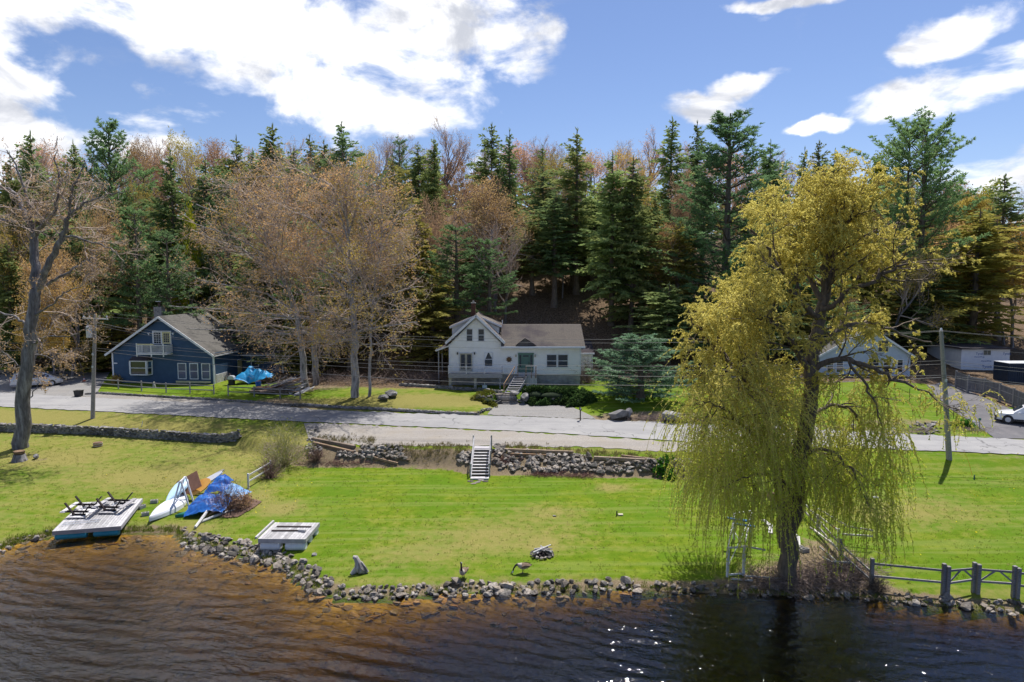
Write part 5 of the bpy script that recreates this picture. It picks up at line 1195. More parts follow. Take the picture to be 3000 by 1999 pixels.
    m = MB(); m.box(bx0, bx1, -bd, -bd + .06, bt - .05, bt); m.box(bx0, bx1, -bd + .01, -bd + .05, bz + .08, bz + .13)
    for x in (bx0, bx1 - .05): m.box(x, x + .05, -bd + .06, 0, bt - .05, bt); m.box(x, x + .04, -bd + .06, 0, bz + .08, bz + .12)
    m.build('handrail', M['trim'], bo)
    for k_ in range(26): x = bx0 + .1 + k_ * (bx1 - bx0 - .2) / 25; m = MB(); m.box(x - .018, x + .018, -bd + .015, -bd + .045, bz + .13, bt - .05); m.build('baluster', M['white'], bo)
    for k_ in range(7):
        for x in (bx0 + .01, bx1 - .05): y = -bd + .1 + k_ * .16; m = MB(); m.box(x, x + .035, y, y + .035, bz + .12, bt - .05); m.build('baluster', M['white'], bo)
    for x in (bx0, (bx0 + bx1) / 2 - .1, bx1 - .5): m = MB(); m.box(x - .03, x + .08, -bd - .02, -bd + .08, bz - .38, bt + .18); m.build('balcony_post', M['white'], bo)
    m = MB(); m.box(bx0 + .1, bx0 + 2.1, -bd - .03, -bd + .1, bt, bt + .13); m.build('planter_box', M['cream'], bo)
    for cx in (640, 918):
        m = MB(); m.cbox((X(cx), -.14, Z(398)), (.22, .24, .10)); m.cbox((X(cx) + .04, -.18, Z(398) - .12), (.09, .12, .16)); m.build('floodlight', M['trim'], root)
    # stone chimney, built of stones
    cx0, cx1 = X(490), X(583); cy0 = 3.6; z1c = Z(150) + .25; z0c = zE + 1.2; m = MB(); m.box(cx0 + .05, cx1 - .05, cy0, cy0 + .8, z0c, z1c); co = m.build('chimney', M['found'], root)
    rr = random.Random(3); z = z0c
    st = MB()
    while z < z1c - .05:
        h = rr.uniform(.13, .22); x = cx0
        while x < cx1 - .05:
            w = min(rr.uniform(.18, .36), cx1 - x); st.box(x + .01, x + w - .01, cy0 - rr.uniform(.02, .06), cy0 + .02, z + .01, min(z + h, z1c) - .005)
            x += w
        y = cy0
        while y < cy0 + .8: w = rr.uniform(.2, .34); st.box(cx1 - .06, cx1 + rr.uniform(-.02, .03), y + .01, min(y + w, cy0 + .8) - .01, z + .01, min(z + h, z1c) - .005); y += w
        z += h
    st.build('chimney_stones', mat('chimney_stone', (.40, .38, .37), (.20, .19, .19), 4, .9, .4), co, kind='stuff')
    m = MB(); m.tube([((cx0 + cx1) / 2, cy0 + .4, z1c), ((cx0 + cx1) / 2, cy0 + .4, z1c + .55)], .17, 10); m.build('flue', M['brick'], co); m = MB(); m.cbox(((cx0 + cx1) / 2, cy0 + .4, z1c + .68), (.6, .6, .07)); m.build('flue_cap', M['steel'], co)
    # side door, slatted white panel, rear wing
    m = MB(); m.box(W_ + .0, W_ + .05, 5.6, 6.7, .1, 2.25); do = m.build('side_door', M['cream'], root); m = MB(); m.box(W_ + .05, W_ + .3, 5.5, 6.8, 2.26, 2.34); m.build('door_canopy', M['trim'], root)
    for k_ in range(9): m = MB(); m.box(W_ + .03, W_ + .08, .2, 3.3 - k_ * .05, .0 + k_ * .135, .07 + k_ * .135); m.build('white_slat', M['white'], root)
    wy = 6.9; wx0, wx1 = W_ - .1, W_ + 5.4; we = 2.85; m = MB(); m.box(wx0, wx1, wy, wy + 4.6, -.3, we); m.build('wing_wall', M['blue'], root)
    c = MB(); clap(c, lambda z: (wx0 + .1, wx1), 0, we, front(wy), .115); clap(c, lambda z: (wy, wy + 4.6), 0, we, sider(wx1), .115); c.build('wing_clapboards', M['blue'], root, kind='stuff')
    roofpl(root, (wx0 - 1.2, wy - .4, we + .02), (wx1 + .3, wy - .4, we + .02), (wx1 + .3, wy + 2.3, we + 1.35), (wx0 - 3.2, wy + 2.3, we + 1.35), M['roofg'], name='wing_roof'); roofpl(root, (wx1 + .3, wy + 5, we + .02), (wx0 - 1.2, wy + 5, we + .02), (wx0 - 3.2, wy + 2.3, we + 1.35), (wx1 + .3, wy + 2.3, we + 1.35), M['roofg'], name='wing_roof')
    m = MB(); m.add([(wx1 - .01, wy, we), (wx1 - .01, wy + 4.6, we), (wx1 - .01, wy + 2.3, we + 1.2), (wx1 - .3, wy, we), (wx1 - .3, wy + 4.6, we), (wx1 - .3, wy + 2.3, we + 1.2)], [(0, 1, 2), (5, 4, 3), (0, 3, 4, 1), (1, 4, 5, 2), (2, 5, 3, 0)]); m.build('wing_gable', M['blue'], root)
    m = MB(); m.box(wx1 - .16, wx1 + .04, wy - .04, wy + .08, -.3, we); m.build('corner_board', M['trim'], root); m = MB(); m.box(wx1 + .0, wx1 + .04, wy + 4.4, wy + 4.6, -.3, we); m.build('corner_board', M['trim'], root); m = MB(); m.box(wx0 - 1.1, wx1 + .3, wy - .52, wy - .42, we - .1, we + .0); m.build('gutter', M['trim'], root)
    window(root, W_ + 1.25, W_ + 2.1, 1.35, 2.55, wy + .01, M['trim'], M['glass'], .09)
    m = MB(); m.tube([(wx0 + 2.8, wy + 2.2, we + 1.2), (wx0 + 2.8, wy + 2.2, we + 1.75)], .07, 8); m.build('vent_pipe', M['steel'], root)
    root.location = A; root.rotation_euler = (0, 0, rz)
blue_house()

# ---------------------------------------------------------------- pale blue house behind the willow, wrapped house, container
def pale_house():
    Y = 78.; X = lambda px, yy=Y: D(px, 1040, yy).x; Z = lambda py, yy=Y: D(1500, py, yy).z
    root = empty('pale_blue_house', (X(2540), Y, 4.4), 'pale blue gabled house half hidden behind the willow', 'house')
    x0, x1, xp = X(2402), X(2668), X(2545); zb, ze, zp = 4.0, Z(1040), Z(962)
    m = MB(); m.prism([(x0, zb), (x1, zb), (x1, ze), (xp, zp), (x0, ze)], Y, Y + 9); m.build('wall', M['paleblue'], root)
    c = MB(); clap(c, lambda z: (x0 + (xp - x0) * max(0, (z - ze) / (zp - ze)), x1 - (x1 - xp) * max(0, (z - ze) / (zp - ze))), zb, zp - .1, front(Y)); c.build('clapboards', M['paleblue'], root, kind='stuff')
    roofpl(root, (x0 - .35, Y + 9, ze - .1), (x0 - .35, Y - .3, ze - .1), (xp, Y - .3, zp + .15), (xp, Y + 9, zp + .15), M['roofg']); roofpl(root, (x1 + .35, Y - .3, ze - .1), (x1 + .35, Y + 9, ze - .1), (xp, Y + 9, zp + .15), (xp, Y - .3, zp + .15), M['roofg'])
    t = MB()
    for ex in (x0 - .35, x1 + .35): t.bar((ex, Y - .34, ze - .22), (xp, Y - .34, zp + .03), .07, .22)
    t.build('rake_boards', M['trim'], root)
    for a, b, c_, d in ((2572, 2600, 1000, 1030), (2425, 2442, 1052, 1090), (2452, 2470, 1052, 1090), (2545, 2575, 1052, 1090), (2590, 2610, 1052, 1090), (2630, 2645, 1055, 1090)): window(root, X(a), X(b), Z(d), Z(c_), Y, M['cream' if a == 2572 else 'trim'], M['glass'], .08)
pale_house()
def text_mesh(name, s, size, loc, mt, parent, rot=(pi / 2, 0, 0), ext=.004):
    cu = bpy.data.curves.new(name, 'FONT'); cu.body = s; cu.size = size; cu.extrude = ext; cu.align_x = 'CENTER'; cu.align_y = 'CENTER'
    t = bpy.data.objects.new('_t', cu); COL.objects.link(t); bpy.context.view_layer.update()
    me = bpy.data.meshes.new_from_object(t.evaluated_get(bpy.context.evaluated_depsgraph_get())); bpy.data.objects.remove(t)
    me.materials.clear(); me.materials.append(mt); me.transform(Matrix.Translation(Vector(loc) - ORG.get(parent.name, Vector())) @ Matrix.Rotation(rot[2], 4, 'Z') @ Matrix.Rotation(rot[0], 4, 'X'))
    return link_mesh(name, me, parent)
def wrapped_house():
    Y = 84.; X = lambda px: D(px, 1050, Y).x; Z = lambda py: D(1500, py, Y).z
    root = empty('wrapped_house', (X(2890), Y, 4.6), 'low house wrapped in white printed building sheeting on blocks', 'house')
    x0, x1, z0, z1 = X(2816), X(2958), Z(1085), Z(1023); wr = mat('white_building_wrap', (.76, .77, .80), (.70, .71, .75), 2, .5)
    m = MB(); m.box(x0, x1, Y, Y + 7, z0, z1); m.build('wall', wr, root)
    m = MB(); m.box(x0 - .3, x1 + .3, Y - .4, Y + 7.3, z1, z1 + .16); m.build('roof', M['roofd'], root)
    f = MB(); f.box(x0 + .2, x1 - .1, Y + .3, Y + 6.8, g(X(2890), Y) - .4, z0 - .002); f.build('crawl_space_shade', M['black'], root)  # solid black box stands in for the shade under the raised floor
    for k in range(4): b = MB(); xx = x0 + .8 + k * (x1 - x0 - 1.6) / 3; b.box(xx - .25, xx + .25, Y + .0, Y + .28, g(xx, Y) - .3, z0 - .003); b.build('support_block', M['found'], root)
    window(root, X(2880), X(2901), Z(1040), Z(1027), Y, M['trim'], M['glass'], .05, False, (2, 1))
    ink = mat('blue_print', (.05, .10, .30), (.05, .10, .30), 1, .6)
    for px, py, s in ((2870, 1037, .42), (2949, 1037, .42), (2893, 1075, .52), (2938, 1075, .52)): text_mesh('printed_word', 'Tyvek', s, (X(px) , Y - .006, Z(py)), ink, root)
    for px, py in ((2890, 1058), (2932, 1058), (2869, 1046)): text_mesh('printed_word', 'HomeWrap', .26, (X(px), Y - .006, Z(py)), ink, root)
wrapped_house()
def container():
    Y = 76.5; X = lambda px: D(px, 1090, Y).x; m = MB(); x0, x1 = X(2954), X(3060); zg = g(X(2980), Y) - .3; z1 = D(1500, 1066, Y).z
    root = empty('blue_container', ((x0 + x1) / 2, Y, zg), 'dark navy metal container behind the grey board fence', 'container')
    m.box(x0, x1, Y, Y + 2.4, zg, z1); m.build('shell', mat('navy_steel', (.018, .035, .07), (.014, .028, .055), 2, .5), root)
    for k in range(18): r_ = MB(); xx = x0 + .08 + k * .24; r_.box(xx, xx + .11, Y - .04, Y, zg + .1, z1 - .12); r_.build('rib', M['roofd'] if False else root.children[0].data.materials[0], root)
    t = MB(); t.box(x0 - .03, x1 + .03, Y - .05, Y + 2.45, z1, z1 + .06); t.build('lid', M['steel'], root)
container()

# ---------------------------------------------------------------- stones
def rock_me(seed, n=13, flat=.65, m=None):
    rr = np.random.default_rng(seed); p = rr.normal(size=(n, 3)); p /= np.linalg.norm(p, axis=1)[:, None]; p *= rr.uniform(.75, 1.1, (n, 1)) * .5; p[:, 2] *= flat
    bm = bmesh.new(); [bm.verts.new(v) for v in p]; r_ = bmesh.ops.convex_hull(bm, input=bm.verts); bmesh.ops.delete(bm, geom=[v for v in bm.verts if not v.link_faces], context='VERTS')
    me = bpy.data.meshes.new('stone'); bm.to_mesh(me); bm.free(); me.materials.append(m); return me
ROCKS = [rock_me(i, 15, .72, M['rock']) for i in range(8)]; WET = [rock_me(20 + i, 14, .5, M['wet']) for i in range(4)]
SLABS = [rock_me(40 + i, 14, .42, M['slate']) for i in range(8)]; FLAG = [rock_me(60 + i, 14, .3, M['rock']) for i in range(4)]
BOULD = [rock_me(80 + i, 22, .8, M['boulder']) for i in range(6)]
def stone(root, me, p, s, name='stone', rz=None, tilt=.3):
    o = bpy.data.objects.new(name, me); COL.objects.link(o); o.parent = root; o.location = Vector(p) - ORG[root.name]
    o.rotation_euler = (R.uniform(-tilt, tilt), R.uniform(-tilt, tilt), R.uniform(0, 6.28) if rz is None else rz); o.scale = s if isinstance(s, tuple) else (s, s, s); return o
def shore_rocks(name, label, x0, x1, n, w, smin=.22, smax=.62):
    c = GP((x0 + x1) / 2, 1700 if x0 > 900 else 1600); xs = np.array([(a[0]) for a in SHORE]); L = []
    root = empty(name, tuple(U((x0 + x1) / 2, np.interp((x0 + x1) / 2, xs, [a[1] for a in SHORE]), 0)), label, 'rocks')
    for i in range(n):
        px = R.uniform(x0, x1)
        if 1650 < px < 2640 and R.random() < .5: continue
        p = U(px, float(np.interp(px, xs, [a[1] for a in SHORE])), 0)
        t = R.uniform(-1, 1) * w * .5 + .2; x = p.x + R.uniform(-.2, .2); y = p.y + t; s = R.uniform(smin, smax) * (1.25 if R.random() < .12 else 1)
        if R.random() < .07: s *= 1.7
        stone(root, R.choice(ROCKS), (x, y, max(g(x, y), -.08) + s * .14), (s * R.uniform(.8, 1.25), s * R.uniform(.8, 1.2), s * R.uniform(.7, 1.1)))
shore_rocks('shore_stones', 'grey riprap stones along the bank left of the white float', 530, 960, 330, 1.5, .15, .45)
shore_rocks('shore_stones', 'grey riprap stones along the bank in front of the geese', 940, 1990, 290, .9, .14, .45)
shore_rocks('shore_stones', 'scattered shore stones below the willow and split rail fence', 1990, 3030, 170, .8, .13, .42)
shore_rocks('shore_stones', 'few pale shore stones beside the left picnic float', -20, 200, 30, .8, .15, .35)
def wet_rocks():
    root = empty('sunken_stones', (0, 33, -.3), 'amber stones seen under shallow water along the bank', 'rocks'); xs = [a[0] for a in SHORE]
    for i in range(260):
        px = R.uniform(540, 2000) if i % 3 else R.uniform(0, 560); p = U(px, float(np.interp(px, xs, [a[1] for a in SHORE])), 0); x, y = p.x, p.y - abs(R.gauss(.6, .8)) - .2; s = R.uniform(.25, .8)
        if g(x, y) < -.10: stone(root, R.choice(WET), (x, y, g(x, y) - .02), (s, s, min(s, .35)))
wet_rocks()
def wall(name, label, line, rows, size, me, lean=.0, zoff=0, jit=.06, maxn=300, cat='stone wall'):
    """dry stone wall along a ground polyline of photo points"""
    pts = [GP(*p) for p in line]; root = empty(name, tuple(pts[len(pts) // 2]), label, cat); n = 0
    seg = [(a, b, (b - a).length) for a, b in zip(pts[:-1], pts[1:])]; tot = sum(s[2] for s in seg)
    for a, b, L in seg:
        k_ = max(1, int(L / 1.2))
        for j in range(k_):
            p, q = a.lerp(b, j / k_), a.lerp(b, (j + 1) / k_); m_ = MB(); zz = size * .42 * rows * .42
            m_.bar((p.x, p.y, g(p.x, p.y) + zz * .8), (q.x, q.y, g(q.x, q.y) + zz * .8), size * .55, zz * 1.9); m_.build('wall_core', M['slate'], root)
    for r_ in range(rows):
        t = R.uniform(0, size * .4)
        while t < tot and n < maxn:
            w = size * R.uniform(.7, 1.5); q = t + w / 2; acc = 0
            for a, b, L in seg:
                if q <= acc + L or b is seg[-1][1]: f = min(1, (q - acc) / L); p = a.lerp(b, f); d = b - a; break
                acc += L
            h = size * .42; x, y = p.x + R.uniform(-jit, jit), p.y + R.uniform(-jit, jit) + lean * r_
            stone(root, R.choice(me), (x, y, g(p.x, p.y) + zoff + h * (r_ + .35)), (w * 1.2, size * R.uniform(1., 1.5), h * 3.0 * R.uniform(.8, 1.2)), rz=atan2(d.y, d.x) + R.uniform(-.2, .2), tilt=.12); n += 1
            t += w
    return root
wall('dry_stone_wall', 'low dry stone wall crossing the left lawn behind the tall maple', [(-60, 1262), (100, 1266), (300, 1274), (450, 1284), (560, 1292), (640, 1296), (700, 1283)], 4, .48, SLABS, 0)
wall('roadside_wall', 'long low stone edging between blue house fence and road', [(250, 1157), (400, 1160), (600, 1171), (727, 1179), (830, 1189)], 2, .28, SLABS, .05)
wall('roadside_wall', 'stone edging along the road below the orange maples', [(830, 1189), (980, 1195), (1080, 1199), (1200, 1206), (1300, 1212), (1400, 1216), (1437, 1202)], 2, .32, SLABS, .06)
wall('terrace_wall', 'low ledge of dark stones in front of the white house deck', [(1170, 1130), (1280, 1137), (1340, 1143), (1420, 1147), (1470, 1152)], 2, .42, SLABS, .05)
wall('bed_edging', 'curved stone edging round the green shrub beside the stone steps', [(1395, 1166), (1420, 1174), (1445, 1181), (1465, 1182)], 3, .36, SLABS, .0)
def rubble(name, label, quads, n, smin, smax, me):
    a = GP(*quads[0][0]); root = empty(name, tuple(a), label, 'stone wall')
    for i in range(n):
        k = R.choices(range(len(quads)), [q[2] for q in quads])[0]; (x0, y0), (x1, y1), _ = quads[k]; px = R.uniform(x0, x1); py = R.uniform(min(y0, y1), max(y0, y1)); p = GP(px, py); s = R.uniform(smin, smax)
        stone(root, R.choice(me), (p.x, p.y, p.z + s * .15), (s * R.uniform(.9, 1.5), s, s * R.uniform(.7, 1.2)), tilt=.5)
    return root
rubble('rubble_wall', 'collapsed rubble wall left of the wooden lawn stairs', [((905, 1312), (925, 1335), 1), ((1060, 1305), (1180, 1345), 6), ((990, 1320), (1060, 1342), 1.5), ((1345, 1325), (1382, 1358), 2), ((1120, 1330), (1190, 1345), 1)], 230, .25, .55, ROCKS)
rubble('rubble_wall', 'collapsed rubble wall right of the wooden lawn stairs', [((1446, 1318), (1560, 1382), 4), ((1560, 1335), (1730, 1385), 9), ((1440, 1306), (1480, 1325), 1)], 290, .25, .6, ROCKS)
rubble('rubble_wall', 'far end of the rubble wall by the leafy green plant', [((1730, 1350), (1860, 1388), 4), ((1860, 1350), (2035, 1382), 6)], 170, .25, .6, ROCKS)
rubble('stone_row', 'short row of stones running down from the road by the bare bush', [((905, 1250), (935, 1268), 2), ((900, 1268), (925, 1300), 2), ((895, 1300), (940, 1325), 2)], 60, .25, .45, SLABS)
rubble('rock_garden', 'heap of pale rocks at the road edge left of the right utility pole', [((2665, 1238), (2740, 1262), 2), ((2585, 1252), (2620, 1268), 1), ((2690, 1255), (2760, 1275), 1)], 60, .2, .5, SLABS)
rubble('stone_heap', 'dark stone heap at the edge of the driveway lawn', [((2795, 1192), (2828, 1205), 1)], 14, .25, .5, SLABS)
rubble('debris_heap', 'rubble and lumber scraps along the wood edge behind the gravel yard', [((150, 1080), (250, 1088), 1)], 40, .15, .4, SLABS)
def timbers(name, label, px, mt, cat='timber'):
    a = GP(*px[0][0]); root = empty(name, tuple(a), label, cat)
    for (p, q, w) in px:
        A_ = GP(*p) + Vector((0, 0, w / 2)); B_ = GP(*q) + Vector((0, 0, w / 2)); m = MB(); m.bar(A_, B_, w); m.build('beam', mt, root, bevel=.01)
timbers('retaining_timber', 'rotting brown retaining timbers at the left end of the rubble bank', [((915, 1292), (1040, 1316), .30), ((918, 1303), (1035, 1330), .25), ((1095, 1344), (1165, 1362), .18), ((1130, 1340), (1200, 1352), .14)], M['brown_wood'])
timbers('retaining_timber', 'brown retaining timbers capping the rubble bank right of the stairs', [((1480, 1322), (1680, 1330), .22), ((1490, 1334), (1600, 1338), .18), ((1740, 1346), (1900, 1354), .24), ((1820, 1340), (1920, 1352), .2)], M['brown_wood'])
def boulder(px, py, w, h, label, flat=.9):
    p = GP(px, py); s = w * p.y / FPX; o = bpy.data.objects.new('boulder', R.choice(BOULD)); COL.objects.link(o); o.location = (p.x, p.y, p.z + h * p.y / FPX * .35); o.scale = (s, s * .8, h * p.y / FPX * 1.25); o.rotation_euler = (0, 0, R.uniform(0, 6.28)); ORG[o.name] = Vector(); tag(o, label, 'boulder', 'boulders around the yards')
boulder(1147, 1162, 52, 26, 'rounded grey boulder right of the maple trunks, upper of the pair'); boulder(1124, 1172, 44, 22, 'flat grey boulder right of the maple trunks, lower of the pair')
boulder(1538, 1172, 44, 34, 'squared grey boulder retaining the lawn beside the stone steps'); boulder(1575, 1178, 26, 26, 'pinkish upright boulder in the juniper hedge'); boulder(1621, 1180, 26, 34, 'tall grey boulder between juniper clumps')
boulder(1812, 1228, 70, 42, 'large pale boulder at the road edge below the silvery pine'); boulder(1843, 1226, 26, 40, 'narrow boulder against the large pale one'); boulder(1968, 1232, 62, 38, 'grey boulder at the road edge beside the willow branches')
boulder(1508, 1160, 30, 16, 'flat ledge boulder above the stone steps'); boulder(1540, 1150, 40, 12, 'flat slab at the foot of the house stairs'); boulder(105, 1345, 22, 20, 'small pale rock beside the stump planter'); boulder(2500, 1255, 30, 18, 'pale rock seen through the willow at the road edge')
boulder(870, 1578, 0.1 and 24, 8, 'flat white shore stone right of the white float'); boulder(920, 1627, 24, 9, 'white flat stone beside the float'); boulder(1625, 1513, 16, 4, 'flat white stone set in the middle lawn')
def stone_steps():
    root = empty('stone_steps', tuple(GP(1485, 1180)), 'broad grey stone steps climbing from the gravel bay', 'steps')
    a, b = GP(1497, 1186), GP(1478, 1158)
    for k in range(6):
        p = a.lerp(b, k / 5.); m = MB(); z = 2.9 + k * .17; m.box(p.x - .85, p.x + .85, p.y - .05, p.y + .5, z - .3, z + .13); m.build('step', M['rock'], root, bevel=.03)
    for s in (-1, 1):
        for k in range(14): p = a.lerp(b, R.random()); stone(root, R.choice(SLABS), (p.x + s * R.uniform(.95, 1.35), p.y + .2, g(p.x, p.y) + R.uniform(.0, .45)), (.55, .45, .35))
stone_steps()

# ---------------------------------------------------------------- wooden lawn stairs
def lawn_stairs():
    top = GP(1409, 1312); bot = U(1406, 1398, .98); root = empty('wooden_stairs', tuple(bot), 'weathered white wooden stairs from the lawn up to the road shoulder', 'stairs')
    hw = .62; zt = 2.42; T = Vector((bot.x + .08, bot.y + 2.75, zt)); B_ = Vector((bot.x, bot.y + .1, 1.0)); n = 9
    for k in range(n):
        c = B_.lerp(T, (k + .5) / n) ; m = MB(); m.box(c.x - hw, c.x + hw, c.y - .13, c.y + .13, c.z + .04, c.z + .085); m.build('tread', M['dock_white'], root)
    for s in (-1, 1):
        m = MB(); m.bar(B_ + Vector((s * (hw + .03), 0, -.03)), T + Vector((s * (hw + .03), 0, -.03)), .05, .28); m.build('stringer', M['dock_white'], root)
        m = MB(); m.bar(B_ + Vector((s * (hw + .03), 0, .9)), T + Vector((s * (hw + .03), 0, .95)), .07, .12); m.build('handrail', M['dock_white'], root)
        m = MB(); m.bar(B_ + Vector((s * (hw + .03), .1, .48)), T + Vector((s * (hw + .03), 0, .5)), .04, .08); m.build('midrail', M['dock_white'], root)
        for f, h in ((0.03, .95), (.5, .9), (1.0, 1.1)):
            c = B_.lerp(T, f) + Vector((s * (hw + .09), 0, 0)); m = MB(); m.box(c.x - .05, c.x + .05, c.y - .05, c.y + .05, c.z - .25, c.z + h); m.build('post', M['dock_white'], root)
    m = MB(); m.box(T.x - hw - .05, T.x + hw + .05, T.y, T.y + .75, zt - .02, zt + .05); m.build('top_platform', M['grey_wood'], root)
    m = MB(); m.box(B_.x - hw - .05, B_.x + hw + .05, B_.y - .62, B_.y - .14, .93, 1.03); m.build('bottom_board', M['dock_white'], root)
    for k, (px, py) in enumerate(((1378, 1411), (1400, 1414), (1422, 1411), (1388, 1418), (1408, 1408))):
        p = GP(px, py); o = bpy.data.objects.new('flagstone', R.choice(FLAG)); COL.objects.link(o); o.location = p + Vector((0, 0, .03)); o.scale = (.55, .38, .25); ORG[o.name] = Vector()
        tag(o, ('leftmost', 'second', 'rightmost', 'lower', 'middle')[k] + ' pale flagstone at the foot of the wooden lawn stairs', 'flagstone', 'flagstones below the lawn stairs')
lawn_stairs()
# ---------------------------------------------------------------- fences
def rail_fence(name, posts, label, h=1.15, rails=(.45, .95), mt='fence_wood', braces=(), pw=.12, skip=(), double=()):
    P = [GP(*p) for p in posts]; root = empty(name, tuple(P[0]), label, 'fence')
    for i, p in enumerate(P): m = MB(); m.box(p.x - pw / 2, p.x + pw / 2, p.y - pw / 2, p.y + pw / 2, p.z - .2, p.z + h * R.uniform(.96, 1.06)); m.build('post', M[mt], root, bevel=.015)
    for i, (a, b) in enumerate(zip(P[:-1], P[1:])):
        if i in skip: continue
        for r_ in rails: m = MB(); m.bar(a + Vector((0, -.01, r_ + R.uniform(-.03, .03))), b + Vector((0, -.01, r_ + R.uniform(-.03, .03))), .06, .10); m.build('rail', M[mt], root)
        if i in braces:
            mid = (a + b) / 2
            for q in (a, b): m = MB(); m.bar(q + Vector((0, -.05, rails[0] + .04)), mid.lerp(q, .16) + Vector((0, -.05, rails[1] - .02)), .04, .08); m.build('brace', M[mt], root)
    return root
rail_fence('rail_fence', [(280, 1134), (347, 1140), (415, 1146), (487, 1151), (557, 1153), (627, 1156)], 'weathered two-rail fence in front of the blue house')
rail_fence('rail_fence', [(669, 1160), (745, 1163), (821, 1167), (880, 1170)], 'two-rail fence in front of the lumber pile')
rail_fence('rail_fence', [(2552, 1722), (2762, 1742), (2775, 1745), (2851, 1735), (2864, 1740), (2968, 1748), (2980, 1752), (3090, 1762)], 'split rail fence with diagonal braces along the bank at the right', 1.5, (.62, 1.22), pw=.17, braces=(2, 4), skip=(1, 3, 5))
rail_fence('rail_fence', [(2352, 1508), (2395, 1560), (2462, 1640), (2552, 1722)], 'split rail fence running up the lawn behind the willow trunk', 1.1, (.35, .8), pw=.13)
rail_fence('rail_fence', [(793, 1392), (728, 1432)], 'leaning two-rail fence section between the bare bushes', 1.1, (.5, .95), 'pale_wood')
def fallen(name, a, b, r_, label, mt='pale_wood', za=.08, zb=.08): A_, B_ = GP(*a), GP(*b); A_.z += za; B_.z += zb; m = MB(); m.tube([A_, A_.lerp(B_, .5) + Vector((0, 0, .03)), B_], [r_, r_ * 1.1, r_ * .85], 7); solo(m, name, M[mt], A_, label, 'log')
fallen('fallen_rail', (572, 1550), (655, 1470), .09, 'long pale fence rail lying towards the water beside the tarp', za=.1, zb=.75)
fallen('fallen_rail', (590, 1532), (690, 1495), .08, 'crooked pale rail on the ground beside the mulch bed')
def board_fence():
    L = [(2800, 1135), (2835, 1150), (2883, 1160), (2928, 1176), (2968, 1192), (3040, 1222)]; P = [GP(*p) for p in L]; root = empty('board_fence', tuple(P[0]), 'tall grey board fence beside the dark driveway', 'fence')
    for p in P: m = MB(); m.box(p.x - .09, p.x + .09, p.y - .09, p.y + .09, p.z - .2, p.z + 1.85); m.build('post', M['fence_wood'], root)
    for a, b in zip(P[:-1], P[1:]):
        n = max(4, int((b - a).length / .17)); d = (b - a) / n
        for k in range(n):
            q = a + d * (k + .5); w = d.length * .46; u = d.normalized(); m = MB(); hh = 1.62 + R.uniform(-.01, .02); o_ = R.uniform(0, .012)
            m.bar(q - u * w + Vector((0, -.03 - o_, hh / 2 + .12)), q + u * w + Vector((0, -.03 - o_, hh / 2 + .12)), .022, hh); m.build('board', M['fboard'], root)
        for z in (.35, 1.15, 1.7): m = MB(); m.bar(a + Vector((0, -.065, z)), b + Vector((0, -.065, z)), .03, .07); m.build('rail', M['fence_wood'], root)
M['fboard'] = mat('grey_fence_board', (.17, .17, .19), (.12, .12, .135), 2, .9, .3, rnd=.12)
board_fence()
for i, (px, py) in enumerate(((2664, 1172), (2695, 1196), (2743, 1210), (2793, 1224))):
    p = GP(px, py); m = MB(); m.tube([p - Vector((0, 0, .1)), p + Vector((0, 0, 1.15))], .028, 6); solo(m, 'fence_stake', M['shrub'] if False else mat('dark_green_metal', (.01, .03, .02), (.008, .02, .014), 2, .5), p, ('first', 'second', 'third', 'fourth')[i] + ' thin dark stake from the left on the lawn by the right utility pole', 'stake', 'dark garden stakes')

# ---------------------------------------------------------------- utility poles and wires
def pole(base, top, Yt, r_, label, arm=False):
    b = GP(*base); t = D(top[0], top[1], b.y + Yt); root = empty('utility_pole', tuple(b), label, 'utility pole'); m = MB(); m.tube([b - Vector((0, 0, .3)), b.lerp(t, .5), t], [r_ * 1.25, r_ * 1.05, r_ * .8], 12, True); m.build('pole', M['fence_wood'], root, smooth=False)
    if arm:
        m = MB(); m.bar(t + Vector((-1.1, -.15, -.35)), t + Vector((1.25, -.15, -.45)), .1, .12); ao = m.build('crossarm', M['pale_wood'], root)
        for x in (-1.0, -.45, .5, 1.15): m = MB(); q = t + Vector((x, -.15, -.32)); m.tube([q, q + Vector((0, 0, .08)), q + Vector((0, 0, .2))], [.05, .07, .03], 8); m.build('insulator', M['hull'], ao)
        c = t + Vector((-.42, -.35, -1.6)); m = MB(); m.tube([c + Vector((0, 0, -.55)), c + Vector((0, 0, .45)), c + Vector((0, 0, .55))], [.27, .27, .2], 14); to = m.build('transformer', M['steel'], root)
        m = MB(); m.tube([c + Vector((-.1, 0, .55)), c + Vector((-.1, 0, .85))], .05, 8); m.build('bushing', M['found'], to)
    else:
        m = MB(); m.tube([t, t + Vector((.0, 0, .12)), t + Vector((0, 0, .22))], [.06, .09, .04], 8); m.build('insulator', M['hull'], root)
    for k in (.62, .5): q = b.lerp(t, k); m = MB(); m.cbox(q + Vector((.0, -.16, 0)), (.16, .14, .22)); m.build('bracket', M['steel'], root)
    return b, t
PL, TL = pole((271, 1226), (279, 921), .1, .155, 'left utility pole with crossarm and grey transformer beside the road', True)
PR, TR = pole((2782, 1346), (2757, 970), -.0, .165, 'right utility pole leaning slightly beside the right lawn')
def at_pole(P0, T0, py):
    for k in np.linspace(0, 1.02, 200):
        q = P0.lerp(T0, k); v = (q.z - CAMZ) / q.y; yy = 999.5 + FPX * (-v * cos(TH) - sin(TH)) / (cos(TH) - v * sin(TH))
        if yy <= py: return q
    return T0.copy()
wm = mat('wire', (.16, .16, .17), (.10, .10, .11), 2, .5)
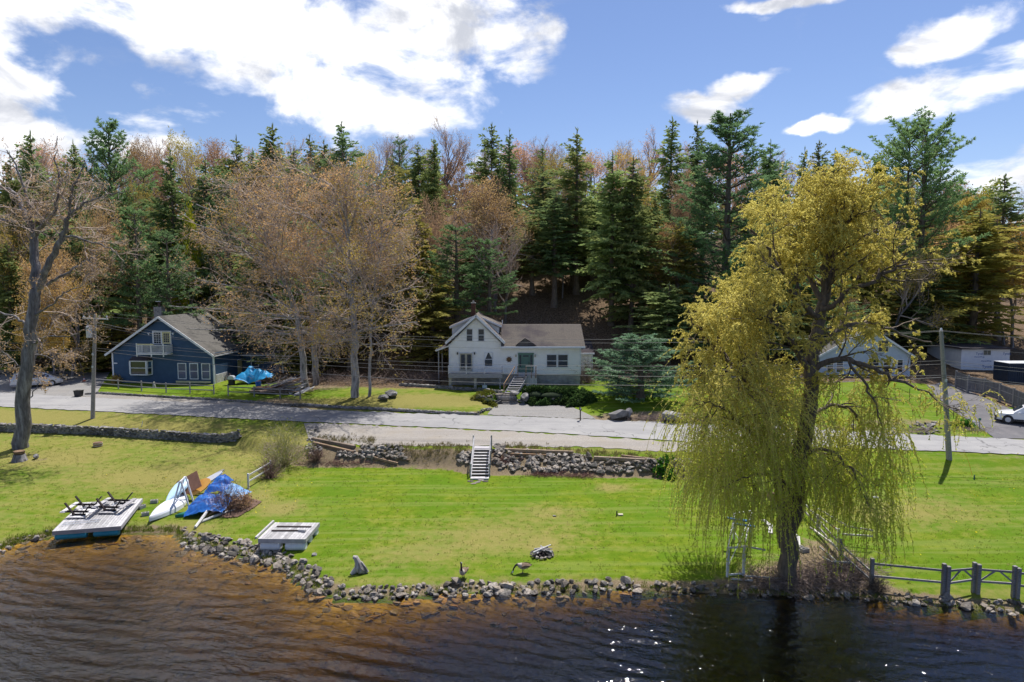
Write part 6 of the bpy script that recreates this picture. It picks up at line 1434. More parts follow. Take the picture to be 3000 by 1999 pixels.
def wire(A_, B_, sag, r_, label):
    m = MB(); n = 26; m.tube([A_.lerp(B_, k / n) - Vector((0, 0, 4 * sag * (k / n) * (1 - k / n))) for k in range(n + 1)], r_, 5); solo(m, 'power_line', wm, A_, label, 'power line')
WR = [(913, 993, 969, -.9, .016), (916, 1003, 972, .9, .016), (953, 1022, 1013, 0, .013), (997, 1069, 1058, 0, .02), (1002, 1081, 1066, 0, .02), (1019, 1095, 1100, 0, .022), (1026, 1124, 1106, 0, .03)]
nm = ('highest', 'second highest', 'third', 'fourth', 'fifth', 'sixth', 'lowest and thickest')
for i, (yl, ym, yr, ox, r_) in enumerate(WR):
    A_ = at_pole(PL, TL, yl) + Vector((ox, -.15 if ox else -.2, 0)); B_ = at_pole(PR, TR, yr) + Vector((0, -.2, 0)); t = -A_.x / (B_.x - A_.x); c = A_.lerp(B_, t)
    zm = D(1500, ym, c.y).z; s = (c.z - zm) / (4 * t * (1 - t)); wire(A_, B_, s, r_ * .65, nm[i] + ' wire strung between the two utility poles')
    E = Vector((B_.x + 34, B_.y - 5.5, B_.z + (.2 if i < 2 else -.1))); wire(B_, E, .9, r_ * .7, nm[i] + ' wire leaving the right utility pole to the right')
    if i in (0, 1, 3, 5): E = Vector((A_.x - 32, A_.y + 5, A_.z + .3)); wire(A_, E, .6, r_ * .7, nm[i] + ' wire leaving the left utility pole to the left')
wire(at_pole(PL, TL, 953) + Vector((0, .2, 0)), Vector((-35.8, 81., 8.3)), .3, .014, 'service wire from the left utility pole to the blue house gable')
wire(at_pole(PL, TL, 945) + Vector((0, .2, 0)), Vector((-12., 78, 8.9)), 1.6, .014, 'service wire passing over the blue house roof to the maples')
wire(Vector((-12., 78, 8.9)), Vector((wx(1306, 74), 74.5, 9.0)), .5, .014, 'service wire reaching the white house left eave')

# ---------------------------------------------------------------- vehicles
def vehicle(name, label, cat, loc, rz, L, Wd, Hh, st, paint, wheels, wr, glass_from, suv=False):
    """st: rows x, z_low, z_belt, z_roof, half width at belt, half width at roof; front is +x"""
    root = empty(name, (0, 0, 0), label, cat); m = MB(); rings = []
    for x, zl, zb, zr, hb, hr in st:
        rings.append([(x, -hb * .93, zl), (x, -hb, zl + .18), (x, -hb, (zl + zb) / 2), (x, -hb * .97, zb), (x, -hr, zr - .04), (x, -hr * .75, zr), (x, hr * .75, zr), (x, hr, zr - .04), (x, hb * .97, zb), (x, hb, (zl + zb) / 2), (x, hb, zl + .18), (x, hb * .93, zl)])
    m.loft(rings); body = m.build('body', paint, root, smooth=False)
    # glass panels stand just proud of the body between belt line and roof
    def lerp_st(x):
        for a, b in zip(st[:-1], st[1:]):
            if a[0] <= x <= b[0]: f = (x - a[0]) / (b[0] - a[0]); return [p + (q - p) * f for p, q in zip(a, b)]
        return st[-1]
    for (xa, xb, t0, t1) in glass_from:
        for s in (-1, 1):
            g_ = MB(); P = []
            for x, (lo, hi) in ((xa, (t0, .88)), (xb, (t1, .88))):
                _, zl, zb, zr, hb, hr = lerp_st(x); hb *= .97
                for f in (lo, hi): P.append((x, s * (hb + (hr - hb) * f + .012), zb + (zr - .04 - zb) * f))
            g_.add([P[0], P[2], P[3], P[1]], [(0, 1, 2, 3)]); g_.build('side_window', M['glass'], root)
    for nm_, i0, i1, f0, f1 in (('windscreen', -1, 0, .08, .92), ('rear_window', 0, 0, .1, .85)):
        if nm_ == 'windscreen': k = max(i for i in range(len(st)) if st[i][3] > Hh * .93); a, b = st[k], st[k + 1]
        else: k = min(i for i in range(len(st)) if st[i][3] > Hh * .93); a, b = st[k], st[k - 1]
        P = []
        for f in (f0, f1):
            x = a[0] + (b[0] - a[0]) * f; zr = a[3] + (b[3] - a[3]) * f + .015; hr = (a[5] + (b[5] - a[5]) * f) * .86; dx = .02 * (1 if b[0] > a[0] else -1); P += [(x + dx, -hr, zr), (x + dx, hr, zr)]
        g_ = MB(); g_.add([P[0], P[1], P[3], P[2]], [(0, 1, 2, 3)]); g_.build(nm_, M['glass'], root)
    for wxp in wheels:
        for s in (-1, 1):
            ya = s * (Wd / 2 - .21); yb = s * (Wd / 2 + .012); w_ = MB(); w_.tube([(wxp, ya, wr), (wxp, yb, wr)], wr, 20); wo = w_.build('wheel', M['black'], root); rm = MB(); rm.tube([(wxp, yb - s * .01, wr), (wxp, yb + s * .012, wr)], wr * .62, 14); rm.build('rim', M['steel'], wo)
            ar = MB(); ar.tube([(wxp, s * (Wd / 2 - .25), wr + .02), (wxp, s * (Wd / 2 + .004), wr + .02)], wr * 1.17, 20); ar.build('wheel_arch', M['black'], root)
    x0, x1 = st[0][0], st[-1][0]; lamp = mat('red_lamp', (.45, .03, .02), (.35, .02, .02), 2, .3); hl = M['hull']
    for s in (-1, 1):
        g_ = MB(); zb = st[0][2]; g_.cbox((x0 - .005, s * Wd * .34, zb - .16), (.05, Wd * .24, .16)); g_.build('tail_light', lamp, root)
        g_ = MB(); zb = st[-1][2]; g_.cbox((x1 - .06, s * Wd * .36, zb - .08), (.16, .28, .12)); g_.build('headlight', hl, root)
        g_ = MB(); xm = [q for q in st if q[3] > Hh * .93][-1][0] + .35; g_.cbox((xm, s * (Wd / 2 + .1), st[len(st) // 2][2] + .08), (.12, .2, .14)); g_.build('mirror', paint, root)
    g_ = MB(); g_.box(x0 - .06, x0 + .1, -Wd * .44, Wd * .44, st[0][1] + .02, st[0][1] + .26); g_.build('rear_bumper', paint if not suv else M['black'], root); g_ = MB(); g_.box(x1 - .1, x1 + .05, -Wd * .44, Wd * .44, st[-1][1] + .02, st[-1][1] + .26); g_.build('front_bumper', paint if not suv else M['black'], root)
    g_ = MB(); g_.box(x0 - .03, x0 - .001, -.18, .18, st[0][2] - .26, st[0][2] - .12); g_.build('number_plate', M['white'], root)
    for s in (-1, 1):
        sl = MB(); sl.box(x0 + .5, x1 - .5, s * Wd / 2 * .985 - .02, s * Wd / 2 * .985 + .02, st[1][1], st[1][1] + (.16 if suv else .06)); sl.build('sill', M['black'] if suv else paint, root)
        for xd in glass_from[:2]: dh = MB(); dh.cbox((xd[0] + .15, s * (Wd / 2 + .01), st[2][2] - .12), (.18, .03, .035)); dh.build('door_handle', paint, root)
    root.location = loc; root.rotation_euler = (0, 0, rz); return root
silver = mat('silver_paint', (.58, .58, .60), (.56, .56, .58), 1, .28, metal=.35, coat=.5); wpaint = mat('white_car_paint', (.76, .77, .80), (.74, .75, .78), 1, .25, coat=.6)
a, b = GP(63, 1146), GP(136, 1126); hd = atan2(b.y - a.y, b.x - a.x); n_ = Vector((-sin(hd), cos(hd), 0)); u_ = Vector((cos(hd), sin(hd), 0)); c = (a + b) / 2 + n_ * .9; c.z = g(c.x, c.y) + .05
hd = radians(38); u_ = Vector((cos(hd), sin(hd), 0)); n_ = Vector((-sin(hd), cos(hd), 0)); c = GP(66, 1141) + n_ * .9 + u_ * 1.4; c.z = g(c.x, c.y) + .05
vehicle('minivan', 'silver minivan parked on the gravel yard behind the tall maple', 'minivan', c, hd, 5.0, 1.95, 1.75,
        [(-2.5, .35, .98, 1.0, .90, .86), (-2.42, .30, 1.02, 1.05, .96, .90), (-2.12, .28, 1.04, 1.66, .98, .76), (-1.6, .28, 1.04, 1.75, .98, .78), (.2, .28, 1.02, 1.76, .98, .78), (.9, .28, 1.0, 1.62, .98, .72), (1.75, .28, .96, 1.04, .96, .84), (2.3, .30, .84, .88, .92, .80), (2.5, .36, .70, .72, .80, .70)],
        silver, (-1.55, 1.45), .33, ((-1.95, -1.05, .12, .12), (-.95, .05, .12, .12), (.15, 1.2, .12, .3)))
c = GP(2952, 1243); hd = radians(180 - 32); u_ = Vector((cos(hd), sin(hd), 0)); n_ = Vector((-sin(hd), cos(hd), 0)); c = c - u_ * 1.4 - n_ * .85; c.z = g(c.x, c.y) + .06
vehicle('suv', 'white compact SUV with black sills cut by the right picture side', 'car', c, hd, 4.6, 1.86, 1.64,
        [(-2.25, .38, .95, 1.0, .84, .78), (-2.15, .30, 1.0, 1.15, .90, .80), (-1.8, .28, 1.02, 1.55, .93, .68), (-1.1, .28, 1.0, 1.64, .93, .68), (.25, .28, .99, 1.62, .93, .68), (1.05, .28, .98, 1.10, .93, .76), (1.9, .30, .93, .97, .90, .78), (2.2, .34, .82, .85, .84, .72), (2.3, .42, .68, .70, .72, .62)],
        wpaint, (-1.35, 1.4), .36, ((-1.9, -1.05, .2, .12), (-.95, -.0, .12, .12), (.1, .85, .12, .3)), suv=True)

# ---------------------------------------------------------------- floats on the shore
def frame4(FL, FR, BR, BL):
    c = (FL + FR + BR + BL) / 4; u = ((FR - FL) + (BR - BL)); u.z = 0; w = u.length / 2; u.normalize(); v = Vector((-u.y, u.x, 0)); d = (((BL - FL) + (BR - FR)) / 2).dot(v); return c, atan2(u.y, u.x), w, d
def float_dock(label, FL, FR, BR, BL, planks, mt, floats, fm, edge='grey_wood', along='y'):
    c, rz, w, d = frame4(FL, FR, BR, BL); root = empty('float_dock', (0, 0, 0), label, 'floating dock')
    for k in range(planks):
        x0 = -w / 2 + k * w / planks; m = MB(); m.box(x0 + .012, x0 + w / planks - .012, -d / 2 + .06, d / 2 - .02, -.04 + R.uniform(-.004, .004), 0); m.build('plank', M[mt], root)
    m = MB(); m.box(-w / 2, w / 2, -d / 2, -d / 2 + .055, -.24, .01); m.build('front_board', M[edge], root)
    for s in (-1, 1): m = MB(); m.box(s * w / 2 - .03, s * w / 2 + .03, -d / 2 + .056, d / 2, -.24, -.002); m.build('side_board', M[edge], root)
    for (cx, cy, L, r_) in floats:
        cy = cy * (d / 2 - r_ - .03); cx = cx * w / 2
        m = MB(); m.tube([(cx - L / 2, cy, -.24 - r_), (cx - L / 2 + .06, cy, -.24 - r_), (cx + L / 2 - .06, cy, -.24 - r_), (cx + L / 2, cy, -.24 - r_)], [r_ * .8, r_, r_, r_ * .8], 16); m.build('float', M[fm], root)
    root.location = c; root.rotation_euler = (0, 0, rz); return root, c, rz, w, d
d1, c1, rz1, w1, dd1 = float_dock('grey float with teal billets at the left bank carrying the picnic tables', U(183, 1556, .72), U(373, 1538, .72), U(398, 1464, .92), U(212, 1474, .92), 22, 'dock_white', [(-.5, -1, 1.7, .19), (.55, -1, 1.4, .19), (-.5, 1., 1.7, .19), (.5, 1., 1.5, .19)], 'teal')
d1.rotation_euler = (radians(3), 0, rz1)
def picnic(label, dx, dy, rz, top, leg):
    root = empty('picnic_table', (0, 0, 0), label, 'picnic table')
    for k in range(4): y = -.36 + k * .24; m = MB(); m.box(-1.0, 1.0, y - .11, y + .11, .02, .06); m.build('top_plank', M[top], root)
    for s in (-1, 1): m = MB(); m.box(-1.0, 1.0, s * .80 - .13, s * .80 + .13, .33, .375); m.build('seat_plank', M[top], root)
    for x in (-.68, .68):
        for s in (-1, 1): m = MB(); m.bar((x + s * .03, -s * .22, .10), (x + s * .03, s * .78, .86), .06, .15, up=(1, 0, 0)) if False else m.bar((x, s * .2, .08), (x, s * .78, .86), .15, .06); m.build('leg', M[leg], root)
        m = MB(); m.bar((x + .07, -.86, .29), (x + .07, .86, .29), .05, .13); m.build('seat_beam', M[leg], root); m = MB(); m.bar((x + .07, -.4, .11), (x + .07, .4, .11), .05, .1); m.build('top_cleat', M[leg], root)
    for s in (-1, 1): m = MB(); m.bar((s * .6, 0, .12), (s * .08, 0, .34), .05, .07); m.build('diagonal_brace', M['steel'], root)
    u = Vector((cos(rz1), sin(rz1), 0)); v = Vector((-sin(rz1), cos(rz1), 0)); root.location = c1 + u * dx + v * dy + Vector((0, 0, .02 + dy * sin(radians(3)))); root.rotation_euler = (radians(3) , 0, rz1 + rz)
picnic('upside-down picnic table with pale planks on the left half of the float', -1.05, .35, radians(84), 'pale_wood', 'black_wood')
picnic('upside-down picnic table with darker planks on the right half of the float', .62, .75, radians(80), 'grey_wood', 'black_wood')
def ladder():
    root = empty('dock_ladder', (0, 0, 0), 'thin folded metal ladder lying on the front edge of the picnic float', 'ladder')
    for s in (-1, 1): m = MB(); m.tube([(-1.0, s * .2, 0), (1.0, s * .2, 0)], .025, 6); m.build('side_rail', M['steel'], root)
    for k in range(5): m = MB(); m.tube([(-.8 + k * .4, -.2, 0), (-.8 + k * .4, .2, 0)], .02, 6); m.build('rung', M['steel'], root)
    u = Vector((cos(rz1), sin(rz1), 0)); v = Vector((-sin(rz1), cos(rz1), 0)); root.location = c1 + u * -.6 - v * 1.35 + Vector((0, 0, .0)); root.rotation_euler = (0, 0, rz1 + .1)
ladder()
d2, c2, rz2, w2, dd2 = float_dock('whitewashed float on round white pontoons at the bank', U(751, 1582, 1.0), U(890, 1582, 1.0), U(938, 1530, 1.08), U(812, 1528, 1.08), 16, 'dock_white', [(-.52, -1, 1.15, .25), (.55, -1, 1.15, .25), (-.52, 1, 1.15, .25), (.55, 1, 1.15, .25), (.55, 0, 1.1, .25), (-.52, 0, 1.1, .25)], 'float', edge='dock_white')
def loose(name, label, mt, a, b, w, h, z): u = Vector((cos(rz2), sin(rz2), 0)); v = Vector((-sin(rz2), cos(rz2), 0)); A_ = c2 + u * a[0] + v * a[1] + Vector((0, 0, z)); B_ = c2 + u * b[0] + v * b[1] + Vector((0, 0, z)); m = MB(); m.bar(A_, B_, w, h); solo(m, name, M[mt], A_, label, 'board')
loose('loose_plank', 'dark long plank lying across the white float', 'black_wood', (-1.0, -.15), (.95, -.1), .09, .05, .05); loose('loose_plank', 'dark ladder-like strip behind the long plank on the white float', 'black_wood', (-.95, .55), (1.1, .55), .12, .04, .04)
loose('driftwood', 'short grey driftwood stick on the right of the white float', 'grey_wood', (.6, -.15), (1.0, -.25), .14, .12, .08); loose('white_rail_board', 'raised white board along the left side of the white float', 'dock_white', (-1.45, -1.35), (-1.45, 1.35), .1, .12, .06)

# ---------------------------------------------------------------- boats, boards and tarps
def hull(label, px, L, Wd, Hh, rz, mt, name='upturned_boat', cat='boat', pitch=0, roll=0, z=0, k=10, tail=.55):
    rings = []; n = 12
    for i in range(n + 1):
        t = i / n; w = Wd / 2 * (sin(pi * min(t * .5 + tail * .5, 1)) ** .8 if t > .02 else tail * .8); w = Wd / 2 * max(.03, (1 - t ** 3.2)) * (tail + (1 - tail) * min(1, t * 3)); x = -L / 2 + L * t; hz = Hh * (1 - .45 * t ** 3)
        rings.append([(x, w * cos(a), max(0, hz * sin(a) ** .7)) for a in [pi * j / k for j in range(k + 1)]])
    m = MB(); m.loft(rings)
    p = GP(*px); o0 = bpy.data.objects.new('_q', None); ORG[o0.name] = Vector(); o = m.build(name, M[mt], o0); o.parent = None; bpy.data.objects.remove(o0)
    o.location = p + Vector((0, 0, z)); o.rotation_euler = (roll, pitch, rz); tag(o, label, cat); return o, p
o, p_ = hull('white upturned rowing boat beside the blue tarp heap', (490, 1498), 3.9, 1.5, .6, radians(266), 'hull')
m = MB(); m.tube([(-1.8, 0, .62), (0, 0, .58), (1.5, 0, .42)], .03, 6); ORG['_k'] = Vector()
k_ = m.build('keel', M['float'], o); 
hull('small pale blue boat propped on the white trestle', (522, 1452), 2.6, 1.0, .3, radians(232), 'tarp2' if False else 'pbhull', pitch=radians(-34), z=.55)if 'pbhull' in M else None
M['pbhull'] = mat('pale_blue_hull', (.42, .62, .78), (.55, .70, .82), 1, .35)
hull('small pale blue boat propped on the white trestle', (520, 1472), 2.4, 1.0, .28, radians(258), 'pbhull', pitch=radians(24), z=.75)
def panel(name, label, cat, px, w, h, th, mt, rz, tilt, z=0, round_=False):
    p = GP(*px); m = MB()
    if round_: pts = [(w / 2 * cos(t) * (1 if abs(cos(t)) > .5 else 1), h / 2 * sin(t)) for t in np.linspace(0, 2 * pi, 24, endpoint=False)]; m.add([(x, -th / 2, y) for x, y in pts] + [(x, th / 2, y) for x, y in pts], [tuple(range(24)), tuple(range(47, 23, -1))] + [(i, i + 24, (i + 1) % 24 + 24, (i + 1) % 24) for i in range(24)])
    else: m.box(-w / 2, w / 2, -th / 2, th / 2, -h / 2, h / 2)
    q = bpy.data.objects.new('_q', None); ORG[q.name] = Vector(); o = m.build(name, M[mt], q); o.parent = None; bpy.data.objects.remove(q); o.location = p + Vector((0, 0, z)); o.rotation_euler = (tilt[0], tilt[1], rz); tag(o, label, cat)
panel('plywood_sheet', 'reddish brown plywood panel leaning beside the trestle', 'panel', (556, 1462), 1.5, 1.25, .04, 'plywood', radians(12), (radians(-38), radians(-28)), 1.05)
panel('orange_board', 'orange rounded board leaning on the blue tarp heap', 'board', (585, 1462), 1.7, .95, .08, 'orange', radians(15), (radians(-50), radians(-30)), .85, True)
panel('surfboard', 'long white and mint board lying on top of the tarp heap', 'surfboard', (612, 1446), 2.2, .5, .1, 'hull', radians(10), (radians(-55), radians(-30)), .95, True)
panel('surfboard', 'narrow brown-edged board behind the white one on the heap', 'surfboard', (622, 1440), 2.0, .36, .08, 'beige', radians(14), (radians(-55), radians(-32)), 1.0, True)
hull('dark green canoe end sticking out below the blue tarp', (560, 1508), 1.9, .7, .3, radians(215), 'greenhull', name='green_canoe', cat='canoe')
def trestle():
    p = GP(530, 1497); root = empty('white_trestle', tuple(p), 'white wooden A-frame trestle in front of the boats', 'trestle')
    for s, d in ((-1, 0), (1, 0), (-1, 1.1), (1, 1.1)): m = MB(); q = p + Vector((-.2 * d, d, 0)); m.bar(q + Vector((s * .62, 0, 0)), q + Vector((s * .04, .1, 1.95)), .10, .05, up=(0, 1, 0)); m.build('leg', M['trim'], root)
    m = MB(); m.bar(p + Vector((-.36, .02, .75)), p + Vector((.36, .02, .75)), .1, .06); m.build('crosspiece', M['trim'], root); m = MB(); m.bar(p + Vector((0, .05, 1.93)), p + Vector((-.2, 1.2, 1.93)), .06, .1); m.build('ridge_bar', M['trim'], root)
trestle()
def tarp(name, label, pts, mt, seed, n=58, amp=.14):
    """crumpled sheet over a heap; pts: photo ground points with heap heights"""
    P = [GP(x, y) + Vector((0, 0, h)) for x, y, h in pts]; xs = [p.x for p in P]; ys = [p.y for p in P]; x0, x1, y0, y1 = min(xs) - .5, max(xs) + .5, min(ys) - .5, max(ys) + .5
    X, Y = np.meshgrid(np.linspace(x0, x1, n), np.linspace(y0, y1, n)); Z = G(X, Y); hh = np.zeros_like(X)
    for p in P: hh = np.maximum(hh, (p.z - g(p.x, p.y)) * np.clip(1.25 - (((X - p.x) ** 2 + (Y - p.y) ** 2) ** .5) / 1.05, 0, 1) ** .7)
    fold = np.abs(vnoise(X * 1.0, Y, 3.6, seed)) + .5 * np.abs(vnoise(X, Y, 8, seed + 1)); hh = hh * (1 + .2 * vnoise(X, Y, 1.6, seed + 2)) + np.where(hh > .05, fold * amp, 0)
    V = np.stack([X + .08 * vnoise(X, Y, 6, seed + 3), Y, Z + hh], -1).reshape(-1, 3); k = np.arange(n - 1)[:, None] * n + np.arange(n - 1)[None, :]; Fq = np.stack([k, k + 1, k + n + 1, k + n], -1).reshape(-1, 4)
    ok = hh.ravel() > .06; Fq = Fq[ok[Fq].sum(1) >= 2]; used, inv = np.unique(Fq, return_inverse=True); V = V[used]; lo = hh.ravel()[used] < .06; V[lo, 2] += .02
    c = Vector(P[0]); me = np_mesh(name, V - np.array(c), inv.reshape(Fq.shape), M[mt]); me.polygons.foreach_set('use_smooth', [True] * len(me.polygons)); o = bpy.data.objects.new(name, me); COL.objects.link(o); o.location = c; tag(o, label, 'tarp'); ORG[o.name] = c
tarp('blue_tarp', 'crumpled royal blue tarp over the lower part of the boat heap', [(585, 1500, .75), (610, 1500, .9), (640, 1492, .85), (655, 1478, .7), (600, 1490, .9), (625, 1505, .6), (640, 1508, .45)], 'tarp', 1)
tarp('blue_tarp', 'dark blue tarp peak at the upper end of the boat heap', [(636, 1462, 1.15), (650, 1455, 1.35), (648, 1470, 1.1), (660, 1460, 1.3), (630, 1470, 1.1)], 'tarp', 5)
tarp('pale_blue_tarp', 'faded pale blue tarp hanging right of the dark blue peak', [(676, 1462, 1.0), (690, 1466, .8), (700, 1472, .6), (672, 1475, .8)], 'tarp2', 9)
tarp('cyan_tarp', 'bright cyan tarp draped over a heap beside the blue house', [(716, 1123, 1.3), (735, 1121, 1.75), (755, 1121, 1.7), (775, 1121, 1.4), (790, 1122, 1.0), (703, 1126, .7)], 'tarp3', 13, amp=.1)
def lumber():
    c = GP(835, 1152); root = empty('lumber_pile', tuple(c), 'heap of salvaged boards and shingles behind the rail fence', 'lumber pile'); rr = random.Random(9)
    for k in range(70):
        a = GP(rr.uniform(760, 830), rr.uniform(1140, 1156)); L = rr.uniform(2.2, 4.2); ang = rr.gauss(.25, .3); top = rr.uniform(.2, 1.7)
        A_ = a + Vector((0, 0, max(.08, top - .9 + rr.uniform(-.2, .2)))); B_ = a + Vector((L * cos(ang), L * sin(ang) * .5, top + rr.uniform(-.1, .25))); m = MB(); m.bar(A_, B_, rr.uniform(.1, .24), .035); m.build('board', M['brown_wood' if rr.random() < .5 else 'grey_wood'], root)
    for k in range(9): a = GP(rr.uniform(770, 850), rr.uniform(1148, 1154)); m = MB(); m.cbox(a + Vector((0, 0, .15 + .1 * (k % 5))), (3.0, 1.2, .07), rz=rr.uniform(-.2, .2)); m.build('board_stack', M['brown_wood'], root)
lumber()
for i, (px, py, rz) in enumerate(((870, 1152, .6), (885, 1158, .3), (902, 1154, -.4))): panel('scrap_board', ('leftmost', 'middle', 'rightmost')[i] + ' pale scrap board leaning at the right end of the lumber pile', 'board', (px, py), 1.8, .35, .04, 'pale_wood', rz, (radians(-60), radians(-25)), .4)
def grill():
    p = GP(679, 1128); root = empty('gas_grill', tuple(p), 'black lidded barbecue grill beside the blue house side wall', 'grill'); m = MB(); m.box(p.x - .3, p.x + .3, p.y - .25, p.y + .25, p.z, p.z + .62); m.build('cabinet', M['black'], root)
    m = MB(); m.prism([(p.x - .38, p.z + .66), (p.x + .38, p.z + .66), (p.x + .36, p.z + .9), (p.x + .2, p.z + 1.08), (p.x - .2, p.z + 1.08), (p.x - .36, p.z + .9)], p.y - .27, p.y + .27); m.build('lid', M['steel'], root)
    m = MB(); m.box(p.x - .75, p.x + .75, p.y - .24, p.y + .24, p.z + .622, p.z + .66); m.build('shelf', M['black'], root)
    for s in (-1, 1): m = MB(); m.tube([(p.x + s * .3, p.y - .3, p.z + .08), (p.x + s * .3, p.y - .25, p.z + .08)], .09, 10); m.build('wheel', M['black'], root)
grill()
def barrel(px, py, r_, h, mt, label, name='barrel', cat='barrel', hoops=True):
    p = GP(px, py); root = empty(name, tuple(p), label, cat); m = MB(); m.tube([p, p + Vector((0, 0, h * .5)), p + Vector((0, 0, h))], [r_ * .85, r_, r_ * .95], 14); m.build('shell', M[mt], root)
    for f in (.25, .75): m = MB(); m.tube([p + Vector((0, 0, h * f - .02)), p + Vector((0, 0, h * f + .02))], r_ * 1.0 * (1.02 if f > .5 else .98) + .008, 14); m.build('hoop', M['steel'] if hoops else M[mt], root)
    m = MB(); m.tube([p + Vector((0, 0, h)), p + Vector((0, 0, h + .004))], r_ * .82, 14); m.build('soil', M['mulch'], root)
barrel(757, 1140, .3, .9, 'tarp', 'blue plastic barrel standing in front of the lumber pile', hoops=False)
barrel(287, 1308, .36, .35, 'brown_wood', 'half-barrel planter sitting on the left lawn below the stone wall', 'barrel_planter', 'planter')
def stump_planter():
    p = GP(58, 1350); m = MB(); m.tube([p - Vector((0, 0, .1)), p + Vector((0, 0, .25)), p + Vector((0, 0, .5))], [.62, .48, .42], 11); solo(m, 'tree_stump', M['bark'], p, 'grey tree stump at the foot of the tall left maple', 'stump')
    e = empty('barrel_planter', tuple(p + Vector((0, 0, .5))), 'small half-barrel planter standing on the grey stump', 'planter'); q = p + Vector((0, 0, .5)); m = MB(); m.tube([q, q + Vector((0, 0, .28))], [.33, .4], 14); m.build('shell', M['brown_wood'], e)
    for f in (.07, .21): m = MB(); m.tube([q + Vector((0, 0, f - .02)), q + Vector((0, 0, f + .02))], .35 + f * .25, 14); m.build('hoop', M['black'], e)
stump_planter()
def cinder(px, py, rz, label):
    p = GP(px, py); root = empty('cinder_block', (0, 0, 0), label, 'cinder block'); m = MB()
    for a, b, c_, d in ((-.2, .2, -.1, -.07), (-.2, .2, .07, .1), (-.2, -.17, -.07, .07), (-.015, .015, -.07, .07), (.17, .2, -.07, .07)): m.box(a, b, c_, d, 0, .2)
    m.build('block', M['found'], root); root.location = p; root.rotation_euler = (0, 0, rz); root.scale = (1.1, 1.1, 1.1)
cinder(452, 1474, .2, 'grey cinder block beside the stern of the white boat'); cinder(416, 1490, 1.2, 'cinder block lying between float and white boat'); cinder(426, 1511, .5, 'small pale block nearest the water by the white boat')
cinder(2342, 1612, .1, 'cinder block on the brush right of the willow trunk'); cinder(2358, 1618, .3, 'second cinder block touching the first beside the willow'); cinder(2330, 1622, -.2, 'third cinder block lowest by the willow trunk')
def sawhorse(px, py, label, rz=.1):
    root = empty('sawhorse', (0, 0, 0), label, 'sawhorse'); m = MB(); m.bar((-.5, 0, .78), (.5, 0, .78), .09, .08); m.build('top_bar', M['black'], root)
    for s in (-1, 1):
        for t in (-1, 1): m = MB(); m.bar((s * .36, 0, .75), (s * .55, t * .3, 0), .06, .05); m.build('leg', M['black'], root)
        m = MB(); m.bar((s * .46, -.17, .32), (s * .46, .17, .32), .04, .05); m.build('shelf_brace', M['black'], root)
    root.location = GP(px, py, .05); root.rotation_euler = (0, 0, rz)
sawhorse(172, 1114, 'left black folding sawhorse on the gravel yard'); sawhorse(191, 1114, 'right black folding sawhorse on the gravel yard', -.1)
def cone():
    p = GP(247, 1119, .05); root = empty('traffic_cone', tuple(p), 'small faded orange traffic cone near the blue house corner', 'traffic cone'); oc = mat('faded_orange', (.55, .16, .08), (.5, .14, .07), 2, .6); m = MB(); m.tube([p + Vector((0, 0, .04)), p + Vector((0, 0, .5))], [.15, .03], 12); co = m.build('cone', oc, root); m = MB(); m.cbox(p + Vector((0, 0, .02)), (.38, .38, .04)); m.build('base', oc, root); m = MB(); m.tube([p + Vector((0, 0, .25)), p + Vector((0, 0, .36))], [.103, .078], 12); m.build('white_band', M['white'], co)
cone()
def bin_():
    p = GP(231, 1163, .05); root = empty('black_bin', tuple(p), 'square black tote bin standing open at the road edge', 'bin'); m = MB(); m.loft([[(p.x + s * .3, p.y + t * .26, p.z) for s, t in ((-1, -1), (1, -1), (1, 1), (-1, 1))], [(p.x + s * .37, p.y + t * .32, p.z + .62) for s, t in ((-1, -1), (1, -1), (1, 1), (-1, 1))]]); m.build('body', M['black'], root); m = MB(); m.box(p.x - .4, p.x + .4, p.y - .35, p.y + .35, p.z + .62, p.z + .67); m.build('rim', M['black'], root)
bin_()

# ---------------------------------------------------------------- willow foot: frames, boards, brush
def dock_frame():
    p = GP(2131, 1690); q = GP(2245, 1696); root = empty('pipe_dock_frame', tuple(p), 'peeling white dock frame standing on the bank left of the willow', 'dock frame')
    Zt = 1.55; P = [p, GP(2178, 1686), GP(2150, 1580), GP(2200, 1572)]
    for k, c in enumerate(P): m = MB(); m.box(c.x - .06, c.x + .06, c.y - .06, c.y + .06, c.z - .1, c.z + Zt); m.build('upright', M['rail_white'], root)
    for a, b in ((0, 1), (0, 2), (1, 3), (2, 3)):
        for z in (Zt - .02, ) + ((.1,) if a == 0 and b == 1 else ()): m = MB(); m.bar(P[a] + Vector((0, 0, z)), P[b] + Vector((0, 0, z)), .07, .08); m.build('crossbar', M['rail_white'], root)
    for a, b, z0, z1 in ((GP(2180, 1686), GP(2240, 1692), Zt, Zt - .1), (GP(2180, 1694), GP(2290, 1700), .12, .08), (GP(2140, 1700), GP(2205, 1704), .08, .06)): m = MB(); m.bar(a + Vector((0, 0, z0)), b + Vector((0, 0, z1)), .06, .08); m.build('side_rail', M['rust_rail'], root)
    for a, b in ((0, 3), (2, 1)): m = MB(); m.bar(P[a] + Vector((0, 0, .5)), P[b] + Vector((0, 0, Zt - .2)), .03, .03); m.build('diagonal', M['rail_white'], root)
M['rail_white'] = mat('peeling_white_rail', (.66, .68, .72), (.50, .51, .54), 5, .7, .2)
dock_frame()
M['deepblue'] = mat('deep_blue_plastic', (.02, .12, .32), (.02, .09, .24), 2, .4)
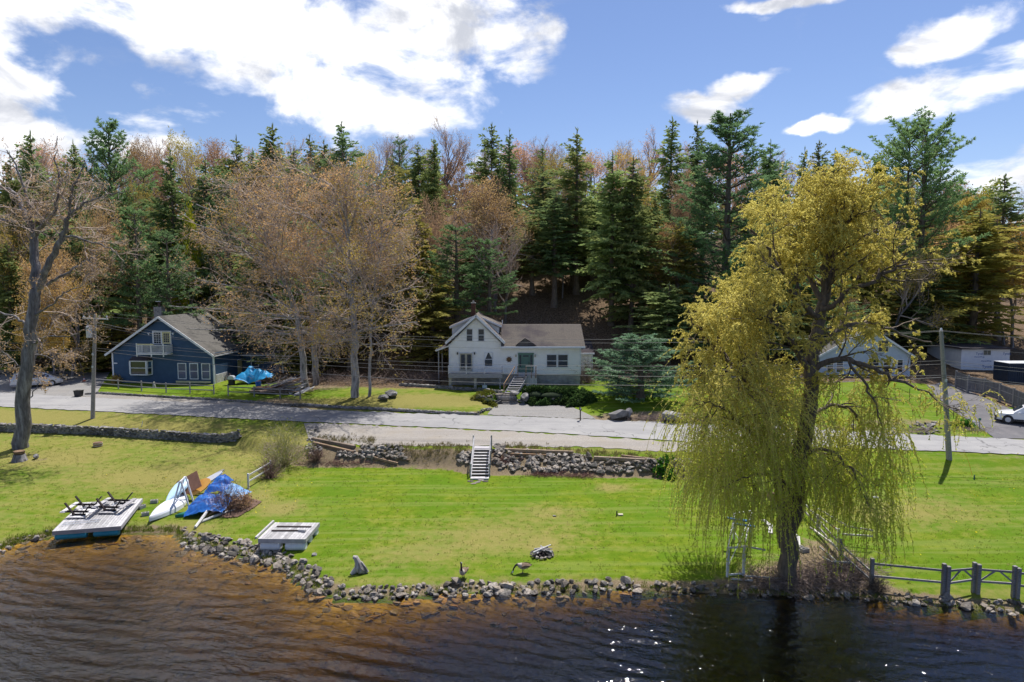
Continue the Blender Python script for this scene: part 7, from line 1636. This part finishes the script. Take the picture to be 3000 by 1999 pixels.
for (a, b, z, lb) in (((2126, 1600), (2188, 1608), 1.75, 'upper deep blue board lying on top of the white dock frame'), ((2146, 1612), (2208, 1618), 1.62, 'lower deep blue board lying on top of the white dock frame')):
    A_, B_ = GP(*a), GP(*b); A_.z += z - .1; B_.z += z - .15; m = MB(); m.bar(A_, B_, .22, .07); solo(m, 'blue_board', M['deepblue'], A_, lb, 'board')
def aluminium_dock():
    root = empty('pale_dock_section', tuple(GP(2370, 1520)), 'pale railed gangway section lying behind the willow trunk', 'gangway')
    L = [((2370, 1528), (2455, 1600), .75, .9), ((2380, 1526), (2480, 1592), .95, 1.0), ((2372, 1560), (2440, 1620), .3, .5), ((2384, 1566), (2452, 1628), .3, .4), ((2478, 1592), (2556, 1600), 1.0, .9), ((2465, 1606), (2556, 1612), .8, .8), ((2400, 1620), (2460, 1668), .35, .25), ((2410, 1640), (2470, 1672), .15, .1), ((2440, 1662), (2490, 1664), .3, .3)]
    for a, b, z0, z1 in L: A_, B_ = GP(*a), GP(*b); m = MB(); m.bar(A_ + Vector((0, 0, z0)), B_ + Vector((0, 0, z1)), .06, .09); m.build('rail', M['rust_rail'], root)
    for px, py in ((2455, 1600), (2465, 1640), (2400, 1560)): p = GP(px, py); m = MB(); m.box(p.x - .05, p.x + .05, p.y - .05, p.y + .05, p.z, p.z + 1.0); m.build('stanchion', M['steel'], root)
aluminium_dock()
def brush(name, label, px_list, n, L, mt, seed, up=.25, r_=.012, z=.0):
    rng = np.random.default_rng(seed); S = []; c0 = np.array(GP(*px_list[0][:2]))
    for i in range(n):
        px, py, rx, ry = px_list[rng.integers(len(px_list))]; p = GP(px + rng.normal() * rx * .5, py + rng.normal() * ry * .5); d = rng.normal(size=3); d[2] = abs(d[2]) * up; d /= np.linalg.norm(d); q = np.array(p) + np.array([0, 0, rng.uniform(0, .35) * up * 2 + z]); l = L * rng.uniform(.4, 1.2)
        for k in range(3): q2 = q + d * l / 3; S.append((*q, *q2, r_, r_ * .7)); d = d + rng.normal(size=3) * .25; d[2] -= .15 * (up < .5); d /= np.linalg.norm(d); q = q2
    V, F_ = tubes(S, 3); o = bpy.data.objects.new(name, np_mesh(name, V - c0, F_, mt)); COL.objects.link(o); o.location = c0; tag(o, label, 'brush'); o['kind'] = 'stuff'
bt = mat('brush_twigs', (.30, .23, .20), (.17, .13, .115), 3, .9)
brush('brush_pile', 'heap of fallen grey twigs round the willow foot', [(2370, 1690, 110, 50), (2440, 1700, 120, 40), (2300, 1715, 120, 18), (2500, 1690, 80, 40)], 1500, 1.0, bt, 1)
def bush(name, label, px, py, r_, h, n, mt, seed, leaf=None, lm=None, cat='bush', spread=.8):
    p = GP(px, py); rng = np.random.default_rng(seed); S, Nn = [], []
    for i in range(n):
        az = rng.uniform(0, 2 * pi); el = rng.uniform(.5, 1) if rng.uniform() < .6 else rng.uniform(.1, .7); d = np.array([cos(az) * (1 - el) * spread * 1.6, sin(az) * (1 - el) * spread * 1.6, el]); d /= np.linalg.norm(d); q = np.array([cos(az), sin(az), 0]) * r_ * .25 * rng.uniform(); l = h * rng.uniform(.55, 1.1) * (.6 + .4 * el)
        for k in range(4):
            q2 = q + d * l / 4; S.append((*q, *q2, .014 * (1 - k * .2), .011 * (1 - k * .2))); d = d + rng.normal(size=3) * .16; d /= np.linalg.norm(d); q = q2
            if k > 0:
                Nn.append((*q, *d))
                for _ in range(2): dd = _rot(d, rng.uniform(.3, .8), rng); e = q + dd * l * .22; S.append((*q, *e, .007, .005)); Nn.append((*e, *dd))
    root = empty(name, tuple(p), label, cat); V, F_ = tubes(S, 3); link_mesh('stems', np_mesh('stems', V, F_, mt), root)['kind'] = 'stuff'
    if leaf: V, F_, A_ = leaves_at(np.array(Nn), rng, **leaf); link_mesh('foliage', np_mesh('foliage', V, F_, lm, {'v': A_}), root)['kind'] = 'stuff'
    return root
gt = mat('pale_green_twigs', (.42, .40, .22), (.30, .27, .16), 3, .9); rt = mat('red_brown_twigs', (.26, .17, .14), (.15, .10, .09), 3, .9)
bush('bare_shrub', 'tall pale yellow-green twiggy shrub right of the fence on the left lawn', 832, 1365, 1.2, 3.1, 200, gt, 1, dict(per=1, size=.09, spread=.08), M['yleaf'], 'shrub'); bush('bare_shrub', 'reddish bare bush at the lower foot of the pale twiggy shrub', 790, 1400, 1.0, 1.5, 150, rt, 2, cat='shrub')
bush('bare_shrub', 'round brown bare bush at the left end of the rubble wall', 927, 1350, .9, 1.1, 170, rt, 3, cat='shrub'); bush('bare_shrub', 'bare brown shrub growing out of the mulch bed beside the tarp', 668, 1500, .9, 1.9, 150, rt, 4, cat='shrub')
bush('bare_shrub', 'second bare shrub in the mulch bed, lower and browner', 705, 1490, .8, 1.1, 90, rt, 5, dict(per=1, size=.12, spread=.1), M['budred'], 'shrub')
for i, px in enumerate((1590, 1618, 1648, 1676, 1700)): bush('bare_shrub', ('first', 'second', 'third', 'fourth', 'fifth')[i] + ' bare foundation shrub from the green door along the white house wall', px, 1124, .7, 1.7, 75, mat('grey_brown_stems', (.24, .19, .18), (.15, .12, .12), 3, .9), 10 + i, cat='shrub')
bush('bare_shrub', 'taller leafless shrub at the right corner of the white house', 1722, 1122, .9, 2.7, 90, rt, 17, dict(per=1, size=.10, spread=.1), M['shrub'], 'shrub')
bush('forsythia_bush', 'small amber flowering bush at the left corner of the blue house', 345, 1122, .6, .9, 80, gt, 18, dict(per=3, size=.13, spread=.1), M['bud2'], 'bush')
M['coregreen'] = mat('shaded_inner_foliage', (.02, .035, .014), (.012, .022, .01), 6, .95)  # for the solid shrub cores: inner shade put into the dark colour
def mound(name, label, px, py, rx, ry, h, n, lm, seed, size=.16, cat='shrub', core=True):
    """dense low evergreen: leafy faces over an uneven mound"""
    c = GP(px, py); rng = np.random.default_rng(seed); wx_ = rx * c.y / FPX; wy_ = ry * c.y / FPX * 3.2; u = rng.uniform(0, 2 * pi, n); v = np.arccos(rng.uniform(0, 1, n)); rr = 1 + .30 * np.sin(3 * u + seed) * np.sin(v) + .22 * np.sin(7 * u + 2 * seed) + .12 * np.sin(13 * u + 5 * v) + rng.normal(size=n) * .06
    P = np.stack([wx_ * np.sin(v) * np.cos(u) * rr, wy_ * np.sin(v) * np.sin(u) * rr, h * np.cos(v) * rr], 1); X = c.x + P[:, 0]; Y = c.y + P[:, 1]; P[:, 2] += G(X, Y) - c.z
    A_ = P / np.array([wx_, wy_, h]) * .6 + rng.normal(size=(n, 3)) * .55; A_ = A_ / np.linalg.norm(A_, axis=1)[:, None] * size * rng.uniform(.6, 1.3, (n, 1)); V, F_ = cards(P, A_, size * .3, rng)
    root = empty(name, tuple(c), label, cat); link_mesh('foliage', np_mesh('foliage', V, F_, lm, {'v': np.repeat(rng.uniform(0, 1, n), 4)}), root)['kind'] = 'stuff'
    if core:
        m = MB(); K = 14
        rings = [[(c.x + wx_ * .8 * sin(a) * cos(b_), c.y + wy_ * .8 * sin(a) * sin(b_), c.z + h * .78 * cos(a) - .1) for b_ in [2 * pi * j / K for j in range(K)]] for a in (.15, .5, .9, 1.25, 1.57)]; m.loft(rings); m.build('shaded_core', M['coregreen'], root, smooth=True)
    return root
mound('juniper_shrub', 'dark green juniper hedge clump next to the squared boulder', 1570, 1158, 30, 8, .7, 4200, M['shrub'], 1, .22); mound('juniper_shrub', 'long dark juniper clump on the lawn edge over the gravel bay', 1625, 1160, 56, 7, .62, 6500, M['shrub'], 2, .22)
mound('juniper_shrub', 'juniper branches spilling down between the boulders', 1650, 1172, 40, 6, .7, 4200, M['shrub'], 12, .22); mound('juniper_shrub', 'right end juniper clump with a tan tangle beside the lawn', 1700, 1176, 34, 9, .7, 4600, M['shrub'], 3, .22)
mound('creeping_shrub', 'low mossy green shrub beside the stone steps', 1425, 1172, 30, 8, .45, 3200, M['oliveshrub'] if 'oliveshrub' in M else M['olive'], 4, .14)
mound('leafy_plant', 'bright green leafy plant at the right end of the rubble wall', 1951, 1386, 24, 8, .45, 900, M['herb'], 5, .24, 'plant', False); mound('leafy_plant', 'bright green perennial clump in the bed left of the driveway', 2832, 1252, 17, 4, .5, 700, M['herb'], 6, .2, 'plant', False); mound('leafy_plant', 'low green perennials at the left of the roadside bed', 2806, 1250, 16, 3, .3, 500, M['herb'], 7, .18, 'plant', False)
brush('bed_litter', 'dry stems and litter in the roadside bed near the right pole', [(2840, 1262, 70, 8), (2690, 1262, 60, 8)], 500, .5, bt, 6, r_=.01); brush('slope_brush', 'dry brush on the rubble bank right of the lawn stairs', [(1480, 1350, 40, 14), (1600, 1395, 60, 5), (1700, 1398, 60, 6), (1000, 1360, 120, 8)], 900, .5, mat('dark_red_litter', (.16, .08, .07), (.10, .05, .045), 3, .9), 7, r_=.012)
brush('woodland_brush', 'dead branches and stems along the foot of the woods', [(1000, 1120, 300, 12), (1250, 1118, 80, 10), (300, 1060, 200, 10), (1900, 1120, 200, 14), (1500, 980, 250, 50)], 2600, 1.6, bt, 8, up=.6, r_=.016)
brush('mail_brush', 'tangled brown brush under the silvery pine by the road', [(1900, 1228, 90, 8), (2000, 1232, 60, 8)], 700, .8, bt, 9, r_=.012)

# ---------------------------------------------------------------- small things on the lawn
def fire_pit():
    c = GP(1588, 1627); root = empty('fire_pit', tuple(c), 'fire ring of stones holding stacked charred branches on the lawn', 'fire pit'); rr = random.Random(4)
    for k in range(15): a = 2 * pi * k / 15; stone(root, ROCKS[k % 8], (c.x + .58 * cos(a), c.y + .58 * sin(a), c.z + .08), (.26, .24, .2))
    m = MB(); m.tube([c + Vector((0, 0, .02)), c + Vector((0, 0, .05))], .5, 16); m.build('ash_bed', M['black'], root)
    for k in range(22):
        a = rr.uniform(0, pi); L = rr.uniform(.5, 1.1); d = Vector((cos(a), sin(a) * .8, 0)) * L / 2; q = c + Vector((rr.uniform(-.25, .25), rr.uniform(-.2, .2), .08 + k * .012)); m = MB(); m.tube([q - d, q + Vector((0, 0, .03)), q + d + Vector((0, 0, rr.uniform(0, .12)))], [.045, .04, .03], 6); m.build('branch', M['fence_wood' if k % 3 else 'grey_wood'] if k > 10 else M['black_wood'], root)
    m = MB(); q = c + Vector((-.5, -.3, .28)); m.tube([q, q + Vector((.5, .3, .1)), q + Vector((1.0, .6, .2))], [.045, .04, .03], 7); m.build('branch', M['pale_wood'], root)
fire_pit()
def stump():
    p = GP(1052, 1680); m = MB(); 
    m.tube([p + Vector((.42, .05, .05)), p + Vector((.12, 0, .18)), p + Vector((0, 0, .35)), p + Vector((-.06, 0, .62)), p + Vector((-.16, 0, .84)), p + Vector((-.3, 0, .88))], [.10, .24, .24, .16, .14, .08], 9); m.tube([p + Vector((-.38, -.1, 0)), p + Vector((-.12, 0, .22)), p + Vector((0, 0, .45))], [.1, .17, .1], 8); m.tube([p + Vector((.1, 0, .6)), p + Vector((.3, 0, .3)), p + Vector((.42, 0, .06))], [.08, .09, .1], 7)
    solo(m, 'driftwood_stump', M['bark_pale'], p, 'twisted grey driftwood stump standing on the lawn near the shore', 'driftwood')
stump()
def goose(label, px, py, hd, grazing):
    root = empty('goose', (0, 0, 0), label, 'goose')
    body = [(-.42, .40, .015), (-.34, .38, .05), (-.22, .36, .115), (-.05, .35, .155), (.10, .36, .15), (.20, .40, .105)]
    neck = [(.27, .44, .06), (.36, .40, .042), (.44, .28, .036), (.48, .16, .036), (.50, .10, .045), (.53, .06, .042), (.58, .03, .018), (.61, .02, .008)] if grazing else [(.23, .50, .062), (.25, .60, .045), (.25, .72, .038), (.25, .82, .037), (.26, .87, .045), (.31, .885, .042), (.36, .875, .018), (.39, .87, .008)]
    allp = body + neck; m = MB(); m.tube([(x, 0, z) for x, z, r_ in allp], [r_ for *_, r_ in allp], 10); o = m.build('body', M['g_brown'], root, smooth=True)
    for mm in ('g_pale', 'g_black', 'g_white'): o.data.materials.append(M[mm])
    for f in o.data.polygons:
        i = min(v for v in f.vertices) // 10
        if i >= 6: f.material_index = 2
        elif i >= 4: f.material_index = 1
        elif i < 1: f.material_index = 2
        elif f.center.z < .34 - .05: f.material_index = 1
        if i in (9, 10) and abs(f.normal.y) > .6: f.material_index = 3
    for s in (-1, 1):
        w = MB(); w.loft([[(x, s * (yy + .012), z) for x, z in pts] for yy, pts in ((.10, [(-.40, .43), (-.1, .49), (.12, .42), (.05, .32), (-.2, .33)]), (.165, [(-.30, .41), (-.08, .44), (.08, .40), (.02, .34), (-.15, .35)]))]); w.build('wing', M['g_brown'], root)
        l = MB(); l.tube([(.02 + s * .03, s * .06, .24), (.0 + s * .05, s * .06, .03)], [.02, .012], 6); l.add([(-.02 + s * .05, s * .06, .025), (.10 + s * .05, s * .06 - .04, .004), (.12 + s * .05, s * .06, .004), (.10 + s * .05, s * .06 + .04, .004)], [(0, 1, 2), (0, 2, 3)]); l.build('leg', M['black'], root)
        e = MB(); e.cbox((neck[-4][0] + .02, s * .043, neck[-4][1] + .01), (.012, .008, .012)); e.build('eye', M['black'], root)
    root.location = GP(px, py); root.rotation_euler = (0, 0, hd); root.scale = (1.12,) * 3
M['g_brown'] = mat('goose_brown', (.20, .145, .10), (.13, .095, .07), 14, .9); M['g_pale'] = mat('goose_pale', (.42, .38, .33), (.32, .28, .24), 14, .9); M['g_black'] = mat('goose_black', (.015, .015, .015), (.02, .02, .02), 3, .7); M['g_white'] = mat('goose_white', (.7, .7, .68), (.65, .65, .63), 3, .8)
goose('goose with lowered black neck grazing right of the other goose', 1533, 1680, radians(188), True); goose('goose standing upright at the edge of the bank', 1357, 1697, radians(255), False)
def solo_tube(name, mt, pts, rs, label, cat, n=7): m = MB(); m.tube(pts, rs, n); return solo(m, name, mt, pts[0], label, cat)
p = GP(1807, 1512); solo_tube('standpipe', M['black'], [p, p + Vector((0, 0, .32))], [.05, .04], 'short black water pipe standing in the middle lawn', 'pipe')
p = GP(1818, 1510); m = MB(); m.cbox(p + Vector((0, 0, .04)), (.3, .25, .08)); solo(m, 'pipe_cover', M['beige'], p, 'small pale cover plate beside the black standpipe', 'cover')
p = GP(2854, 1405); solo_tube('garden_post', mat('teal_post', (.02, .12, .12), (.02, .10, .10), 2, .5), [p, p + Vector((0, 0, .32))], [.05, .04], 'tiny teal post in the right lawn', 'post')
p = GP(2565, 1466); m = MB(); K = 10; m.loft([[(p.x + .17 * sin(a) * cos(t), p.y + .17 * sin(a) * sin(t), p.z + .17 - .17 * cos(a)) for t in [2 * pi * j / K for j in range(K)]] for a in (.2, .8, 1.4, 2.0, 2.6, 3.0)]); solo(m, 'white_ball', M['white'], p, 'white ball lying on the lawn right of the willow', 'ball', smooth=True)
a = GP(2848, 1394); solo_tube('marker_wand', mat('orange_fibreglass', (.75, .25, .03), (.7, .2, .03), 2, .5), [a, a + Vector((-.2, .1, .9)), a + Vector((-.55, .2, 1.75))], [.012, .01, .008], 'thin orange marker wand leaning in the right lawn', 'marker')
def mailbox():
    p = GP(1700, 1234); root = empty('mailbox', tuple(p), 'black mailbox on a dark post beside the gravel bay', 'mailbox'); m = MB(); m.box(p.x - .05, p.x + .05, p.y - .05, p.y + .05, p.z - .1, p.z + 1.05); m.build('post', M['black_wood'], root); q = p + Vector((0, 0, 1.05)); m = MB(); m.prism([(q.x - .1, q.z), (q.x + .1, q.z), (q.x + .1, q.z + .14), (q.x + .05, q.z + .23), (q.x - .05, q.z + .23), (q.x - .1, q.z + .14)], q.y - .28, q.y + .22); m.build('box', M['black'], root)
    m = MB(); m.cbox((q.x, q.y - .29, q.z + .15), (.1, .01, .1)); m.build('number_tag', M['white'], root)
mailbox()
p = GP(1420, 1143); m = MB(); m.box(p.x - .24, p.x + .24, p.y - .15, p.y + .15, p.z + .1, p.z + .5); m.box(p.x - .03, p.x + .03, p.y - .03, p.y + .03, p.z + .5, p.z + .8); solo(m, 'meter_box', mat('pale_green_metal', (.50, .58, .56), (.46, .54, .52), 2, .6), p, 'small pale green box under the white house deck', 'box')
p = GP(2270, 1482); m = MB(); m.loft([[(p.x + x, p.y + y, p.z + z) for x, y, z in r_] for r_ in ([(-.45, -.3, .45), (.1, -.3, .3), (.1, .3, .3), (-.45, .3, .5)], [(-.3, -.32, .9), (.35, -.32, .55), (.35, .3, .6), (-.3, .3, .95)])]); m.tube([p + Vector((.3, -.2, .6)), p + Vector((.75, -.6, .05))], .03, 6); m.tube([p + Vector((.3, .2, .6)), p + Vector((.75, -.1, .05))], .03, 6); solo(m, 'wheelbarrow_tray', mat('rusty_red', (.26, .12, .11), (.18, .09, .09), 4, .7), p, 'rusty red upturned wheelbarrow tray behind the willow trunk', 'wheelbarrow')
for i, (px, py, w) in enumerate(((2258, 1565, .9), (2335, 1575, .9), (2338, 1600, .8), (2260, 1545, .6))): a = GP(px, py); m = MB(); m.bar(a + Vector((0, 0, .05)), a + Vector((.3 * (-1) ** i, w, .25)), .25, .05); solo(m, 'scrap_plank', M['pale_wood'], a, ('white plank propped left of the willow trunk', 'white plank right of the willow trunk, upper one', 'white plank right of the willow trunk, lower one', 'short white stake board behind the willow')[i], 'plank')
p = GP(415, 1250); solo_tube('white_stake', M['hull'], [p, p + Vector((.12, 0, .5))], [.03, .02], 'thin white leaning stake above the left stone wall', 'stake')
p = GP(2560, 1735); bush('root_mass', 'dark tangled root stump at the left end of the bank fence', 2568, 1735, .6, .8, 120, M['bark_dark'], 31, cat='stump')
def hydr():
    p = GP(2869, 1258); root = empty('garden_tap', tuple(p), 'garden tap post with green top beside the driveway lawn', 'tap'); m = MB(); m.box(p.x - .03, p.x + .03, p.y - .03, p.y + .03, p.z, p.z + .8); m.build('post', M['grey_wood'], root); m = MB(); m.cbox(p + Vector((0, 0, .9)), (.16, .12, .18)); m.build('tap_head', M['greenhull'], root)
hydr()
fallen('driftwood_log', (2822, 1246), (2866, 1246), .07, 'pale driftwood log lying behind the green perennials', za=.3, zb=.3)
# statue by blue house
p = GP(452, 1137); m = MB(); m.tube([p, p + Vector((0, 0, .22)), p + Vector((0, 0, .42)), p + Vector((0, 0, .52)), p + Vector((0, 0, .66)), p + Vector((0, 0, .72))], [.2, .17, .12, .07, .1, .03], 10); solo(m, 'garden_statue', M['found'], p, 'small pale garden statue in front of the blue house', 'statue')

# ---------------------------------------------------------------- grasses
def grass(name, label, rects, n, h, lm, seed, w=.012, z=.35):
    rng = np.random.default_rng(seed); P, A_ = [], []
    for (x0, y0, x1, y1, wt) in rects:
        m = int(n * wt); xs = rng.uniform(x0, x1, m); ys = y0 + (y1 - y0) * (xs - x0) / (x1 - x0 + 1e-6) + rng.normal(size=m) * 5
        for px, py in zip(xs, ys): P.append((px, py))
    Q = []
    for px, py in P:
        c = U(px, py, z); Q.append((c.x, c.y))
    Q = np.array(Q); Z = G(Q[:, 0], Q[:, 1]); ok = Z > .02; Q = Q[ok]; Z = Z[ok]; K = 9; B_ = np.repeat(np.column_stack([Q, Z]), K, 0) + rng.normal(size=(len(Q) * K, 3)) * [.08, .08, 0]
    A_ = rng.normal(size=B_.shape) * [.4, .4, .2] + [0, 0, 1]; A_ = A_ / np.linalg.norm(A_, axis=1)[:, None] * h * rng.uniform(.5, 1.3, (len(B_), 1)); V, F_ = cards(B_, A_, w, rng); o = link_mesh(name, np_mesh(name, V, F_, lm, {'v': np.repeat(rng.uniform(0, 1, len(B_)), 4)})); tag(o, label, 'grass', kind='stuff')
xs_ = [a[0] for a in SHORE]; ys_ = [a[1] for a in SHORE]
segs_ = [(x0, y0 - 14, x1, y1 - 14, .09) for (x0, y0), (x1, y1) in zip(SHORE[1:-1], SHORE[2:])]
grass('bank_grass', 'rough grass fringe along the whole lake bank', segs_, 2600, .20, M['tuft'], 1, .016); grass('dry_bank_grass', 'dry tan grass tufts along the lake bank', [(s[0], s[1] + 4, s[2], s[3] + 4, s[4]) for s in segs_], 1500, .18, M['drygrass'], 2, .016)
grass('dry_verge_grass', 'tall dry grass along the rubble bank and road verge', [(1100, 1318, 1380, 1322, .2), (1480, 1318, 2050, 1352, .3), (930, 1296, 1100, 1302, .1)], 1300, .28, M['drygrass'], 3, .016, 2.1)

def lawn_tufts():
    rng = np.random.default_rng(8); n = 34000; X = rng.uniform(-44, 46, n); Y = rng.uniform(33, 66, n); Ys, _ = bl(0, X); Y3, _ = bl(2, X); k = (Y > Ys + .5) & (Y < Y3 + .6 * (X < -14) * 3); X, Y = X[k], Y[k]
    cl = vnoise(X, Y, 1.1, 21) + .5 * vnoise(X, Y, 3.3, 22); k = rng.uniform(-.8, .9, len(X)) < cl; X, Y = X[k], Y[k]; B_ = np.repeat(np.column_stack([X, Y, G(X, Y)]), 4, 0) + rng.normal(size=(len(X) * 4, 3)) * [.07, .07, 0]
    A_ = rng.normal(size=B_.shape) * [.6, .6, .1] + [0, 0, .8]; A_ = A_ / np.linalg.norm(A_, axis=1)[:, None] * rng.uniform(.05, .12, (len(B_), 1)); V, F_ = cards(B_, A_, .013, rng)
    o = link_mesh('lawn_grass', np_mesh('lawn_grass', V, F_, M['tuft'], {'v': np.repeat(rng.uniform(0, 1, len(B_)), 4)})); tag(o, 'short grass tufts standing up across the mown lawns', 'grass', kind='stuff')
    n = 900; X = rng.uniform(-42, 44, n); Y = rng.uniform(34, 62, n); Ys, _ = bl(0, X); k = Y > Ys + .6; X, Y = X[k], Y[k]; P_ = np.column_stack([X, Y, G(X, Y) + .03]); A_ = rng.normal(size=P_.shape) * [1, 1, .2]; A_ = A_ / np.linalg.norm(A_, axis=1)[:, None] * rng.uniform(.05, .16, (len(P_), 1)); V, F_ = cards(P_, A_, .03, rng)
    o = link_mesh('fallen_leaves', np_mesh('fallen_leaves', V, F_, M['drygrass'], {'v': np.repeat(rng.uniform(0, .6, len(P_)), 4)})); tag(o, 'scattered dry leaves and twig bits on the lawns', 'leaves', kind='stuff')
    n = 260; X = np.concatenate([rng.normal(-20, 4, n // 2), rng.uniform(20, 42, n // 2)]); Y = np.concatenate([rng.normal(46, 2.5, n // 2), rng.uniform(36, 52, n // 2)]); P_ = np.column_stack([X, Y, G(X, Y) + .06]); V, F_ = cards(P_, rng.normal(size=P_.shape) * .05, .035, rng)
    o = link_mesh('dandelions', np_mesh('dandelions', V, F_, leafmat('dandelion_yellow', (.80, .60, .02), (.85, .70, .05), None, .2, .05), {'v': np.repeat(rng.uniform(0, 1, len(P_)), 4)})); tag(o, 'tiny yellow dandelions dotted over the lawns', 'flowers', kind='stuff')
lawn_tufts()
print('tris unique', sum(len(m.polygons) * 2 for m in bpy.data.meshes))
